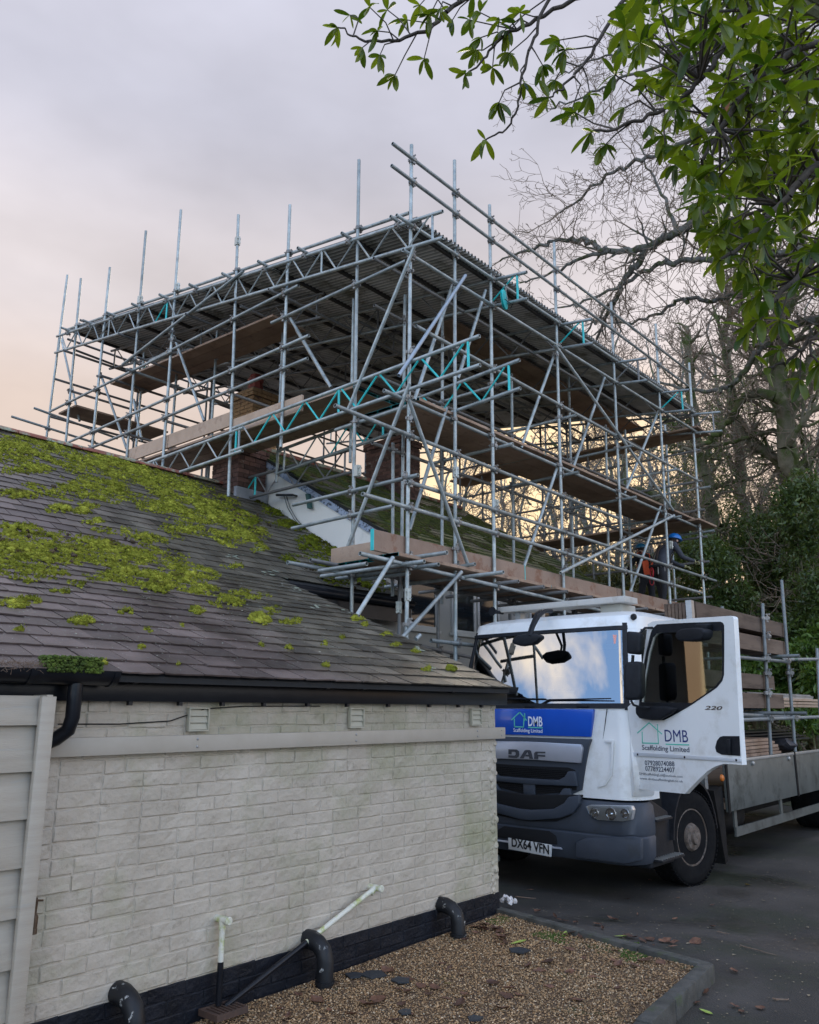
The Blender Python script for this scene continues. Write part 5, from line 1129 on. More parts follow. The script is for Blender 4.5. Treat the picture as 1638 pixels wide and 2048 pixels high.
    # front overhead mirror on a curved arm
    m = MB(); m.path([FX(1103, 1222, 7.86), FX(1090, 1222, 7.72), FX(1078, 1232, 7.56), FX(1068, 1250, 7.46), FX(1060, 1272, 7.40)], [.024, .022, .020, .020, .018], 8); m.path([FX(1082, 1222, 7.90), FX(1072, 1228, 7.66), FX(1062, 1252, 7.46), FX(1056, 1270, 7.42)], [.018, .016, .015, .014], 8); m.build('mirror_arm', plast, TR, smooth=True)
    Q = [FX(*q, 7.40) for q in ((1022, 1281), (1030, 1272), (1056, 1266), (1078, 1269), (1080, 1276), (1066, 1288), (1040, 1292), (1026, 1288))]; m = MB(); m.prism(Q, (.11, 0, .0)); m.build('mirror', plast, TR, bevel=.02, seg=2)
    # roof lights, horn and white board across the roof
    a = FX(1263, 1234, 7.95); m = MB(); m.lathe(a+Vector((.02, -.02, .0)), (-1, -.2, 0), [(.03, 0), (.035, .02), (.02, .05)], 10); m.build('marker_light', plast, TR, smooth=True)
    a = FX(994, 1224, 8.15); m = MB(); m.lathe(a, (-1, 0, 0), [(.02, -.12), (.02, 0), (.035, .06), (.055, .1)], 14); m.build('air_horn', plast, TR, smooth=True)
cabdone = False
TXT = {}
def text(s, bl, br, hpx, plane, mt, parent, name, bold=0, th=.0015, shear=0, squash=None):
    """lettering laid on a plane: bl, br are the picture ends of its base line, hpx the cap height"""
    if plane[0] == 'X': P = lambda q: onX(q[0], q[1], plane[1]); nrm = Vector((-1, 0, 0))
    else: P = lambda q: onP(q[0], q[1], plane[1], plane[2]); nrm = -Vector(plane[1])
    cu = bpy.data.curves.new(name, 'FONT'); cu.body = s; cu.resolution_u = 3; cu.offset = bold; cu.shear = shear
    ob = bpy.data.objects.new(name, cu); COL.objects.link(ob); bpy.context.view_layer.update()
    dg = bpy.context.evaluated_depsgraph_get(); me = bpy.data.meshes.new_from_object(ob.evaluated_get(dg)); bpy.data.objects.remove(ob)
    V = np.array([v.co[:] for v in me.vertices]); F = [tuple(p.vertices) for p in me.polygons]
    x0, x1 = V[:, 0].min(), V[:, 0].max(); h = .70
    A = P(bl); B = P(br); T = P((bl[0], bl[1]-hpx)); T = Vector((A.x+(T-A).dot(Vector((0, 0, 1)))*0, A.y, A.z+(T.z-A.z)))
    u = (B-A)/(x1-x0); w = (T-A)/h
    if nrm.dot(CAM-A) < 0: nrm = -nrm
    W_ = [A+u*(v[0]-x0)+w*v[1]+nrm*th for v in V]
    m = MB(); m.add(W_, F); off = WORLD[parent]
    me2 = bpy.data.meshes.new(name); me2.from_pydata([tuple(v-off) for v in W_], [], F); me2.materials.append(mt)
    o = link(name, me2, parent); o['label'] = 'lettering reading "%s"' % s if len(s) < 24 else 'small lettering'; return o
cab()
def front_marks():
    mint = mat('mint_print', (.12, .55, .42), rough=.5); wt = mat('white_print', (.80, .82, .85), rough=.5); dg = mat('dark_grey_print', (.05, .052, .06), rough=.5)
    Z2 = lambda x, y: (930+x/5.46, 1380+y/5.46)
    def lines(L_, w, plane, mt, par, nm):
        m = MB()
        for a, b in L_:
            if plane[0] == 'X': p, q = onX(*a, plane[1]), onX(*b, plane[1]); nr = Vector((-1, 0, 0))
            else: p, q = onP(*a, plane[1], plane[2]), onP(*b, plane[1], plane[2]); nr = Vector(plane[1]).normalized(); nr = nr if nr.dot(CAM-p) > 0 else -nr
            d = (q-p).normalized(); s = d.cross(nr)*w/2; m.prism([p-s-d*w*.4, q-s+d*w*.4, q+s+d*w*.4, p+s-d*w*.4], nr*.0016)
        m.build(nm, mt, par)
    pl = ('X', 7.563)
    lines([(Z2(510, 325), Z2(598, 242)), (Z2(598, 242), Z2(672, 330)), (Z2(540, 318), Z2(541, 400)), (Z2(541, 400), Z2(640, 405)), (Z2(640, 405), Z2(645, 290)), (Z2(652, 258), Z2(652, 335))], .012, pl, mint, TR, 'house_emblem')
    lines([(Z2(692, 408), Z2(845, 413))], .011, pl, mint, TR, 'underline')
    text('DMB', Z2(692, 392), Z2(848, 396), 19, pl, wt, TR, 'lettering', bold=.018)
    text('Scaffolding Limited', Z2(530, 455), Z2(847, 468), 7.2, pl, wt, TR, 'lettering', bold=.01)
    # maker's name on the silver bar: slab letters
    pz = ('X', 7.512); P = lambda x, y: onX(*Z2(x, y), 7.513)
    def slab(poly, nm='bar_letter'):
        m = MB(); m.prism([P(*q) for q in poly], (-.004, 0, 0)); m.build(nm, dg, TR)
    slab([(476, 647), (565, 650), (590, 668), (594, 700), (588, 728), (565, 742), (476, 737), (476, 712), (545, 716), (556, 702), (554, 682), (545, 675), (508, 673), (508, 703), (476, 701)])
    slab([(600, 744), (652, 660), (672, 654), (710, 656), (722, 668), (744, 752), (706, 750), (700, 728), (658, 724), (668, 706), (695, 708), (686, 678), (680, 678), (640, 746)])
    slab([(757, 752), (757, 690), (775, 672), (878, 674), (878, 690), (800, 688), (792, 696), (792, 706), (876, 710), (876, 728), (800, 724), (800, 755)])
front_marks()
# ---- the open door
AZ = radians(248); DH = Vector((XF+.045, YN, 1.6)); DN = Vector((sin(AZ), -cos(AZ), 0)); DPL = ('P', DN, DH)
Z3 = lambda x, y: (1230+x/4.015, 1200+y/4.015)
def DP(x, y, off=0):
    p = onP(*Z3(x, y), DN, DH); n = DN if DN.dot(CAM-p) > 0 else -DN; return p+n*off
def door():
    n = DN if DN.dot(CAM-DH) > 0 else -DN
    d = MB()
    # frame with a window opening: outer and inner loops bridged
    def ringprism(outer, inner, off, th, mt, nm, par, bev=.004):
        O = [DP(*q, off) for q in outer]; I = [DP(*q, off) for q in inner]; b = MB(); bm = bmesh.new()
        vo = [bm.verts.new(p) for p in O]; vi = [bm.verts.new(p) for p in I]
        eo = [bm.edges.new((vo[i], vo[(i+1) % len(vo)])) for i in range(len(vo))]; ei = [bm.edges.new((vi[i], vi[(i+1) % len(vi)])) for i in range(len(vi))]
        bmesh.ops.triangle_fill(bm, use_beauty=True, use_dissolve=False, edges=eo+ei)
        # drop triangles whose centre falls inside the opening
        g = bmesh.ops.extrude_face_region(bm, geom=bm.faces[:]); bmesh.ops.translate(bm, verts=[v for v in g['geom'] if isinstance(v, bmesh.types.BMVert)], vec=-n*th)
        bmesh.ops.recalc_face_normals(bm, faces=bm.faces); off_ = WORLD[par]
        for v in bm.verts: v.co -= off_
        me = bpy.data.meshes.new(nm); bm.to_mesh(me); bm.free(); me.materials.append(mt); return link(nm, me, par)
    outer = [(262, 195), (300, 172), (600, 148), (925, 127), (945, 135), (952, 150), (962, 320), (985, 760), (1003, 1080), (1021, 1325), (945, 1318), (870, 1316), (800, 1338), (740, 1376), (680, 1432), (620, 1492), (562, 1556), (350, 1536), (140, 1512), (130, 1300), (130, 1080), (112, 960), (102, 860), (150, 815), (190, 790), (215, 560), (258, 232)]
    glass = [(305, 300), (330, 272), (360, 262), (600, 252), (860, 246), (863, 430), (863, 610), (850, 640), (800, 700), (715, 762), (620, 826), (400, 823), (214, 820), (232, 640), (270, 420)]
    fo = [(290, 262), (306, 226), (340, 196), (600, 182), (848, 174), (868, 184), (877, 204), (878, 420), (876, 600), (862, 650), (818, 704), (715, 775), (612, 845), (505, 908), (395, 966), (300, 966), (230, 955), (200, 925), (188, 880), (196, 826), (210, 640), (250, 430)]
    dr = ringprism(outer, glass, 0, .055, white, 'door', TR); dr['label'] = 'open white door of the lorry with a big cut-corner window'
    ringprism(fo, glass, .004, .012, plast, 'window_frame', dr)
    m = MB(); m.prism([DP(*q, -.02) for q in glass], -n*.005); m.build('door_glass', sdg, dr)
    # mirror bulge below the window, kerb mirror above it
    m = MB(); Q = [(196, 850), (420, 852), (530, 870), (480, 915), (395, 960), (300, 962), (228, 950), (198, 915)]; m.prism([DP(*q, .01) for q in Q], n*.05); m.build('door_moulding', plast, dr, bevel=.02, seg=3)
    m = MB(); Q = [(588, 300), (600, 262), (640, 238), (760, 228), (815, 240), (830, 262), (822, 300), (800, 325), (700, 340), (620, 335)]; m.prism([DP(*q, .05) for q in Q], n*.12); m.prism([DP(*q, .004) for q in ((690, 195), (790, 192), (785, 245), (695, 250))], n*.08); m.build('kerb_mirror', plast, dr, bevel=.02, seg=3)
    # handle recess
    m = MB(); Q = [(872, 1092), (1001, 1093), (1008, 1252), (860, 1242), (818, 1220), (808, 1185), (822, 1130), (845, 1100)]; m.prism([DP(*q, .002) for q in Q], n*.004); h = m.build('handle_recess', plast, dr)
    m = MB(); m.prism([DP(*q, .008) for q in ((912, 1118), (945, 1118), (942, 1242), (905, 1238))], n*.025); m.build('door_handle', plast, h, bevel=.008)
    # aluminium rubbing strip
    m = MB(); m.prism([DP(*q, .001) for q in ((142, 1222), (1015, 1270), (1017, 1302), (142, 1251))], n*.009); s = m.build('rubbing_strip', mat('strip_paint', (.62, .64, .66), rough=.35, metal=.2), dr, bevel=.002)
    for q in ((188, 1240), (565, 1262), (980, 1286)): m = MB(); m.lathe(DP(*q, .010), n, [(.011, 0), (.009, .003)], 8); m.build('screw', plast, s)
    # printing
    nb = mat('navy_print', (.012, .03, .16), rough=.5); mint = MC['mint_print']; dk = mat('slate_print', (.05, .06, .09), rough=.5)
    def lines(L_, w, mt, nm):
        m = MB()
        for a, b in L_:
            p, q = DP(*a, .0012), DP(*b, .0012); d_ = (q-p).normalized(); s_ = d_.cross(n)*w/2; m.prism([p-s_-d_*w*.4, q-s_+d_*w*.4, q+s_+d_*w*.4, p+s_-d_*w*.4], n*.0012)
        m.build(nm, mt, dr)
    lines([((182, 1067), (275, 986)), ((275, 986), (376, 1075)), ((219, 1062), (221, 1148)), ((221, 1148), (350, 1152)), ((350, 1152), (344, 1050)), ((342, 1000), (344, 1056))], .011, mint, 'house_emblem')
    lines([((411, 1158), (593, 1163))], .011, mint, 'underline')
    T = lambda s, a, b, h_, mt=nb, bold=.0, sh=0: text(s, Z3(*a), Z3(*b), h_, ('P', DN, DH), mt, dr, 'lettering', bold=bold, th=.0025, shear=sh)
    T('DMB', (404, 1136), (590, 1143), 24.0, nb, .0)
    T('Scaffolding Limited', (219, 1202), (600, 1222), 9.6, dk, .012)
    T('07928074088', (242, 1325), (480, 1336), 9.4, dk, .012); T('07789224407', (245, 1370), (483, 1385), 9.4, dk, .012)
    T('DMBScaffoldingLtd@outlook.com', (197, 1402), (543, 1427), 4.6, dk); T('www.dmbscaffoldingltd.co.uk', (201, 1440), (548, 1466), 4.6, dk)
    T('220', (720, 880), (866, 884), 7.6, mat('chrome_print', (.25, .25, .26), rough=.25, metal=.9), .02, .3)
door()
# ---- chassis, wheels, steps
def wheel(c, r, w, parent, steer=0, hub=True):
    c = Vector(c); ax_ = Vector((sin(steer), -cos(steer), 0)).normalized()
    b = MB(); b.lathe(c, ax_, [(r*.62, -w), (r*.93, -w), (r*.985, -w+.02), (r, -w+.045), (r, -.045), (r*.985, -.02), (r*.93, .0), (r*.80, .008), (r*.62, -.004), (r*.6, -.02)], 44); t = b.build('tyre', rubber, parent, smooth=True)
    b = MB()
    a = ax_.orthogonal().normalized(); a2 = ax_.cross(a)
    for i in range(60):
        an = 2*pi*i/60
        for k in (-.8, -.45, -.1): b.obox(c+a*(cos(an)*r)+a2*(sin(an)*r)+ax_*(w*k), (a*cos(an)+a2*sin(an))*.005, (a2*cos(an)-a*sin(an))*.014, ax_*w*.10)
    b.build('tread', rubber, t)['kind'] = 'stuff'
    b = MB(); b.lathe(c, ax_, [(r*.60, -.05), (r*.615, -.015), (r*.58, -.01), (r*.55, -.05), (r*.50, -.10), (r*.34, -.085), (r*.30, -.02), (r*.26, .01), (r*.16, .02), (r*.14, .045), (.02, .05)], 36); rm = b.build('rim', rustm, parent, smooth=True)
    for i in range(10):
        an = 2*pi*i/10; b = MB(); b.lathe(c+a*(cos(an)*r*.38)+a2*(sin(an)*r*.38)-ax_*.09, ax_, [(.021, 0), (.021, .035), (.012, .05)], 6); b.build('wheel_nut', rustm, rm)
    for i in range(10):
        an = 2*pi*(i+.5)/10; b = MB(); b.lathe(c+a*(cos(an)*r*.50)+a2*(sin(an)*r*.50)-ax_*.1, ax_, [(.028, 0), (.026, .012)], 10); b.build('hand_hole', chass, rm)
def under():
    R = .465; wc = onY(1394, 1672, YN-.02)
    cx = wc.x; cz = GL+R
    wheel((cx, YN+.02, cz), R, .28, TR, steer=radians(-10)); wheel((cx, 2*YC-YN-.2, cz), R, .28, TR, steer=radians(-10))
    wheel((cx+5.5, YN+.06, cz), R, .5, TR)
    wheel((cx+5.5, 2*YC-YN-.1, cz), R, .5, TR)
    # black wing behind the door bottom and under-cab mass
    b = MB(); b.box((7.75, YN+.12, .28), (8.30, YF-.1, .80)); b.build('under_cab', chass, TR)
    b = MB(); n = 12; P = [(cx+cos(a)*(R+.09), cz+sin(a)*(R+.09)) for a in [pi*(.02+.96*i/n) for i in range(n+1)]]; Q = [(cx+cos(a)*(R+.115), cz+sin(a)*(R+.115)) for a in [pi*(.02+.96*i/n) for i in range(n+1)]]
    V = [(x, YN-.02, z) for x, z in P]+[(x, YN-.02, z) for x, z in Q]+[(x, YN+.5, z) for x, z in P]+[(x, YN+.5, z) for x, z in Q]; k = n+1; F = []
    for i in range(n): F += [(i, i+1, k+i+1, k+i), (2*k+i, 3*k+i, 3*k+i+1, 2*k+i+1), (i, 2*k+i, 2*k+i+1, i+1), (k+i, k+i+1, 3*k+i+1, 3*k+i)]
    b.add(V, F).build('wheel_arch', plast, TR, smooth=True)
    b = MB(); b.box((8.3, YN+.45, .1), (9.4, YF-.45, .8)); b.box((9.4, YN+.55, .25), (15.6, YN+.7, .55)); b.box((9.4, YF-.7, .25), (15.6, YF-.55, .55)); b.build('chassis', chass, TR)
    # cab side behind the wheel and lower valance
    b = MB(); b.box((8.02, YN+.30, .80), (9.35, YN+.34, 1.62)); b.box((9.05, YN, 1.02), (9.35, YN+.05, 2.45)); b.box((8.0, YN+.35, .3), (9.4, YF-.3, .8)); b.build('door_opening', plast, TR)
    # steps with metal treads
    b = MB(); P = [(7.76, .14), (8.30, .14), (8.32, .26), (8.26, .44), (8.22, .62), (7.80, .78)]; b.prism([(x, YN+.02, z) for x, z in P], (0, .3, 0)); st = b.build('step_housing', plast, TR, bevel=.02)
    for z, x0, x1, y0 in ((.20, 7.80, 8.32, YN-.08), (.56, 7.80, 8.16, YN-.05)):
        b = MB(); b.box((x0, y0, z), (x1, YN+.1, z+.02)); b.build('step_plate', plast, st, bevel=.004)
        for i in range(10):
            x = x0+.02+(x1-x0-.05)*i/9; b = MB(); b.box((x, y0+.008, z+.0205), (x+.012, YN+.08, z+.030)); b.build('step_tread', alu, st)
    # fuel tank etc
    b = MB(); b.lathe((9.7, YN+.36, .38), (1, 0, 0), [(.22, 0), (.25, .02), (.25, .9), (.22, .92)], 18); b.build('air_tank', chass, TR, smooth=True)
under()
# ---- load bed
def bed():
    Y_ = YN-.03
    a, b_, c, d = onY(1447, 1532, Y_), onY(1453, 1621, Y_), onY(1638, 1498, Y_), onY(1638, 1584, Y_)
    x0 = onY(1450, 1540, Y_).x; ztop = (onY(1487, 1517, Y_).z+c.z)/2; zb = (b_.z+d.z)/2; xe = 15.8
    FAR = YF+.0
    m = MB(); m.box((x0, Y_, zb), (xe, Y_+.03, ztop)); m.build('side_board', dirtym, TR, bevel=.004)
    for x in (x0-.005, x0+2.55, x0+5.1): m = MB(); m.box((x, Y_-.012, zb-.01), (x+.06, Y_-.0005, ztop+.01)); m.build('side_post', chass, TR)
    m = MB(); m.box((x0, Y_-.01, ztop-.035), (xe, Y_-.001, ztop)); m.build('top_rail', alu, TR, bevel=.003)
    for x in (x0+.9, x0+2.3, x0+3.8): m = MB(); m.lathe((x, Y_-.002, ztop-.07), (0, -1, 0), [(.028, 0), (.026, .02), (.012, .03)], 10); m.build('latch', alu, TR, smooth=True)
    m = MB(); m.box((x0, Y_+.03, zb+.03), (xe, FAR, zb+.10)); m.build('bed_floor', mat('bed_planks', (.12, .085, .06), (.18, .13, .09), scale=4, rough=.8), TR)
    m = MB(); m.box((x0, FAR, zb), (xe, FAR+.03, ztop)); m.build('side_board', dirtym, TR)
    # headboard with mesh behind the cab
    hz = onY(1418, 1210, YN+.12).z; m = MB()
    for y in (YN+.1, YC, FAR-.15): m.box((9.42, y, zb), (9.50, y+.07, hz))
    for z in (1.6, 2.3): m.box((9.43, YN+.171, z), (9.49, YC-.001, z+.05)); m.box((9.43, YC+.071, z), (9.49, FAR-.151, z+.05))
    m.build('headboard', alu, TR)
    m = MB()
    for i in range(26): y = YN+.18+i*.085; m.box((9.452, y, 1.0), (9.457, y+.005, 2.3))
    for i in range(15): z = 1.05+i*.085; m.box((9.458, YN+.17, z), (9.463, FAR-.16, z+.005))
    m.build('headboard_mesh', alu, TR)
    # side guard below
    a = onY(1470, 1668, Y_); c2 = onY(1638, 1608, Y_); m = MB(); m.box((x0+.25, Y_+.02, .20), (cx2+.6, Y_+.045, .30)); m.box((x0+.25, Y_+.03, .30), (x0+.33, Y_+.05, zb)); m.box((x0+1.9, Y_+.03, .30), (x0+1.98, Y_+.05, zb)); m.build('side_guard', dirtym, TR)
    p = onY(1440, 1556, YN); m = MB(); m.lathe((x0-.08, Y_+.02, p.z), (0, -1, 0), [(.04, 0), (.036, .02), (.02, .03)], 12); m.build('marker_light', mat('amber_lamp', (.55, .15, .02), rough=.3), TR, smooth=True)
    m = MB(); m.prism([(x0-.28, Y_+.04, zb+.25), (x0-.02, Y_+.04, zb+.28), (x0-.02, Y_+.04, -.02), (x0-.10, Y_+.04, -.05)], (0, .5, 0)); m.build('mud_guard', chass, TR)
    return x0, ztop, zb, Y_
cx2 = onY(1394, 1672, YN-.02).x+4.3
BX0, BZT, BZB, BY = bed()
# ---- rack tubes on the bed and the load
def load():
    Y_ = BY+.09
    rk = thing('tube_rack', 'grey tube rack standing on the lorry bed', 'rack', (10.5, Y_, BZB))
    gt = mat('rack_tube', (.16, .18, .18), (.24, .26, .265), scale=8, rough=.5, metal=.3, rand=.2, c3=(.05, .12, .10), c3t=(.6, .7), s3=4)
    T = lambda p, q, n='tube', m_=gt: (lambda b: b.build(n, m_, rk, smooth=True))(MB().tube(p, q, R_, 10))
    P = lambda x, y, v=Y_: onY(x, y, v)
    def vt(a, b, v): p, q = P(*a, v), P(*b, v); p.z -= 0; q = Vector((q.x, q.y, BZB+.1)); return T(q, p, 'upright')
    u1 = vt((1525, 1207), (1539, 1510), Y_); u2 = vt((1563, 1160), (1589, 1505), Y_); u3 = vt((1634, 1297), (1640, 1500), Y_)
    for q in ((1444, 1213),): T(Vector((P(*q, Y_+.2).x, Y_+.2, BZB+.1)), P(*q, Y_+.2), 'upright')
    T(P(1470, 1314), P(1572, 1323), 'rail'); T(P(1479, 1440), P(1660, 1433), 'rail'); T(P(1440, 1428), P(1600, 1434, Y_+.05), 'rail')
    xx = P(1563, 1320).x
    for z, x in ((P(1570, 1322).z+.06, xx), (P(1520, 1436).z+.06, P(1530, 1436).x), (P(1520, 1436).z+.06, xx+.05)): T((x, Y_-.25, z), (x, YF-.1, z), 'cross_tube')
    zt2 = P(1600, 1319).z; T((P(1525, 1320).x, YF-.3, zt2), (xx+1.2, YF-.3, zt2), 'rail')
    for x in (P(1518, 1340).x, P(1563, 1340).x+.5, xx+1.2): T((x, YF-.3, BZB+.1), (x, YF-.3, zt2+.25), 'upright')
    T((P(1634, 1300).x, Y_, P(1634, 1318).z), (xx, Y_, P(1575, 1321).z), 'rail')
    cm = bpy.data.meshes.get('coupler')
    for q in ((1527, 1237), (1530, 1273), (1529, 1317), (1570, 1323), (1536, 1437), (1586, 1435), (1531, 1347), (1576, 1346), (1532, 1386)):
        link('coupler', cm, rk, P(*q), (0, 0, random.uniform(-.4, .4)))
    # boards on edge, four packs
    wd = mat('stacked_board', (.105, .07, .05), (.165, .115, .08), scale=2.2, rough=.8, stretch=(.4, 1, 3), rand=.2, c3=(.07, .045, .03), c3t=(.5, .65), s3=3)
    g = 'boards stacked on edge on the lorry'
    rows = [((1440, 1222), (1569, 1249), (1470, 1262), 'upper pack, top row'), ((1440, 1266), (1569, 1282), (1470, 1303), 'upper pack, lower row'), ((1440, 1345), (1547, 1346), (1470, 1384), 'lower pack, short top row'), ((1440, 1385), (1566, 1385), (1470, 1424), 'lower pack, long bottom row')]
    labs = ['nearest brown board in the top row of the upper stack on the lorry', 'nearest brown board in the second row of the upper stack on the lorry', 'nearest brown board in the short third row of the lorry load', 'nearest brown board in the bottom row above the rail on the lorry']
    for k, (a, b_, c, _) in enumerate(rows):
        yb = Y_+.04; zt_ = (onY(1476, {0: 1224, 1: 1264.5, 2: 1345, 3: 1385}[k], yb).z); h = .205 if k < 2 else .19
        x1 = onY(b_[0], b_[1], yb).x
        for j in range(9):
            y = yb+j*.045; m = MB(); dx = random.uniform(-.03, .03) if j else 0; m.box((9.56, y, zt_-h), (x1+dx, y+.038, zt_)); o = m.build('scaffold_board', wd, None, bevel=.003, seg=1)
            lb = labs[k] if j == 0 else '%s board inwards in the %s row of edge-stacked lorry boards' % (('second', 'third', 'fourth', 'fifth', 'sixth', 'seventh', 'eighth', 'ninth')[j-1], ('top', 'second', 'third', 'bottom')[k])
            tag(o, lb, 'board', g)
        if k in (1, 3):
            for x in (9.7, 10.6): T((x, Y_-.0, zt_-h-.03), (x, YF-.2, zt_-h-.03), 'cross_tube')
    # flat boards and steel sheets lower down, a bag, a far stack
    for j in range(7):
        z = BZT-.12+j*.045; x1 = onY(1546-j*3, 1500, Y_+.3).x; m = MB(); m.box((9.6+random.uniform(0, .05), Y_+.12+random.uniform(0, .05), z), (x1+random.uniform(-.1, .1), Y_+1.3, z+.038)); o = m.build('scaffold_board', boardm, None, bevel=.003, seg=1)
        tag(o, '%s flat board from the bottom of the low pile beside the black bag' % ('first', 'second', 'third', 'fourth', 'fifth', 'sixth', 'seventh')[j], 'board', 'flat boards on the lorry bed')
    m = MB(); z = BZT+.02
    bgm = mat('black_bag', (.012, .013, .016), (.03, .03, .035), scale=10, rough=.45, bump=1, bscale=30)
    p = onY(1567, 1490, Y_+.15); n = 14; C = [Vector((p.x+random.uniform(-.16, .16), p.y+random.uniform(-.1, .2), p.z+random.uniform(-.08, .04))) for _ in range(26)]
    V0, F0 = ico(2); VV = []; FF = []
    for i, v in enumerate(V0):
        d = Vector(v); r = .16*(1+.35*(fbm(np.array([d.x*2.2+5]), np.array([d.y*2.2+d.z*1.7]), 5)[0]-.5)*2); VV.append(p+Vector((d.x*r*1.35, d.y*r*1.1, d.z*r*.62)))
    m.add(VV, [tuple(f) for f in F0]); o = m.build('bag', bgm, None, smooth=True); tag(o, 'crumpled black rubbish bag on the lorry bed between the uprights', 'bag')
    p = onY(1612, 1395, Y_+.5); 
    sh = MC['sheet_steel']; z = onY(1600, 1388, Y_+.4).z
    cs = bpy.data.meshes['corrugated_sheet']
    for j in range(3):
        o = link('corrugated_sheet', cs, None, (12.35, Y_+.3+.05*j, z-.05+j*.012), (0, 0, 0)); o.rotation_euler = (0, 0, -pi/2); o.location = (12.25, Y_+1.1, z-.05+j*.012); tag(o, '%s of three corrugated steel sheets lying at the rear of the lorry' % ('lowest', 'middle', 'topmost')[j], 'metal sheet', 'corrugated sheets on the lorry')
    for j, zz_ in enumerate((z-.12, z-.17, z-.215)):
        m = MB(); m.box((12.1+.06*j, Y_+.25, zz_), (15.3, Y_+.48, zz_+.038)); o = m.build('scaffold_board', boardl, None, bevel=.003, seg=1); tag(o, '%s of three pale flat boards under the corrugated sheets on the lorry' % ('topmost', 'middle', 'lowest')[j], 'board', 'pale boards under the sheets')
    m = MB(); m.box((11.9, Y_+.3, z-.26), (12.35, Y_+.9, z-.12)); o = m.build('crate', mat('blue_crate', (.02, .07, .10), rough=.5), None, bevel=.01); tag(o, 'dark blue-green plastic crate behind the stacked boards on the lorry', 'crate')
    for j in range(4):
        m = MB(); m.box((11.0+.2*j, Y_+.5+j*.1, BZT+.1+j*.04), (15.2, Y_+.9+j*.1, BZT+.12+j*.04)); o = m.build('steel_plate', mat('dark_steel', (.03, .035, .045), rough=.4, metal=.4), None); tag(o, '%s dark flat steel plate lying under the rack rail on the lorry' % ('lowest', 'second lowest', 'second highest', 'highest')[j], 'metal sheet', 'steel plates on the lorry')
    # pale board across the cab roof on its support
    a, b2 = onX(1000, 1213, 8.2), onX(1250, 1190, 8.2)
    z0 = onX(1249, 1203, 8.2).z; z1 = onX(1249, 1191, 8.2).z
    pm_ = mat('pale_board', (.42, .40, .36), (.50, .48, .44), scale=5, rough=.7, c3=(.3, .27, .22), c3t=(.55, .7), s3=4)
    m = MB(); m.box((8.2, b2.y, z0), (8.50, a.y, z1)); o = m.build('roof_board', pm_, None, bevel=.004); tag(o, 'pale grey board lying across the lorry cab roof', 'board')
    m = MB(); m.box((8.3, onX(1243, 1215, 8.3).y, 2.5), (8.65, onX(1200, 1215, 8.3).y, z0-.002)); m.build('roof_support', mat('support_cream', (.38, .37, .32), rough=.6), TR, bevel=.01)
    m = MB(); m.box((8.3, onX(1040, 1215, 8.3).y, 2.5), (8.4, onX(1030, 1215, 8.3).y, z0-.002)); m.build('roof_support', alu, TR)
load()
# ================================================================ trees
bark = mat('mossy_bark', (.09, .078, .045), (.17, .15, .10), scale=5, rough=.9, bump=.6, bscale=30, c3=(.065, .085, .018), c3t=(.46, .58), s3=2.2)
barkl = mat('lichen_bark', (.10, .095, .08), (.19, .185, .165), scale=14, rough=.9, c3=(.07, .085, .03), c3t=(.5, .6), s3=5)
twigm = mat('twig_bark', (.16, .115, .08), (.27, .21, .155), scale=6, rough=.9)
def nrm(v): return v/(np.linalg.norm(v)+1e-9)
def smoothpath(P, n=6):
    P = [np.array(p, float) for p in P]; out = []
    for i in range(len(P)-1):
        p0 = P[max(i-1, 0)]; p1 = P[i]; p2 = P[i+1]; p3 = P[min(i+2, len(P)-1)]
        for k in range(n):
            t = k/n; out.append(.5*((2*p1)+(-p0+p2)*t+(2*p0-5*p1+4*p2-p3)*t*t+(-p0+3*p1-3*p2+p3)*t**3))
    out.append(P[-1]); return out
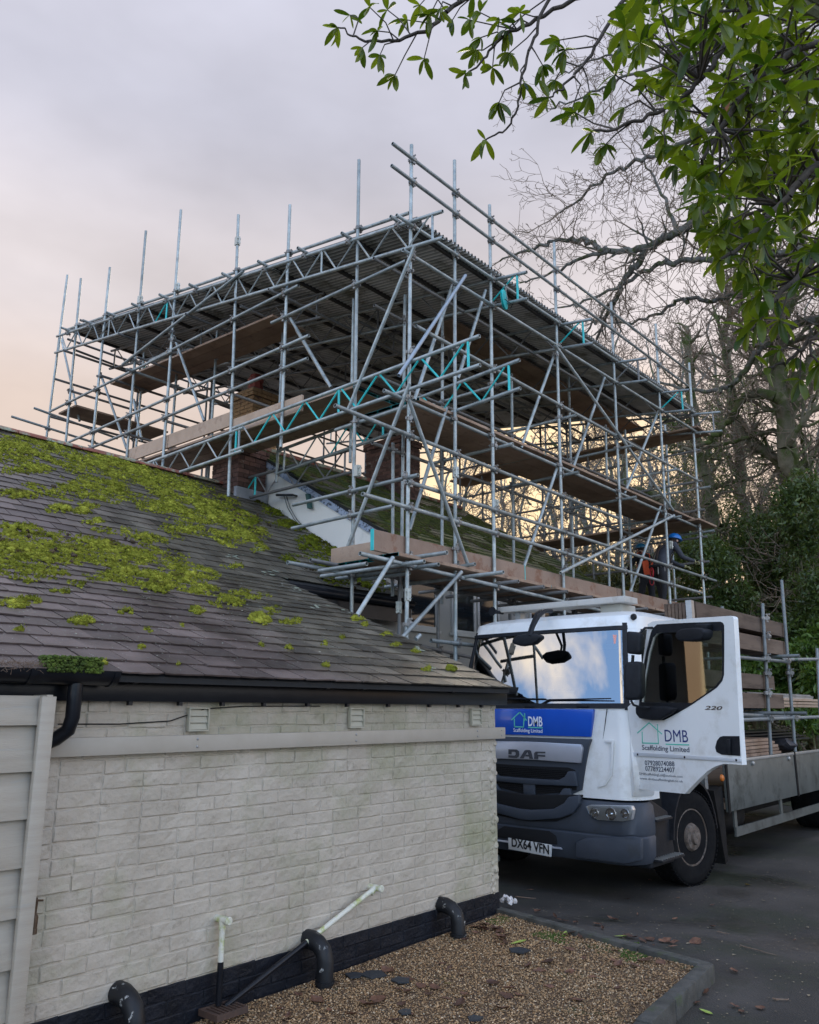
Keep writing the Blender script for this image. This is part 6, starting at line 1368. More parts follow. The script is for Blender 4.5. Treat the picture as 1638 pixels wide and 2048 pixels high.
class Tree:
    def __init__(s, seed, rmin=.006): s.r = random.Random(seed); s.S = []; s.T = []; s.tips = []; s.rmin = rmin; s.marks = []
    def limb(s, P, r0, r1, step=.5, lvl=3, kids=1.0, clen=.45, jit=.03, fine=False):
        s.marks.append(len(s.S)); Q = smoothpath(P); L = [0]
        for a, b in zip(Q, Q[1:]): L.append(L[-1]+np.linalg.norm(b-a))
        Q = [q+np.array([s.r.gauss(0, jit) for _ in range(3)]) if 0 < i < len(Q)-1 else q for i, q in enumerate(Q)]
        tot = L[-1]; R = [r0+(r1-r0)*(l/tot)**.8 for l in L]
        for i in range(len(Q)-1): s.S.append((*Q[i], *(Q[i+1]+nrm(Q[i+1]-Q[i])*R[i+1]*.25), R[i], R[i+1]))
        n = int(tot/step*kids*3.8)
        for k in range(n):
            t = (k+s.r.random())/n*tot; i = min(len(Q)-2, max(0, int(np.searchsorted(L, t))-1)); d = nrm(Q[i+1]-Q[i]); p = Q[i]+(Q[i+1]-Q[i])*s.r.random()
            s.grow(p, s.turn(d, s.r.uniform(35, 75)), clen*tot*s.r.uniform(.3, 1.0)*(1-.4*t/tot), max(R[i]*s.r.uniform(.22, .42), s.rmin*1.6), lvl)
        s.grow(Q[-1], nrm(Q[-1]-Q[-2]), clen*tot*.5, r1, lvl)
    def turn(s, d, deg):
        a = np.array([s.r.gauss(0, 1) for _ in range(3)]); a = nrm(a-d*a.dot(d)); t = radians(deg); return nrm(d*cos(t)+a*sin(t))
    def grow(s, p, d, L, r, lvl):
        if L < .06: return
        r = max(r, s.rmin); n = max(2, int(L/.20)) if lvl > 0 else max(2, int(L/.12)); n = min(n, 8); st = L/n
        for i in range(n):
            d = nrm(d+np.array([s.r.gauss(0, .22) for _ in range(3)])+np.array([0, 0, .05])); q = p+d*st; r2 = max(r*(1-.55*(i+1)/n), s.rmin*.8)
            r1_ = max(r*(1-.55*i/n), s.rmin*.8); (s.S if r1_ > .02 else s.T).append((*p, *q, r1_, r2))
            if lvl > 0:
                for _ in range(1 if s.r.random() < .55 else 2):
                    if i or s.r.random() < .4: s.grow(q, s.turn(d, s.r.uniform(28, 62)), L*s.r.uniform(.38, .70)*(1-.3*i/n), r2*.66, lvl-1)
            p = q
        s.tips.append(p)
def mk_tree(name, label, base, T, barkmat=bark, group=None, cat='tree', nolimb=False):
    t = thing(name, label, cat, base, group)
    mk = T.marks+[len(T.S)]; k0 = 'limb' if nolimb else 'trunk'
    for i in range(len(mk)-1):
        if T.S[mk[i]:mk[i+1]]: segmesh(k0 if i == 0 else 'limb', T.S[mk[i]:mk[i+1]], barkmat, t, sides=8)
    if T.T: segmesh('crown', T.T, twigm, t, sides=3, smooth=False)
    return t
def at(px, py, d): return np.array(atD(px, py, d))
def ivy(t, P, r, n, ls=.055, seed=0, m_=None):
    Q = smoothpath(P, 8); Q = np.array(Q); k = RNG.integers(0, len(Q)-1, n); f = RNG.random((n, 1)); c = Q[k]*(1-f)+Q[k+1]*f
    a = RNG.uniform(0, 2*pi, n); rr = r*RNG.uniform(.85, 1.7, n)*(.7+.9*fbm(a*1.3, c[:, 2]*1.6, seed, 3)); c = c+np.stack([np.cos(a)*rr, np.sin(a)*rr, RNG.normal(0, .03, n)], 1)
    return leaves('ivy', c, np.stack([np.cos(a)*.5, np.sin(a)*.5, RNG.uniform(-1, .1, n)], 1), ls, m_ or ivym, t)
def leafmat(name, c1, c2, tr=.35, rough=.35, rand=.35, trc=None):
    m = bpy.data.materials.new(name); m.use_nodes = True; nt = m.node_tree; N = nt.nodes; L = nt.links; b = N['Principled BSDF']; out = N['Material Output']
    b.inputs['Roughness'].default_value = rough
    g = N.new('ShaderNodeNewGeometry'); oi = N.new('ShaderNodeObjectInfo'); ad = N.new('ShaderNodeMath'); ad.operation = 'ADD'; L.new(g.outputs['Random Per Island'], ad.inputs[0]); L.new(oi.outputs['Random'], ad.inputs[1]); fr = N.new('ShaderNodeMath'); fr.operation = 'FRACT'; L.new(ad.outputs[0], fr.inputs[0])
    mx = N.new('ShaderNodeMix'); mx.data_type = 'RGBA'; mx.inputs['A'].default_value = (*c1, 1); mx.inputs['B'].default_value = (*c2, 1); L.new(fr.outputs[0], mx.inputs['Factor'])
    n = N.new('ShaderNodeTexNoise'); n.inputs['Scale'].default_value = 30; n.inputs['Detail'].default_value = 4; mr = N.new('ShaderNodeMapRange'); mr.inputs['To Min'].default_value = .75; mr.inputs['To Max'].default_value = 1.25; L.new(g.outputs['Position'], n.inputs['Vector']); L.new(n.outputs['Fac'], mr.inputs['Value'])
    sc = N.new('ShaderNodeVectorMath'); sc.operation = 'SCALE'; L.new(mx.outputs['Result'], sc.inputs[0]); L.new(mr.outputs[0], sc.inputs['Scale']); L.new(sc.outputs[0], b.inputs['Base Color'])
    t = N.new('ShaderNodeBsdfTranslucent'); s2 = N.new('ShaderNodeVectorMath'); s2.operation = 'MULTIPLY'; s2.inputs[1].default_value = trc or (2.2, 2.0, .6); L.new(sc.outputs[0], s2.inputs[0]); L.new(s2.outputs[0], t.inputs['Color'])
    ms = N.new('ShaderNodeMixShader'); ms.inputs[0].default_value = tr; L.new(b.outputs[0], ms.inputs[1]); L.new(t.outputs[0], ms.inputs[2]); L.new(ms.outputs[0], out.inputs['Surface'])
    MC[name] = m; return m
ivym = leafmat('ivy_leaf', (.045, .07, .016), (.11, .15, .035), .25, .4)
everm = leafmat('evergreen_leaf', (.035, .062, .018), (.10, .145, .04), .25, .35)
laurm = leafmat('laurel_leaf', (.07, .13, .03), (.13, .22, .05), .35, .3)
rhodm = leafmat('rhododendron_leaf', (.025, .058, .008), (.125, .18, .02), .46, .3, trc=(2.3, 2.1, .5))
def leaves(name, C, D, size, m_, parent, w=.38):
    """many small two-sided leaf blades; size scalar or array"""
    n = len(C); D = D/np.linalg.norm(D, axis=1, keepdims=True); r = RNG.normal(0, 1, (n, 3)); S_ = np.cross(D, r); S_ /= np.linalg.norm(S_, axis=1, keepdims=True); Nn = np.cross(D, S_)
    L_ = (np.full(n, size) if np.isscalar(size) else size)*RNG.uniform(.6, 1.25, n); L_ = L_[:, None]
    P = np.stack([C, C+D*L_*.5+S_*L_*w*.5+Nn*L_*.06, C+D*L_, C+D*L_*.5-S_*L_*w*.5+Nn*L_*.06, C+D*L_*.5-Nn*L_*.02], 1)
    base = (np.arange(n)*5)[:, None, None]; F = (np.array([(0, 1, 4), (1, 2, 4), (2, 3, 4), (3, 0, 4)])[None]+base).reshape(-1, 3)
    off = np.array(WORLD[parent]) if parent else 0
    o = link(name, mesh_np(name, P.reshape(-1, 3)-off, F, m_, False), parent); o['kind'] = 'stuff'; return o
def oak():
    T = Tree(3); D = 17.0
    A = lambda L_, d=D, dd=0: [at(x, y, d+dd*i) for i, (x, y) in enumerate(L_)]
    T.limb(A([(1900, 420), (1800, 330), (1640, 320), (1471, 384), (1363, 460), (1300, 495), (1258, 549), (1235, 590)]), .24, .055, .5, 3, .8, .24)
    T.limb(A([(1313, 490), (1240, 503), (1200, 497), (1180, 484), (1150, 478), (1100, 485), (1050, 500), (1000, 522)]), .085, .018, .42, 3, 1, .30)
    T.limb(A([(1215, 500), (1150, 522), (1100, 547), (1040, 566)]), .05, .015, .4, 3, 1, .4)
    T.limb(A([(1720, 470), (1600, 500), (1500, 517), (1400, 521), (1330, 527), (1290, 545), (1200, 592), (1140, 612)]), .12, .022, .5, 3, .9, .25)
    T.limb(A([(1800, 120), (1640, 170), (1460, 240), (1363, 286), (1281, 322), (1215, 355), (1120, 425)]), .11, .02, .45, 3, 1, .25)
    T.limb(A([(1700, 20), (1500, 60), (1400, 110), (1303, 141), (1231, 164), (1166, 194), (1100, 218)]), .08, .014, .45, 3, 1, .25)
    T.limb(A([(1500, 50), (1380, 82), (1264, 102), (1198, 115), (1120, 150)]), .05, .012, .45, 3, .9, .28)
    T.limb(A([(1350, 470), (1330, 400), (1300, 340), (1280, 290)]), .05, .014, .4, 3, .9, .4)
    T.limb(A([(1420, 430), (1400, 370), (1420, 300), (1390, 240)]), .05, .014, .4, 3, .9, .4)
    T.limb(A([(1235, 590), (1190, 640), (1160, 690)]), .04, .014, .4, 3, 1, .5)
    T.limb(A([(1700, 540), (1560, 565), (1471, 588), (1422, 603), (1379, 595), (1340, 610), (1290, 640), (1200, 646)], 18.5), .10, .02, .5, 3, .9, .25)
    T.limb(A([(1700, 640), (1599, 644), (1543, 677), (1510, 710), (1471, 765), (1440, 780), (1380, 779), (1320, 765)], 19), .13, .03, .5, 3, .9, .25)
    t = mk_tree('oak_tree', 'big bare oak with lichen-grey limbs reaching in from the right', at(1900, 420, D)*np.array([1, 1, 0])+np.array([0, 0, -.15]), T, barkl, nolimb=True)
    # its trunk stands outside the picture on the right
    b = at(1900, 420, D); m = MB(); m.path([(b[0]+.3, b[1]-.4, -.3), (b[0]+.1, b[1]-.2, 2), (b[0], b[1], b[2]-1), tuple(b), (b[0]-.3, b[1]+.2, b[2]+3)], [.62, .48, .40, .34, .26], 14); m.build('trunk', bark, t, smooth=True)
    for (q, z) in (((1800, 120), 0), ((1700, 20), 0), ((1720, 470), 0), ((1700, 540), 0), ((1700, 640), 0)):
        p = at(q[0], q[1], D if q[1] < 500 else 18.5); m = MB(); e = Vector(b)+Vector((-.05, .05, (p[2]-b[2])*.5)); m.path([tuple(e), tuple((e+Vector(p))/2+Vector((0, 0, .2))), tuple(p)], [.26, .18, .11], 10); m.build('limb', bark, t, smooth=True)
oak()
def woods():
    def trunk_tree(path, d, r0, r1, limbs, seed, label, ivyn=0, name='bare_tree', iv=.5, grp='tall bare trees behind the lorry', lv=3, kids=.8, clen=.22):
        T = Tree(seed, .008); P = [at(x, y, d) for x, y in path]; P[0][2] = -.2
        T.limb(P, r0, r1, .8, lv, kids, clen, jit=.05)
        for L_, a, b, dd in limbs: T.limb([at(x, y, d+dd) for x, y in L_], a, b, .55, lv, 1, .28)
        t = mk_tree(name, label, (P[0][0], P[0][1], -.15), T, bark, grp)
        if ivyn: ivy(t, P[:max(3, int(len(P)*iv)+1)], r0*1.25, ivyn, .085, seed)
        return t
    trunk_tree([(1650, 1330), (1618, 1100), (1590, 950), (1562, 800), (1552, 700), (1575, 600), (1600, 480)], 20, .36, .16,
        [([(1562, 800), (1507, 785), (1481, 808), (1445, 858), (1389, 894), (1340, 905)], .15, .03, -.5), ([(1590, 950), (1560, 870), (1514, 867), (1450, 890), (1400, 895)], .10, .03, .5), ([(1600, 1000), (1560, 930), (1500, 880), (1470, 820), (1455, 740), (1440, 660)], .17, .05, .8), ([(1562, 800), (1620, 720), (1680, 640)], .12, .04, 0), ([(1552, 700), (1500, 640), (1470, 560), (1480, 480)], .09, .03, 0)], 5, 'stout bare tree leaning at the right edge with a forked greenish trunk', 900, iv=.3)
    trunk_tree([(1442, 1330), (1432, 1100), (1415, 1000), (1400, 900), (1388, 820), (1380, 730)], 22, .33, .12,
        [([(1430, 1090), (1372, 1037), (1330, 1005), (1290, 985), (1240, 975), (1180, 960), (1130, 915)], .19, .06, -.6), ([(1400, 900), (1350, 850), (1300, 830), (1240, 820)], .09, .03, 0), ([(1405, 930), (1440, 860), (1470, 800)], .08, .03, 0)], 8, 'ivy-clad bare tree with a thick mossy limb reaching left behind the workers', 5200, iv=.8)
    trunk_tree([(1512, 1330), (1500, 1100), (1482, 950), (1470, 850), (1462, 760), (1450, 660)], 24, .30, .10,
        [([(1482, 950), (1440, 900), (1400, 870), (1350, 860)], .09, .03, 0), ([(1500, 1060), (1540, 960), (1580, 900)], .09, .03, 0)], 12, 'ivy-clad bare tree between the forked tree and the mossy-limbed tree', 5200, iv=.75)
    # slender trees far behind the scaffold
    spots = [(905, 880, 38), (945, 845, 34), (990, 900, 40), (1025, 860, 33), (1062, 930, 36), (1090, 840, 31), (1128, 905, 37), (1165, 800, 30), (1190, 880, 38), (1225, 760, 31), (1262, 850, 35), (1300, 720, 29), (1335, 800, 33), (1362, 690, 28), (1240, 640, 33), (1420, 640, 30), (1150, 950, 29), (1100, 980, 42), (1010, 960, 44), (1550, 520, 30), (1610, 620, 28)]
    side = ['leftmost', 'second', 'third', 'fourth', 'fifth', 'sixth', 'seventh', 'eighth', 'ninth', 'tenth', 'eleventh', 'twelfth', 'thirteenth', 'fourteenth', 'fifteenth', 'sixteenth', 'seventeenth', 'eighteenth', 'nineteenth', 'twentieth', 'last']
    order = sorted(range(len(spots)), key=lambda i: spots[i][0]); rank = {i: k for k, i in enumerate(order)}
    for i, (x, y, d) in enumerate(spots):
        r = random.Random(i); T = Tree(100+i, .011); top = at(x, y, d); b = at(x+r.uniform(-20, 20)+10, 1340, d); b[2] = -.2
        mid = [(b*(1-t)+top*t)+np.array([r.gauss(0, .25), r.gauss(0, .25), 0]) for t in (.3, .6, .8)]
        h = top[2]; T.limb([b]+mid+[top], .12+.006*h, .03, 1.0, 3, .6, .15, jit=.06)
        for k in range(7):
            t = .32+.09*k; p = b*(1-t)+top*t; a = r.uniform(0, 2*pi); L_ = h*r.uniform(.12, .24); e = p+np.array([cos(a)*L_*.6, sin(a)*L_*.6, L_*.75]); T.limb([p, (p+e)/2+np.array([0, 0, -.1]), e], .05, .014, .6, 2, 1.1, .30)
        tt = mk_tree('bare_tree', 'slender bare tree far behind the scaffold, %s from the left of its row' % side[rank[i]], (b[0], b[1], -.15), T, barkl, 'slender bare trees behind the scaffold')
        if i in (1, 4, 7, 9, 12, 16): ivy(tt, [b]+mid[:2], .26, 1500, .09, i)
woods()
def bushes():
    def bush(label, blobs, d, n, m_, size, name='evergreen_shrub', group=None, thr=.50, base=None, seed=0):
        pts = []
        for (x, y, rx, ry, dr, w) in blobs:
            k = int(n*w); c = at(x, y, d); u = np.random.default_rng(seed+int(x)).normal(0, 1, (k*3, 3)); u /= np.linalg.norm(u, axis=1, keepdims=True); u *= (np.random.default_rng(seed+int(y)).uniform(.25, 1, (k*3, 1)))**.6
            q = c+np.array(rt)*u[:, :1]*rx*d/FPX+np.array([0, 0, 1.])*u[:, 1:2]*ry*d/FPX+np.array(fw)*u[:, 2:3]*dr
            f = fbm(q[:, 0]*1.3+q[:, 1]*.9+seed, q[:, 2]*1.7+q[:, 1]*.6, seed, 3); q = q[f > thr][:k]; pts.append(q)
        C = np.concatenate(pts); C = C[C[:, 2] > -.1]; b = base or (C[:, 0].mean(), C[:, 1].mean(), -.15)
        t = thing(name, label, 'shrub' if 'shrub' in name else 'tree', b, group)
        D_ = RNG.normal(0, 1, (len(C), 3)); D_[:, 2] -= .4
        leaves('crown', C, D_, size, m_, t)
        T = Tree(seed+9); bb = np.array(b)
        for i in range(7):
            e = C[RNG.integers(0, len(C))]; m1 = bb*.5+e*.5+np.array([0, 0, -.3]); T.S += [(*bb, *m1, .07, .045), (*m1, *e, .045, .012)]
        segmesh('stem', T.S, bark, t, sides=6)
    bush('tall dark evergreen shrub behind the workers, left part of the green mass', [(1400, 1130, 60, 70, 1.5, .6), (1390, 1220, 70, 60, 1.5, .6), (1440, 1200, 60, 80, 1.5, .5)], 19, 8000, everm, .13, seed=2)
    bush('dark evergreen tree with sky showing through beside the leaning tree', [(1510, 1090, 80, 90, 1.8, .6), (1520, 1220, 90, 90, 1.8, .8), (1590, 1160, 70, 110, 1.8, .6)], 21, 11000, everm, .13, 'evergreen_tree', seed=5, thr=.55)
    bush('dark evergreen tree at the right edge of the picture above the lorry', [(1625, 1020, 60, 90, 1.6, .5), (1640, 1180, 60, 110, 1.6, .6), (1600, 1290, 80, 70, 1.6, .5)], 17.5, 9000, everm, .13, 'evergreen_tree', seed=8, thr=.54)
    bush('bright green laurel between the board stacks of the lorry', [(1500, 1320, 50, 40, 1, .5), (1560, 1360, 60, 46, 1, .6), (1470, 1350, 40, 40, 1, .3)], 18, 6000, laurm, .15, 'laurel_shrub', seed=11, thr=.42)
    bush('bright green laurel at the right edge behind the lorry rack', [(1620, 1340, 44, 60, 1, .7), (1600, 1420, 60, 40, 1, .4), (1650, 1300, 30, 60, 1, .4)], 16.5, 5000, laurm, .16, 'laurel_shrub', seed=14, thr=.42)
    bush('low olive undergrowth shrub left of the workers under the bare trees', [(1150, 1160, 60, 40, 1.5, .4), (1210, 1190, 70, 50, 1.5, .5), (1270, 1180, 60, 50, 1.5, .5)], 25, 7000, mat_ol, .15, seed=17, thr=.5)
    bush('low olive undergrowth shrub seen under the scaffold to the right', [(1330, 1220, 60, 70, 1.5, .6), (1420, 1300, 90, 60, 1.5, .7), (1250, 1260, 80, 50, 1.5, .5)], 24, 8000, mat_ol, .15, seed=19, thr=.42)
    # a dark belt of undergrowth that closes the view below the trees
    n = 30000; a = RNG.uniform(0, 1, n); az = radians(-12)+a*radians(62); r = RNG.uniform(34, 50, n); z = RNG.uniform(-.1, 1, n)**1.3*(3.0+2.4*fbm(a*20, r*.2, 77, 3)); C = np.stack([r*np.cos(az), r*np.sin(az), z], 1); D_ = RNG.normal(0, 1, (n, 3))
    o = leaves('undergrowth', C, D_, .42, everm, None); tag(o, 'dark belt of woodland undergrowth far behind the house and lorry', kind='stuff')
    # behind and beside the camera, only ever mirrored in the lorry glass
mat_ol = leafmat('olive_leaf', (.05, .055, .018), (.10, .105, .035), .3, .5)
bushes()
# ---- overhanging rhododendron, close to the camera
def leafmesh(curl, L_=1.0, w=.28, mats=None):
    ts = [0, .12, .3, .5, .7, .88, 1]; ws = [.02, .42, .82, 1, .95, .6, .0]; V = []
    for t, a in zip(ts, ws):
        z = -curl*t*t; hw = w*.5*a
        V += [(t*L_, -hw, z+.18*hw+.05*hw), (t*L_, 0, z-.02*a), (t*L_, hw, z+.18*hw+.05*hw)]
    F = []
    for i in range(len(ts)-1):
        for j in range(2): a = i*3+j; F.append((a, a+3, a+4, a+1))
    return mesh_np('leaf', V, F, mats or rhodm, True)
def overhang():
    base = Vector((5.4, -1.6, -.1))
    t = thing('rhododendron_tree', 'evergreen tree close by with long leathery leaves overhanging the top right', 'tree', base)
    T = Tree(77); wh = []
    def br(L_, r0, r1, tips=(), sub=True):
        P = [np.array(atD(x, y, d)) for x, y, d in L_]; Q = smoothpath(P, 5)
        Q = [q+np.array([T.r.gauss(0, .006) for _ in range(3)]) for q in Q]
        n = len(Q)
        for i in range(n-1): a = i/(n-1); b = (i+1)/(n-1); T.S.append((*Q[i], *Q[i+1], r0+(r1-r0)*a, r0+(r1-r0)*b))
        for x, y, d in tips:
            e = np.array(atD(x, y, d)); k = min(range(n), key=lambda i: np.linalg.norm(Q[i]-e)); k = max(0, k-3); m1 = (Q[k]+e)/2+np.array([0, 0, .02])+np.array([T.r.gauss(0, .02) for _ in range(3)])
            T.S += [(*Q[k], *m1, .0045, .0035), (*m1, *e, .0035, .003)]; wh.append((e, nrm(e-m1)))
        wh.append((Q[-1], nrm(Q[-1]-Q[-2]))); return Q
    br([(1300, -90, 4.6), (1000, -25, 4.6), (905, 12, 4.6), (860, 58, 4.6), (800, 78, 4.6), (740, 82, 4.6), (705, 72, 4.6), (676, 54, 4.6)], .016, .004,
       [(725, 95, 4.6), (755, 62, 4.5), (775, 20, 4.7), (790, 150, 4.6), (848, 118, 4.5), (815, 40, 4.7), (880, 20, 4.5), (905, 40, 4.7), (760, 110, 4.7), (860, 30, 4.5), (700, 30, 4.8), (840, 10, 4.6), (740, 15, 4.5)])
    br([(1350, -60, 4.3), (1150, 0, 4.3), (1060, 48, 4.3), (1005, 75, 4.3), (965, 120, 4.3), (930, 152, 4.3)], .014, .004,
       [(962, 75, 4.3), (940, 40, 4.4), (1000, 40, 4.2), (960, 25, 4.3), (1020, 60, 4.3), (955, 100, 4.4), (985, 135, 4.3), (1040, 25, 4.2)])
    br([(1120, -60, 4.2), (1085, 20, 4.2), (1062, 90, 4.2), (1045, 150, 4.2), (1035, 215, 4.2), (1005, 262, 4.2), (972, 275, 4.2)], .010, .004,
       [(1048, 165, 4.2), (1085, 130, 4.2), (1020, 105, 4.3), (998, 205, 4.2), (1010, 60, 4.3)])
    br([(1280, -50, 4.0), (1210, 60, 4.0), (1165, 130, 4.0), (1130, 170, 4.0), (1100, 195, 4.0)], .011, .004, [(1145, 215, 4.0), (1120, 80, 4.0), (1110, 160, 4.1), (1130, 100, 4.0), (1180, 190, 4.0)])
    br([(1620, -80, 3.6), (1500, 20, 3.6), (1450, 85, 3.6), (1400, 160, 3.6), (1330, 215, 3.6), (1250, 250, 3.6), (1180, 268, 3.6)], .018, .005, [(1250, 215, 3.6), (1300, 250, 3.6), (1330, 290, 3.6), (1210, 290, 3.6), (1230, 150, 3.6), (1290, 170, 3.6), (1350, 150, 3.6), (1250, 90, 3.7), (1150, 225, 3.7)])
    br([(1750, 60, 3.4), (1600, 100, 3.4), (1500, 170, 3.4), (1440, 260, 3.4), (1400, 330, 3.4)], .02, .006, [(1370, 290, 3.4), (1400, 250, 3.4), (1350, 330, 3.4)])
    br([(1800, 250, 3.2), (1640, 330, 3.2), (1560, 410, 3.2), (1490, 480, 3.2), (1440, 520, 3.2)], .02, .006, [(1430, 470, 3.2), (1460, 440, 3.2), (1480, 530, 3.3)])
    br([(1800, 420, 3.3), (1660, 500, 3.3), (1590, 560, 3.3), (1530, 620, 3.3), (1500, 660, 3.3)], .018, .006, [(1500, 600, 3.3), (1560, 640, 3.3)])
    br([(1800, 600, 3.6), (1680, 640, 3.6), (1620, 680, 3.6), (1580, 720, 3.6), (1540, 735, 3.6)], .014, .005, [(1600, 760, 3.6), (1560, 700, 3.6)])
    # dense mass towards the corner
    poly = [(1235, -40), (1240, 90), (1310, 190), (1330, 300), (1390, 380), (1400, 460), (1450, 555), (1490, 590), (1510, 640), (1570, 690), (1610, 735), (1700, 750), (1760, 500), (1760, -60)]
    hub = [np.array(atD(x, y, 3.6)) for x, y in ((1500, 20), (1600, 100), (1640, 330), (1560, 410), (1660, 500), (1590, 560), (1500, 170), (1440, 260), (1400, 160), (1620, 680))]
    r = random.Random(5); k = 0
    while k < 430:
        x, y = r.uniform(1235, 1720), r.uniform(-40, 780)
        if not inpoly([x], [y], poly)[0]: continue
        edge = min(abs(x-1235), 200)/200
        if y > 560 and r.random() < .45: continue
        if x < 1420 and r.random() < .35: continue
        d = r.uniform(2.9, 5.4); e = np.array(atD(x, y, d)); h = min(hub, key=lambda q: np.linalg.norm(q-e)); m1 = h*.45+e*.55+np.array([r.gauss(0, .05) for _ in range(3)])
        if np.linalg.norm(h-e) < .55: T.S += [(*h, *m1, .007, .005), (*m1, *e, .005, .003)]
        wh.append((e, nrm(e-m1))); k += 1
    # leaves
    items = []
    for e, d in wh:
        n = r.randint(5, 8); d = Vector(d); d = (d+Vector((0, 0, -.25))).normalized(); a = d.orthogonal().normalized(); b = d.cross(a); ph = r.uniform(0, 6.28)
        for i in range(n):
            an = ph+2*pi*i/n+r.uniform(-.6, .6); sp = radians(r.uniform(20, 100)); o = a*cos(an)+b*sin(an); v = (d*cos(sp)+o*sin(sp)); v.z -= r.uniform(.1, .5); v.normalize()
            L_ = r.uniform(.062, .122); z = Vector((r.uniform(-.6, .6), r.uniform(-.6, .6), 1)); y = z.cross(v).normalized(); z = v.cross(y)
            M_ = Matrix(((v.x*L_, y.x*L_, z.x*L_, e[0]), (v.y*L_, y.y*L_, z.y*L_, e[1]), (v.z*L_, y.z*L_, z.z*L_, e[2]), (0, 0, 0, 1)))
            items.append((r.randrange(6), M_, L_))
    vs = [leafmesh(c, w=w) for c, w in ((.1, .30), (.22, .28), (.3, .33), (.02, .27), (.16, .36), (.4, .3))]
    ye = mat('yellow_leaf', (.30, .10, .015), (.10, .02, .008), scale=20, rough=.5)
    def px_(M_): P = M_.translation-CAM; z = P.dot(fw); return 819+FPX*P.dot(rt)/z, 1024-FPX*P.dot(up)/z, z
    inside = []; rest = []
    for it in items:
        x, y, z = px_(it[1]); (inside if (-20 < x < 1640 and -20 < y) else rest).append((it[2]/z, it))
    inside.sort(key=lambda q: -q[0])
    for s_, (k, M_, L_) in inside[:300]:
        o = link('leaf', vs[k], t, M_.translation); q = M_.to_quaternion(); o.rotation_mode = 'QUATERNION'; o.rotation_quaternion = q; o.scale = (L_, L_, L_)
    join_copies('more_leaves', [(vs[k], M_) for _, (k, M_, L_) in inside[300:]+rest], rhodm, t)
    for (x, y, d) in ((1452, 185, 3.3), ):
        e = atD(x, y, d); v = Vector((-.2, .1, -.9)).normalized(); yv = Vector((.6, -.7, .1)).normalized(); z = v.cross(yv); M_ = Matrix(((v.x, yv.x, z.x, 0), (v.y, yv.y, z.y, 0), (v.z, yv.z, z.z, 0), (0, 0, 0, 1))); lm = vs[1].copy(); lm.materials.clear(); lm.materials.append(ye)
        o = link('leaf', lm, t, e); o.rotation_mode = 'QUATERNION'; o.rotation_quaternion = M_.to_quaternion(); o.scale = (.085, .085, .085); o['label'] = 'dead orange leaf'
    br_ = segmesh('branches', T.S, mat('rhodo_bark', (.045, .035, .028), (.09, .075, .06), scale=20, rough=.9), t, sides=6); br_['kind'] = 'stuff'
    m = MB(); tp = Vector(atD(1900, 150, 3.6)); m.path([base, base+Vector((-.1, .1, 1.2)), (base+tp)/2+Vector((.2, -.1, .6)), tp], [.11, .09, .07, .05], 12)
    for q in ((1300, -90, 4.6), (1620, -80, 3.6), (1750, 60, 3.4), (1800, 250, 3.2), (1800, 420, 3.3), (1800, 600, 3.6), (1350, -60, 4.3), (1280, -50, 4.0), (1120, -60, 4.2)):
        e = atD(*q); m.path([tp, (tp+e)/2+Vector((0, 0, .25)), e], [.04, .03, .016], 8)
    m.build('trunk', bark, t, smooth=True)['kind'] = 'stuff'
overhang()
# ================================================================ workers
def skinned(name, J, Bn, mats, parent, zones, sub=2):
    """J: joint -> (position, radius); Bn: bones; zones(centre) -> material index"""
    keys = list(J); me = bpy.data.meshes.new(name); me.from_pydata([tuple(J[k][0]) for k in keys], [(keys.index(a), keys.index(b)) for a, b in Bn], [])
    ob = bpy.data.objects.new(name, me); COL.objects.link(ob)
    sk = ob.modifiers.new('s', 'SKIN'); sk.use_smooth_shade = True
    for i, k in enumerate(keys): me.skin_vertices[0].data[i].radius = J[k][1] if isinstance(J[k][1], tuple) else (J[k][1], J[k][1])
    me.skin_vertices[0].data[0].use_root = True
    sb = ob.modifiers.new('d', 'SUBSURF'); sb.levels = sub; sb.render_levels = sub
    bpy.context.view_layer.update(); dg = bpy.context.evaluated_depsgraph_get(); m2 = bpy.data.meshes.new_from_object(ob.evaluated_get(dg)); bpy.data.objects.remove(ob)
    m2.materials.clear()
    for m in mats: m2.materials.append(m)
    for p in m2.polygons: p.material_index = zones(p.center); p.use_smooth = True
    m2.name = name; return m2
skin = mat('skin', (.42, .24, .17), rough=.55); blk = mat('black_trousers', (.012, .012, .014), (.02, .02, .024), scale=20, rough=.85); jk = mat('charcoal_jacket', (.035, .038, .048), (.05, .054, .066), scale=14, rough=.8, bump=.5, bscale=18); tee = mat('black_top', (.012, .012, .013), rough=.85)
org = mat('orange_harness', (.65, .075, .02), (.75, .12, .03), scale=30, rough=.7); hblue = mat('helmet_blue', (.01, .16, .50), rough=.3); hteal = mat('helmet_teal', (.015, .13, .22), rough=.3); glv = mat('glove', (.35, .33, .16), rough=.8); boot = mat('boot', (.03, .022, .016), rough=.7)
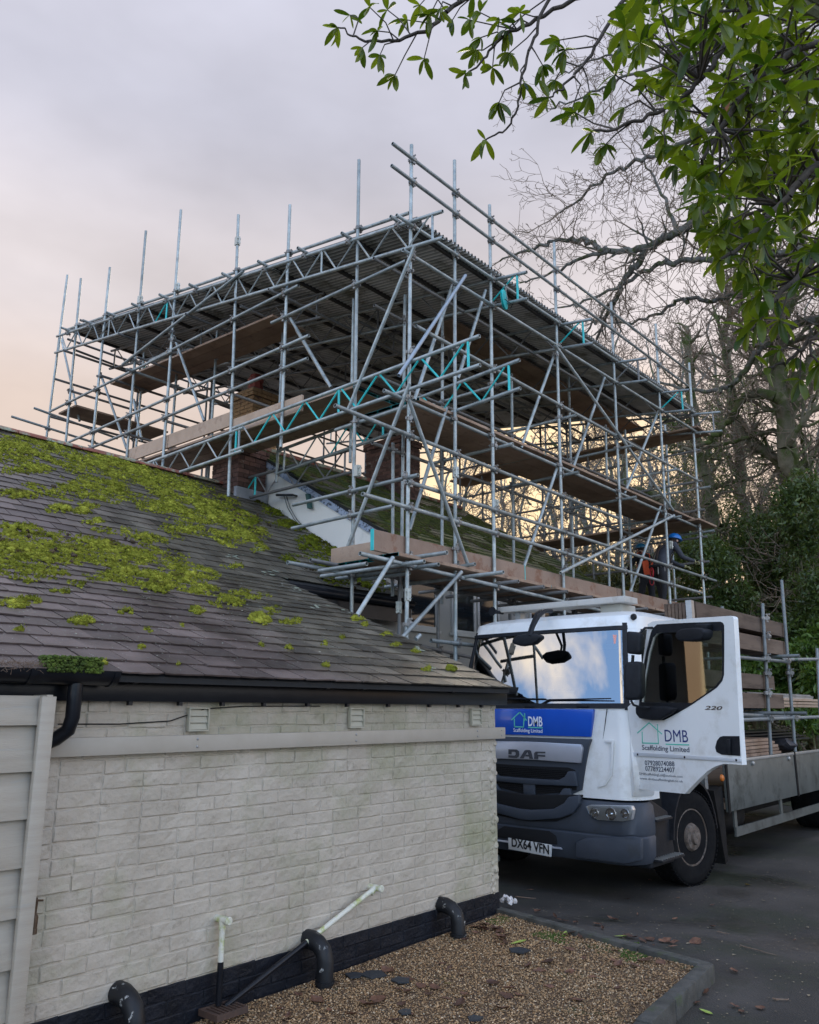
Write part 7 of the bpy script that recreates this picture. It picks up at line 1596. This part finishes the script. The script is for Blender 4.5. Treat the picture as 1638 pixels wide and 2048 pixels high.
def worker(px, pytop, y, facing, bend, label, jacket, helm, vest, xpx=None):
    deck = zp+.045; base = onY(px, 1195, y); base = Vector((base.x, base.y, deck)); topz = onY(px, pytop, y).z
    fx = Vector((cos(facing), sin(facing), 0)); lx = Vector((-sin(facing), cos(facing), 0)); H = (topz-deck)/(1.72-.33*bend)
    def Q(f, l, z): return (fx*f+lx*l+Vector((0, 0, z)))*H
    b = bend
    hip = Q(0, 0, .93); ch = Q(.20*b, 0, 1.25); sh = Q(.34*b, 0, 1.42-.08*b); nk = Q(.42*b, 0, 1.50-.13*b); hd = Q(.50*b+.02, 0, 1.60-.20*b)
    J = {'hip': (hip, .145*H), 'chest': (ch, (.16*H, .135*H)), 'sh': (sh, .125*H), 'neck': (nk, .058*H), 'head0': (nk+(hd-nk)*.6, .085*H), 'head': (hd+Q(.01, 0, .03), .088*H)}
    Bn = [('hip', 'chest'), ('chest', 'sh'), ('sh', 'neck'), ('neck', 'head0'), ('head0', 'head')]
    for s, n in ((1, 'l'), (-1, 'r')):
        step = .10*s
        J['hp'+n] = (Q(0, .09*s, .88), .10*H); J['kn'+n] = (Q(.05+step*.5, .11*s, .50), .065*H); J['an'+n] = (Q(step, .12*s, .10), .045*H); J['to'+n] = (Q(step+.17, .13*s, .045), .04*H)
        J['sd'+n] = (sh+Q(0, .17*s, 0), .068*H); J['el'+n] = (sh+Q(.17+.05*s, .23*s, -.24), .048*H); J['wr'+n] = (sh+Q(.42, .15*s, -.30-.03*s), .033*H); J['ha'+n] = (sh+Q(.50, .13*s, -.31-.03*s), (.036*H, .022*H))
        Bn += [('hip', 'hp'+n), ('hp'+n, 'kn'+n), ('kn'+n, 'an'+n), ('an'+n, 'to'+n), ('sh', 'sd'+n), ('sd'+n, 'el'+n), ('el'+n, 'wr'+n), ('wr'+n, 'ha'+n)]
    wz = .92*H; shv = sh
    def zone(c):
        c = Vector(c)
        if c.z < .075*H: return 3
        if c.z < wz: return 1
        if (c-J['neck'][0]).length < .06*H or (c-J['head'][0]).length < .13*H and c.z > nk.z: return 0
        for n in 'lr':
            if (c-J['ha'+n][0]).length < .055*H: return 4
        return 2
    t = thing('person', label, 'person', base, 'scaffolders on the platform')
    me = skinned('body', J, Bn, [skin, blk, jacket, boot, glv], t, zone); link('body', me, t)
    O = base
    def pt(v): return O+v
    # fingers on both hands
    for n, s in (('l', 1), ('r', -1)):
        h = J['ha'+n][0]; m = MB()
        for i in range(4):
            a = h+Q(.02, (-.024+.016*i), -.002); m.path([pt(a), pt(a+Q(.035, 0, -.008)), pt(a+Q(.052, 0, -.035)), pt(a+Q(.04, 0, -.052+.003*i))], [.0095*H, .009*H, .008*H, .007*H], 6)
        a = h+Q(-.01, -s*.03, -.005); m.path([pt(a), pt(a+Q(.03, -s*.012, -.015)), pt(a+Q(.045, -s*.004, -.035))], [.011*H, .010*H, .008*H], 6); m.build('fingers', glv, t, smooth=True)
    # head: nose, ears, hair at the nape, helmet with brim
    hc = J['head'][0]; hf = (Q(.9-.25*b, 0, -.35*b-.05)).normalized()
    m = MB(); m.lathe(pt(hc+hf*.085*H-Q(0, 0, .02)), hf, [(.016*H, 0), (.010*H, .018*H), (.004*H, .026*H)], 8)
    for s in (1, -1): m.lathe(pt(hc+Q(-.01, .083*s, -.015)), lx*s, [(.026*H, 0), (.022*H, .012*H), (.01*H, .014*H)], 8)
    m.build('nose_and_ears', skin, t, smooth=True)
    m = MB()
    for s in (1, -1): m.lathe(pt(hc+hf*.083*H+Q(0, .032*s, .004)), hf, [(.012*H, 0), (.004*H, .004*H)], 8)
    m.obox(pt(hc+hf*.088*H-Q(0, 0, .055)), lx*.024*H, hf*.004*H, Vector((0, 0, .004*H))); m.build('eyes_and_mouth', tee, t)
    V0, F0 = ico(3); upv = (Vector((0, 0, 1))+fx*.28*b).normalized(); hfx = (fx-upv*fx.dot(upv)).normalized(); m = MB(); VV = []; 
    for v in V0:
        x, yv, z = v; z = max(z, -.12); VV.append(pt(hc+upv*.035*H+(hfx*x*1.18+lx*yv+upv*z*.98)*.118*H))
    m.add(VV, [tuple(f) for f in F0]); hl = m.build('helmet', helm, t, smooth=True)
    m = MB(); c = hc+upv*.025*H; P = [pt(c+hfx*(cos(a)*.155 if cos(a) > 0 else cos(a)*.142)*H+lx*sin(a)*.128*H) for a in [2*pi*i/24 for i in range(24)]]; m.prism(P, upv*.009*H); m.build('brim', helm, hl)
    m = MB(); m.path([pt(hc+Q(0, s*.105, .02)) if s else pt(hc+Q(.06, 0, -.10)) for s in (1, 0, -1)], .005*H, 5); m.build('chin_strap', org if vest else tee, hl)
    hr = mat('dark_hair', (.03, .02, .015), rough=.9); m = MB(); VV = [pt(hc-hf*.018*H+Vector(v)*.093*H*1.0) for v in V0]; m.add(VV, [tuple(f) for f in F0]); m.build('hair', hr, t, smooth=True)
    # harness: straps over the back, waist belt, hanging lanyard and tools
    bk = -fx; m = MB()
    for s in (1, -1): m.path([pt(hip+bk*.15*H+Q(0, .09*s, .02)), pt(ch+bk*.165*H+Q(0, .04*s, 0)), pt(sh+bk*.12*H+Q(0, .08*s, .06)), pt(sh+Q(.06, .1*s, .10)), pt(ch+Q(.155, .09*s, 0)), pt(hip+Q(.15, .08*s, .02))], .011*H, 6)
    m.build('harness_strap', org if vest else mat('dark_strap', (.05, .03, .02), rough=.8), t, smooth=True)
    if vest:
        m = MB(); 
        for s in (1, -1):
            P = [hip+bk*.155*H+Q(0, .02*s, .03), hip+bk*.12*H+Q(0, .15*s, .03), ch+bk*.13*H+Q(0, .16*s, .02), ch+bk*.17*H+Q(0, .03*s, .05)]; m.prism([pt(p) for p in P], bk*.02*H)
        m.build('hi_vis_pad', org, t, bevel=.008)
    m = MB(); P = [pt(hip+fx*cos(a)*.165*H+lx*sin(a)*.165*H+Q(0, 0, .02)) for a in np.linspace(0, 2*pi, 18)]; m.path(P, .026*H, 6); m.build('tool_belt', tee, t, smooth=True)
    m = MB(); m.path([pt(hip+bk*.17*H+Q(0, .05*sin(a), -.10-.09*cos(a))) for a in np.linspace(0, 2*pi, 14)], .009*H, 6); m.build('lanyard', mat('red_rope', (.5, .02, .03), rough=.7), t, smooth=True)
    m = MB()
    for i, q in enumerate(((.0, -.16, -.10), (-.05, -.13, -.12), (-.10, -.10, -.14), (.02, .17, -.12))): m.tube(pt(hip+Q(*q)), pt(hip+Q(q[0], q[1], q[2]+.16)), .012*H, 6, hollow=False)
    m.build('hand_tools', coup, t, smooth=True)
worker(1296, 1094, 6.85, radians(60), .25, 'worker in teal-blue helmet and orange harness, standing left of the other worker', tee, hteal, True)
worker(1322, 1082, 6.45, radians(-28), .75, 'worker in bright blue helmet and charcoal jacket leaning over the guard rail', jk, hblue, False)
# ================================================================ litter on the ground
def litter():
    dm = mat('dead_leaf', (.065, .028, .018), (.16, .075, .04), scale=25, rough=.6, rand=.45, island=.4); gm = mat('fallen_green_leaf', (.28, .38, .06), (.36, .46, .10), scale=20, rough=.45); ym = mat('fallen_yellow_leaf', (.55, .33, .03), (.6, .4, .05), scale=20, rough=.5)
    def curled(w, cu, m_, nm='fallen_leaf'):
        ts = [0, .2, .4, .6, .8, 1]; ws = [.05, .7, 1, .9, .6, 0]; V = []; r = random.Random(int(w*1000+cu*77))
        for t, a in zip(ts, ws):
            h = cu*(t-.5)**2*2; hw = w*.5*a*(1+r.uniform(-.25, .25)); V += [(t-.5, -hw, h+cu*.5*a*r.random()), (t-.5, r.uniform(-.04, .04), h-.02), (t-.5, hw, h+cu*.6*a*r.random())]
        return mesh_np(nm, V, [(i*3+j, i*3+j+3, i*3+j+4, i*3+j+1) for i in range(5) for j in range(2)], m_, False)
    kinds = [curled(.35, .12, dm), curled(.5, .28, dm), curled(.75, .35, dm), curled(.28, .2, dm), curled(.9, .22, dm)]
    gk = curled(.36, .06, gm); yk = curled(.8, .15, ym)
    def put(px, py, me, L_, label, grp=None, z=None, rot=None):
        p = onZ(px, py, .1); gravelz = inpoly([p.x], [p.y], [(1, 3.95), (5.62, 3.95), (5.3, 2.3), (4.1, 2.1), (1, 1.6)])[0]
        if gravelz: p = onZ(px, py, GZ(onZ(px, py, .08).x)+.012)
        else:
            p = onZ(px, py, 0.0)
            for _ in range(4): p = onZ(px, py, zg(p.x, p.y)+.012)
        o = link('fallen_leaf', me, None, p, (random.uniform(-.25, .25), random.uniform(-.25, .25), rot if rot is not None else random.uniform(0, 6.3))); o.scale = (L_, L_, L_*.8); tag(o, label, 'leaf', grp); return o
    G_ = 'brown leaves lying on the gravel'; A_ = 'brown leaves lying on the asphalt'; K_ = 'brown leaves drifted along the kerb'
    R = random.Random(4)
    for px, py in [(735, 1918), (690, 1925), (815, 1958), (800, 1975), (770, 1945), (860, 1990), (840, 1970), (760, 2000), (740, 2010), (870, 1975), (920, 2010), (1010, 2020), (985, 1965), (1060, 1932), (1080, 1945), (1040, 1990), (1100, 1925), (1100, 1975), (1160, 2000), (1230, 1975), (900, 1935), (880, 1925), (600, 1990), (560, 2020), (640, 2005), (930, 1880), (600, 1925), (1140, 1940), (1185, 1955), (700, 2025), (545, 1975), (580, 2035), (820, 2030), (1240, 1930), (1000, 1935)]:
        put(px+R.uniform(-6, 6), py+R.uniform(-4, 4), R.choice(kinds), R.uniform(.055, .11), 'curled brown leaf lying on the gravel bed', G_)
    for i in range(55):
        px = R.uniform(480, 1330); py = R.uniform(1890, 2040)
        if py < 2070-.26*px+120 or py > 2350-.35*px: continue
        put(px, py, R.choice(kinds), R.uniform(.04, .09), 'curled brown leaf lying on the gravel bed', G_)
    for i in range(26):
        t = R.random(); px = 955+t*60+R.uniform(-12, 12); py = 1850+t*28+R.uniform(-10, 12); put(px, py, R.choice(kinds), R.uniform(.05, .09), 'brown leaf in the heap near the rightmost soil pipe', 'heap of brown leaves by the kerb corner')
    for px, py in [(1075, 1822), (1110, 1832), (1125, 1840), (1150, 1845), (1195, 1848), (1205, 1855), (1225, 1838), (1250, 1870), (1262, 1874), (1285, 1880), (1300, 1878), (1330, 1882), (1345, 1885), (1345, 1893), (1390, 1883), (1160, 1872), (1175, 1885), (1140, 1865), (1130, 1870), (1290, 1920), (1270, 1930), (1320, 1925)]:
        put(px, py, R.choice(kinds), R.uniform(.06, .11), 'brown leaf drifted against the kerb edge', K_)
    for px, py in [(1255, 1797), (1356, 1795), (1425, 1810), (1350, 1838), (1425, 1853), (1410, 1985), (1390, 2005), (1470, 2012), (1483, 2022), (1520, 2015), (1468, 1942), (1275, 1828), (1590, 1880), (1060, 1780), (1300, 1760)]:
        put(px, py, R.choice(kinds), R.uniform(.045, .08), 'small brown leaf lying on the dark asphalt', A_)
    for px, py, L_, lb in [(1037, 1884, .12, 'long fresh green leaf on the gravel near the kerb corner'), (1300, 1980, .055, 'small bright green leaf in the middle right of the gravel'), (895, 1966, .045, 'small yellow-green leaf in the centre of the gravel'), (1241, 1872, .09, 'slim yellow-green leaf against the kerb'), (1412, 2023, .085, 'broad yellow-green leaf on the asphalt at the bottom edge'), (1130, 1868, .10, 'dull green leaf in the moss by the kerb')]: put(px, py, gk, L_, lb)
    put(1495, 1769, yk, .085, 'yellow leaf lying on the asphalt right of the front wheel')
    # slate shards, white litter, twigs
    sm = mat('shard', (.02, .024, .03), (.035, .04, .045), scale=20, rough=.5)
    for px, py, s, lb in [(1035, 1902, .09, 'dark slate shard lying on the gravel near the kerb corner'), (745, 1950, .10, 'dark slate shard between the two nearest drain pipes'), (710, 1952, .08, 'dark slate shard lying left of another below the middle soil pipe'), (800, 1962, .07, 'dark slate shard half under brown leaves in the gravel'), (808, 2025, .05, 'small grey slate shard at the bottom of the gravel bed'), (950, 2038, .05, 'greenish slate shard at the bottom edge of the gravel')]:
        p = onZ(px, py, GZ(onZ(px, py, .08).x)+.012); m = MB(); a0 = R.uniform(0, 6); m.prism([p+Vector((cos(a0+2*pi*i/5)*s*R.uniform(.6, 1), sin(a0+2*pi*i/5)*s*R.uniform(.6, 1), 0)) for i in range(5)], (0, 0, .008)); o = m.build('slate_shard', sm, None, loc=p); tag(o, lb, 'shard')
    p = onZ(1018, 1808, .0); m = MB()
    for i in range(9): q = p+Vector((R.uniform(-.05, .05), R.uniform(-.05, .05), R.uniform(0, .04))); m.lathe(q, (R.uniform(-1, 1), R.uniform(-1, 1), 1), [(.024, 0), (.018, .02), (.004, .035)], 5)
    o = m.build('litter', mat('white_litter', (.65, .62, .6), rough=.6), None, loc=p); tag(o, 'crumpled white paper litter beside the kerb corner', 'litter')
    tw = MC['dead_twig']
    for (a, b, lb) in (((1483, 1882), (1550, 1905), 'long thin twig lying on the asphalt right of the kerb corner'), ((1548, 2010), (1584, 2012), 'short twig on the asphalt at the right edge'), ((1433, 1842), (1460, 1846), 'short twig on the asphalt behind the kerb'), ((1033, 1775), (1070, 1777), 'short dark twig on the asphalt under the lorry front')):
        p = onZ(*a, -.02); q = onZ(*b, -.02); n = 4; P = [p.lerp(q, i/n)+Vector((R.uniform(-.02, .02), R.uniform(-.02, .02), .0)) for i in range(n+1)]; P = [Vector((v.x, v.y, zg(v.x, v.y)+.012)) for v in P]; m = MB(); m.path(P, [.005, .005, .004, .003, .002], 5); o = m.build('twig', tw, None, loc=p); tag(o, lb, 'twig')
    # fine crumbs everywhere
    n = 1600; x = RNG.uniform(4.6, 11, n); y = RNG.uniform(.2, 4.2, n); k = ~inpoly(x, y, [(1, 3.95), (5.72, 3.95), (5.42, 2.15), (4.1, 1.95), (1, 1.5)]); x = x[k]; y = y[k]; n = len(x)
    z = np.array([zg(a, b) for a, b in zip(x, y)])+.008; s = RNG.uniform(.003, .010, (n, 1, 1))*(1+(RNG.random((n, 1, 1)) > .93))
    base = np.array([(1, 0, 0), (0, .7, .2), (-1, 0, 0), (0, -.7, .2)], float); a = RNG.uniform(0, 6.28, n)[:, None]; X_ = base[:, 0]*np.cos(a)-base[:, 1]*np.sin(a); Y__ = base[:, 0]*np.sin(a)+base[:, 1]*np.cos(a)
    V = np.stack([X_, Y__, np.tile(base[:, 2], (n, 1))], 2)*s+np.stack([x, y, z], 1)[:, None]; o = link('leaf_crumbs', mesh_np('leaf_crumbs', V.reshape(-1, 3), np.arange(n*4).reshape(-1, 4), mat('crumb', (.16, .11, .06), (.38, .33, .22), scale=300, rough=.8, island=.5))); tag(o, 'fine crumbs of leaf and grit scattered over the drive', kind='stuff')
litter()
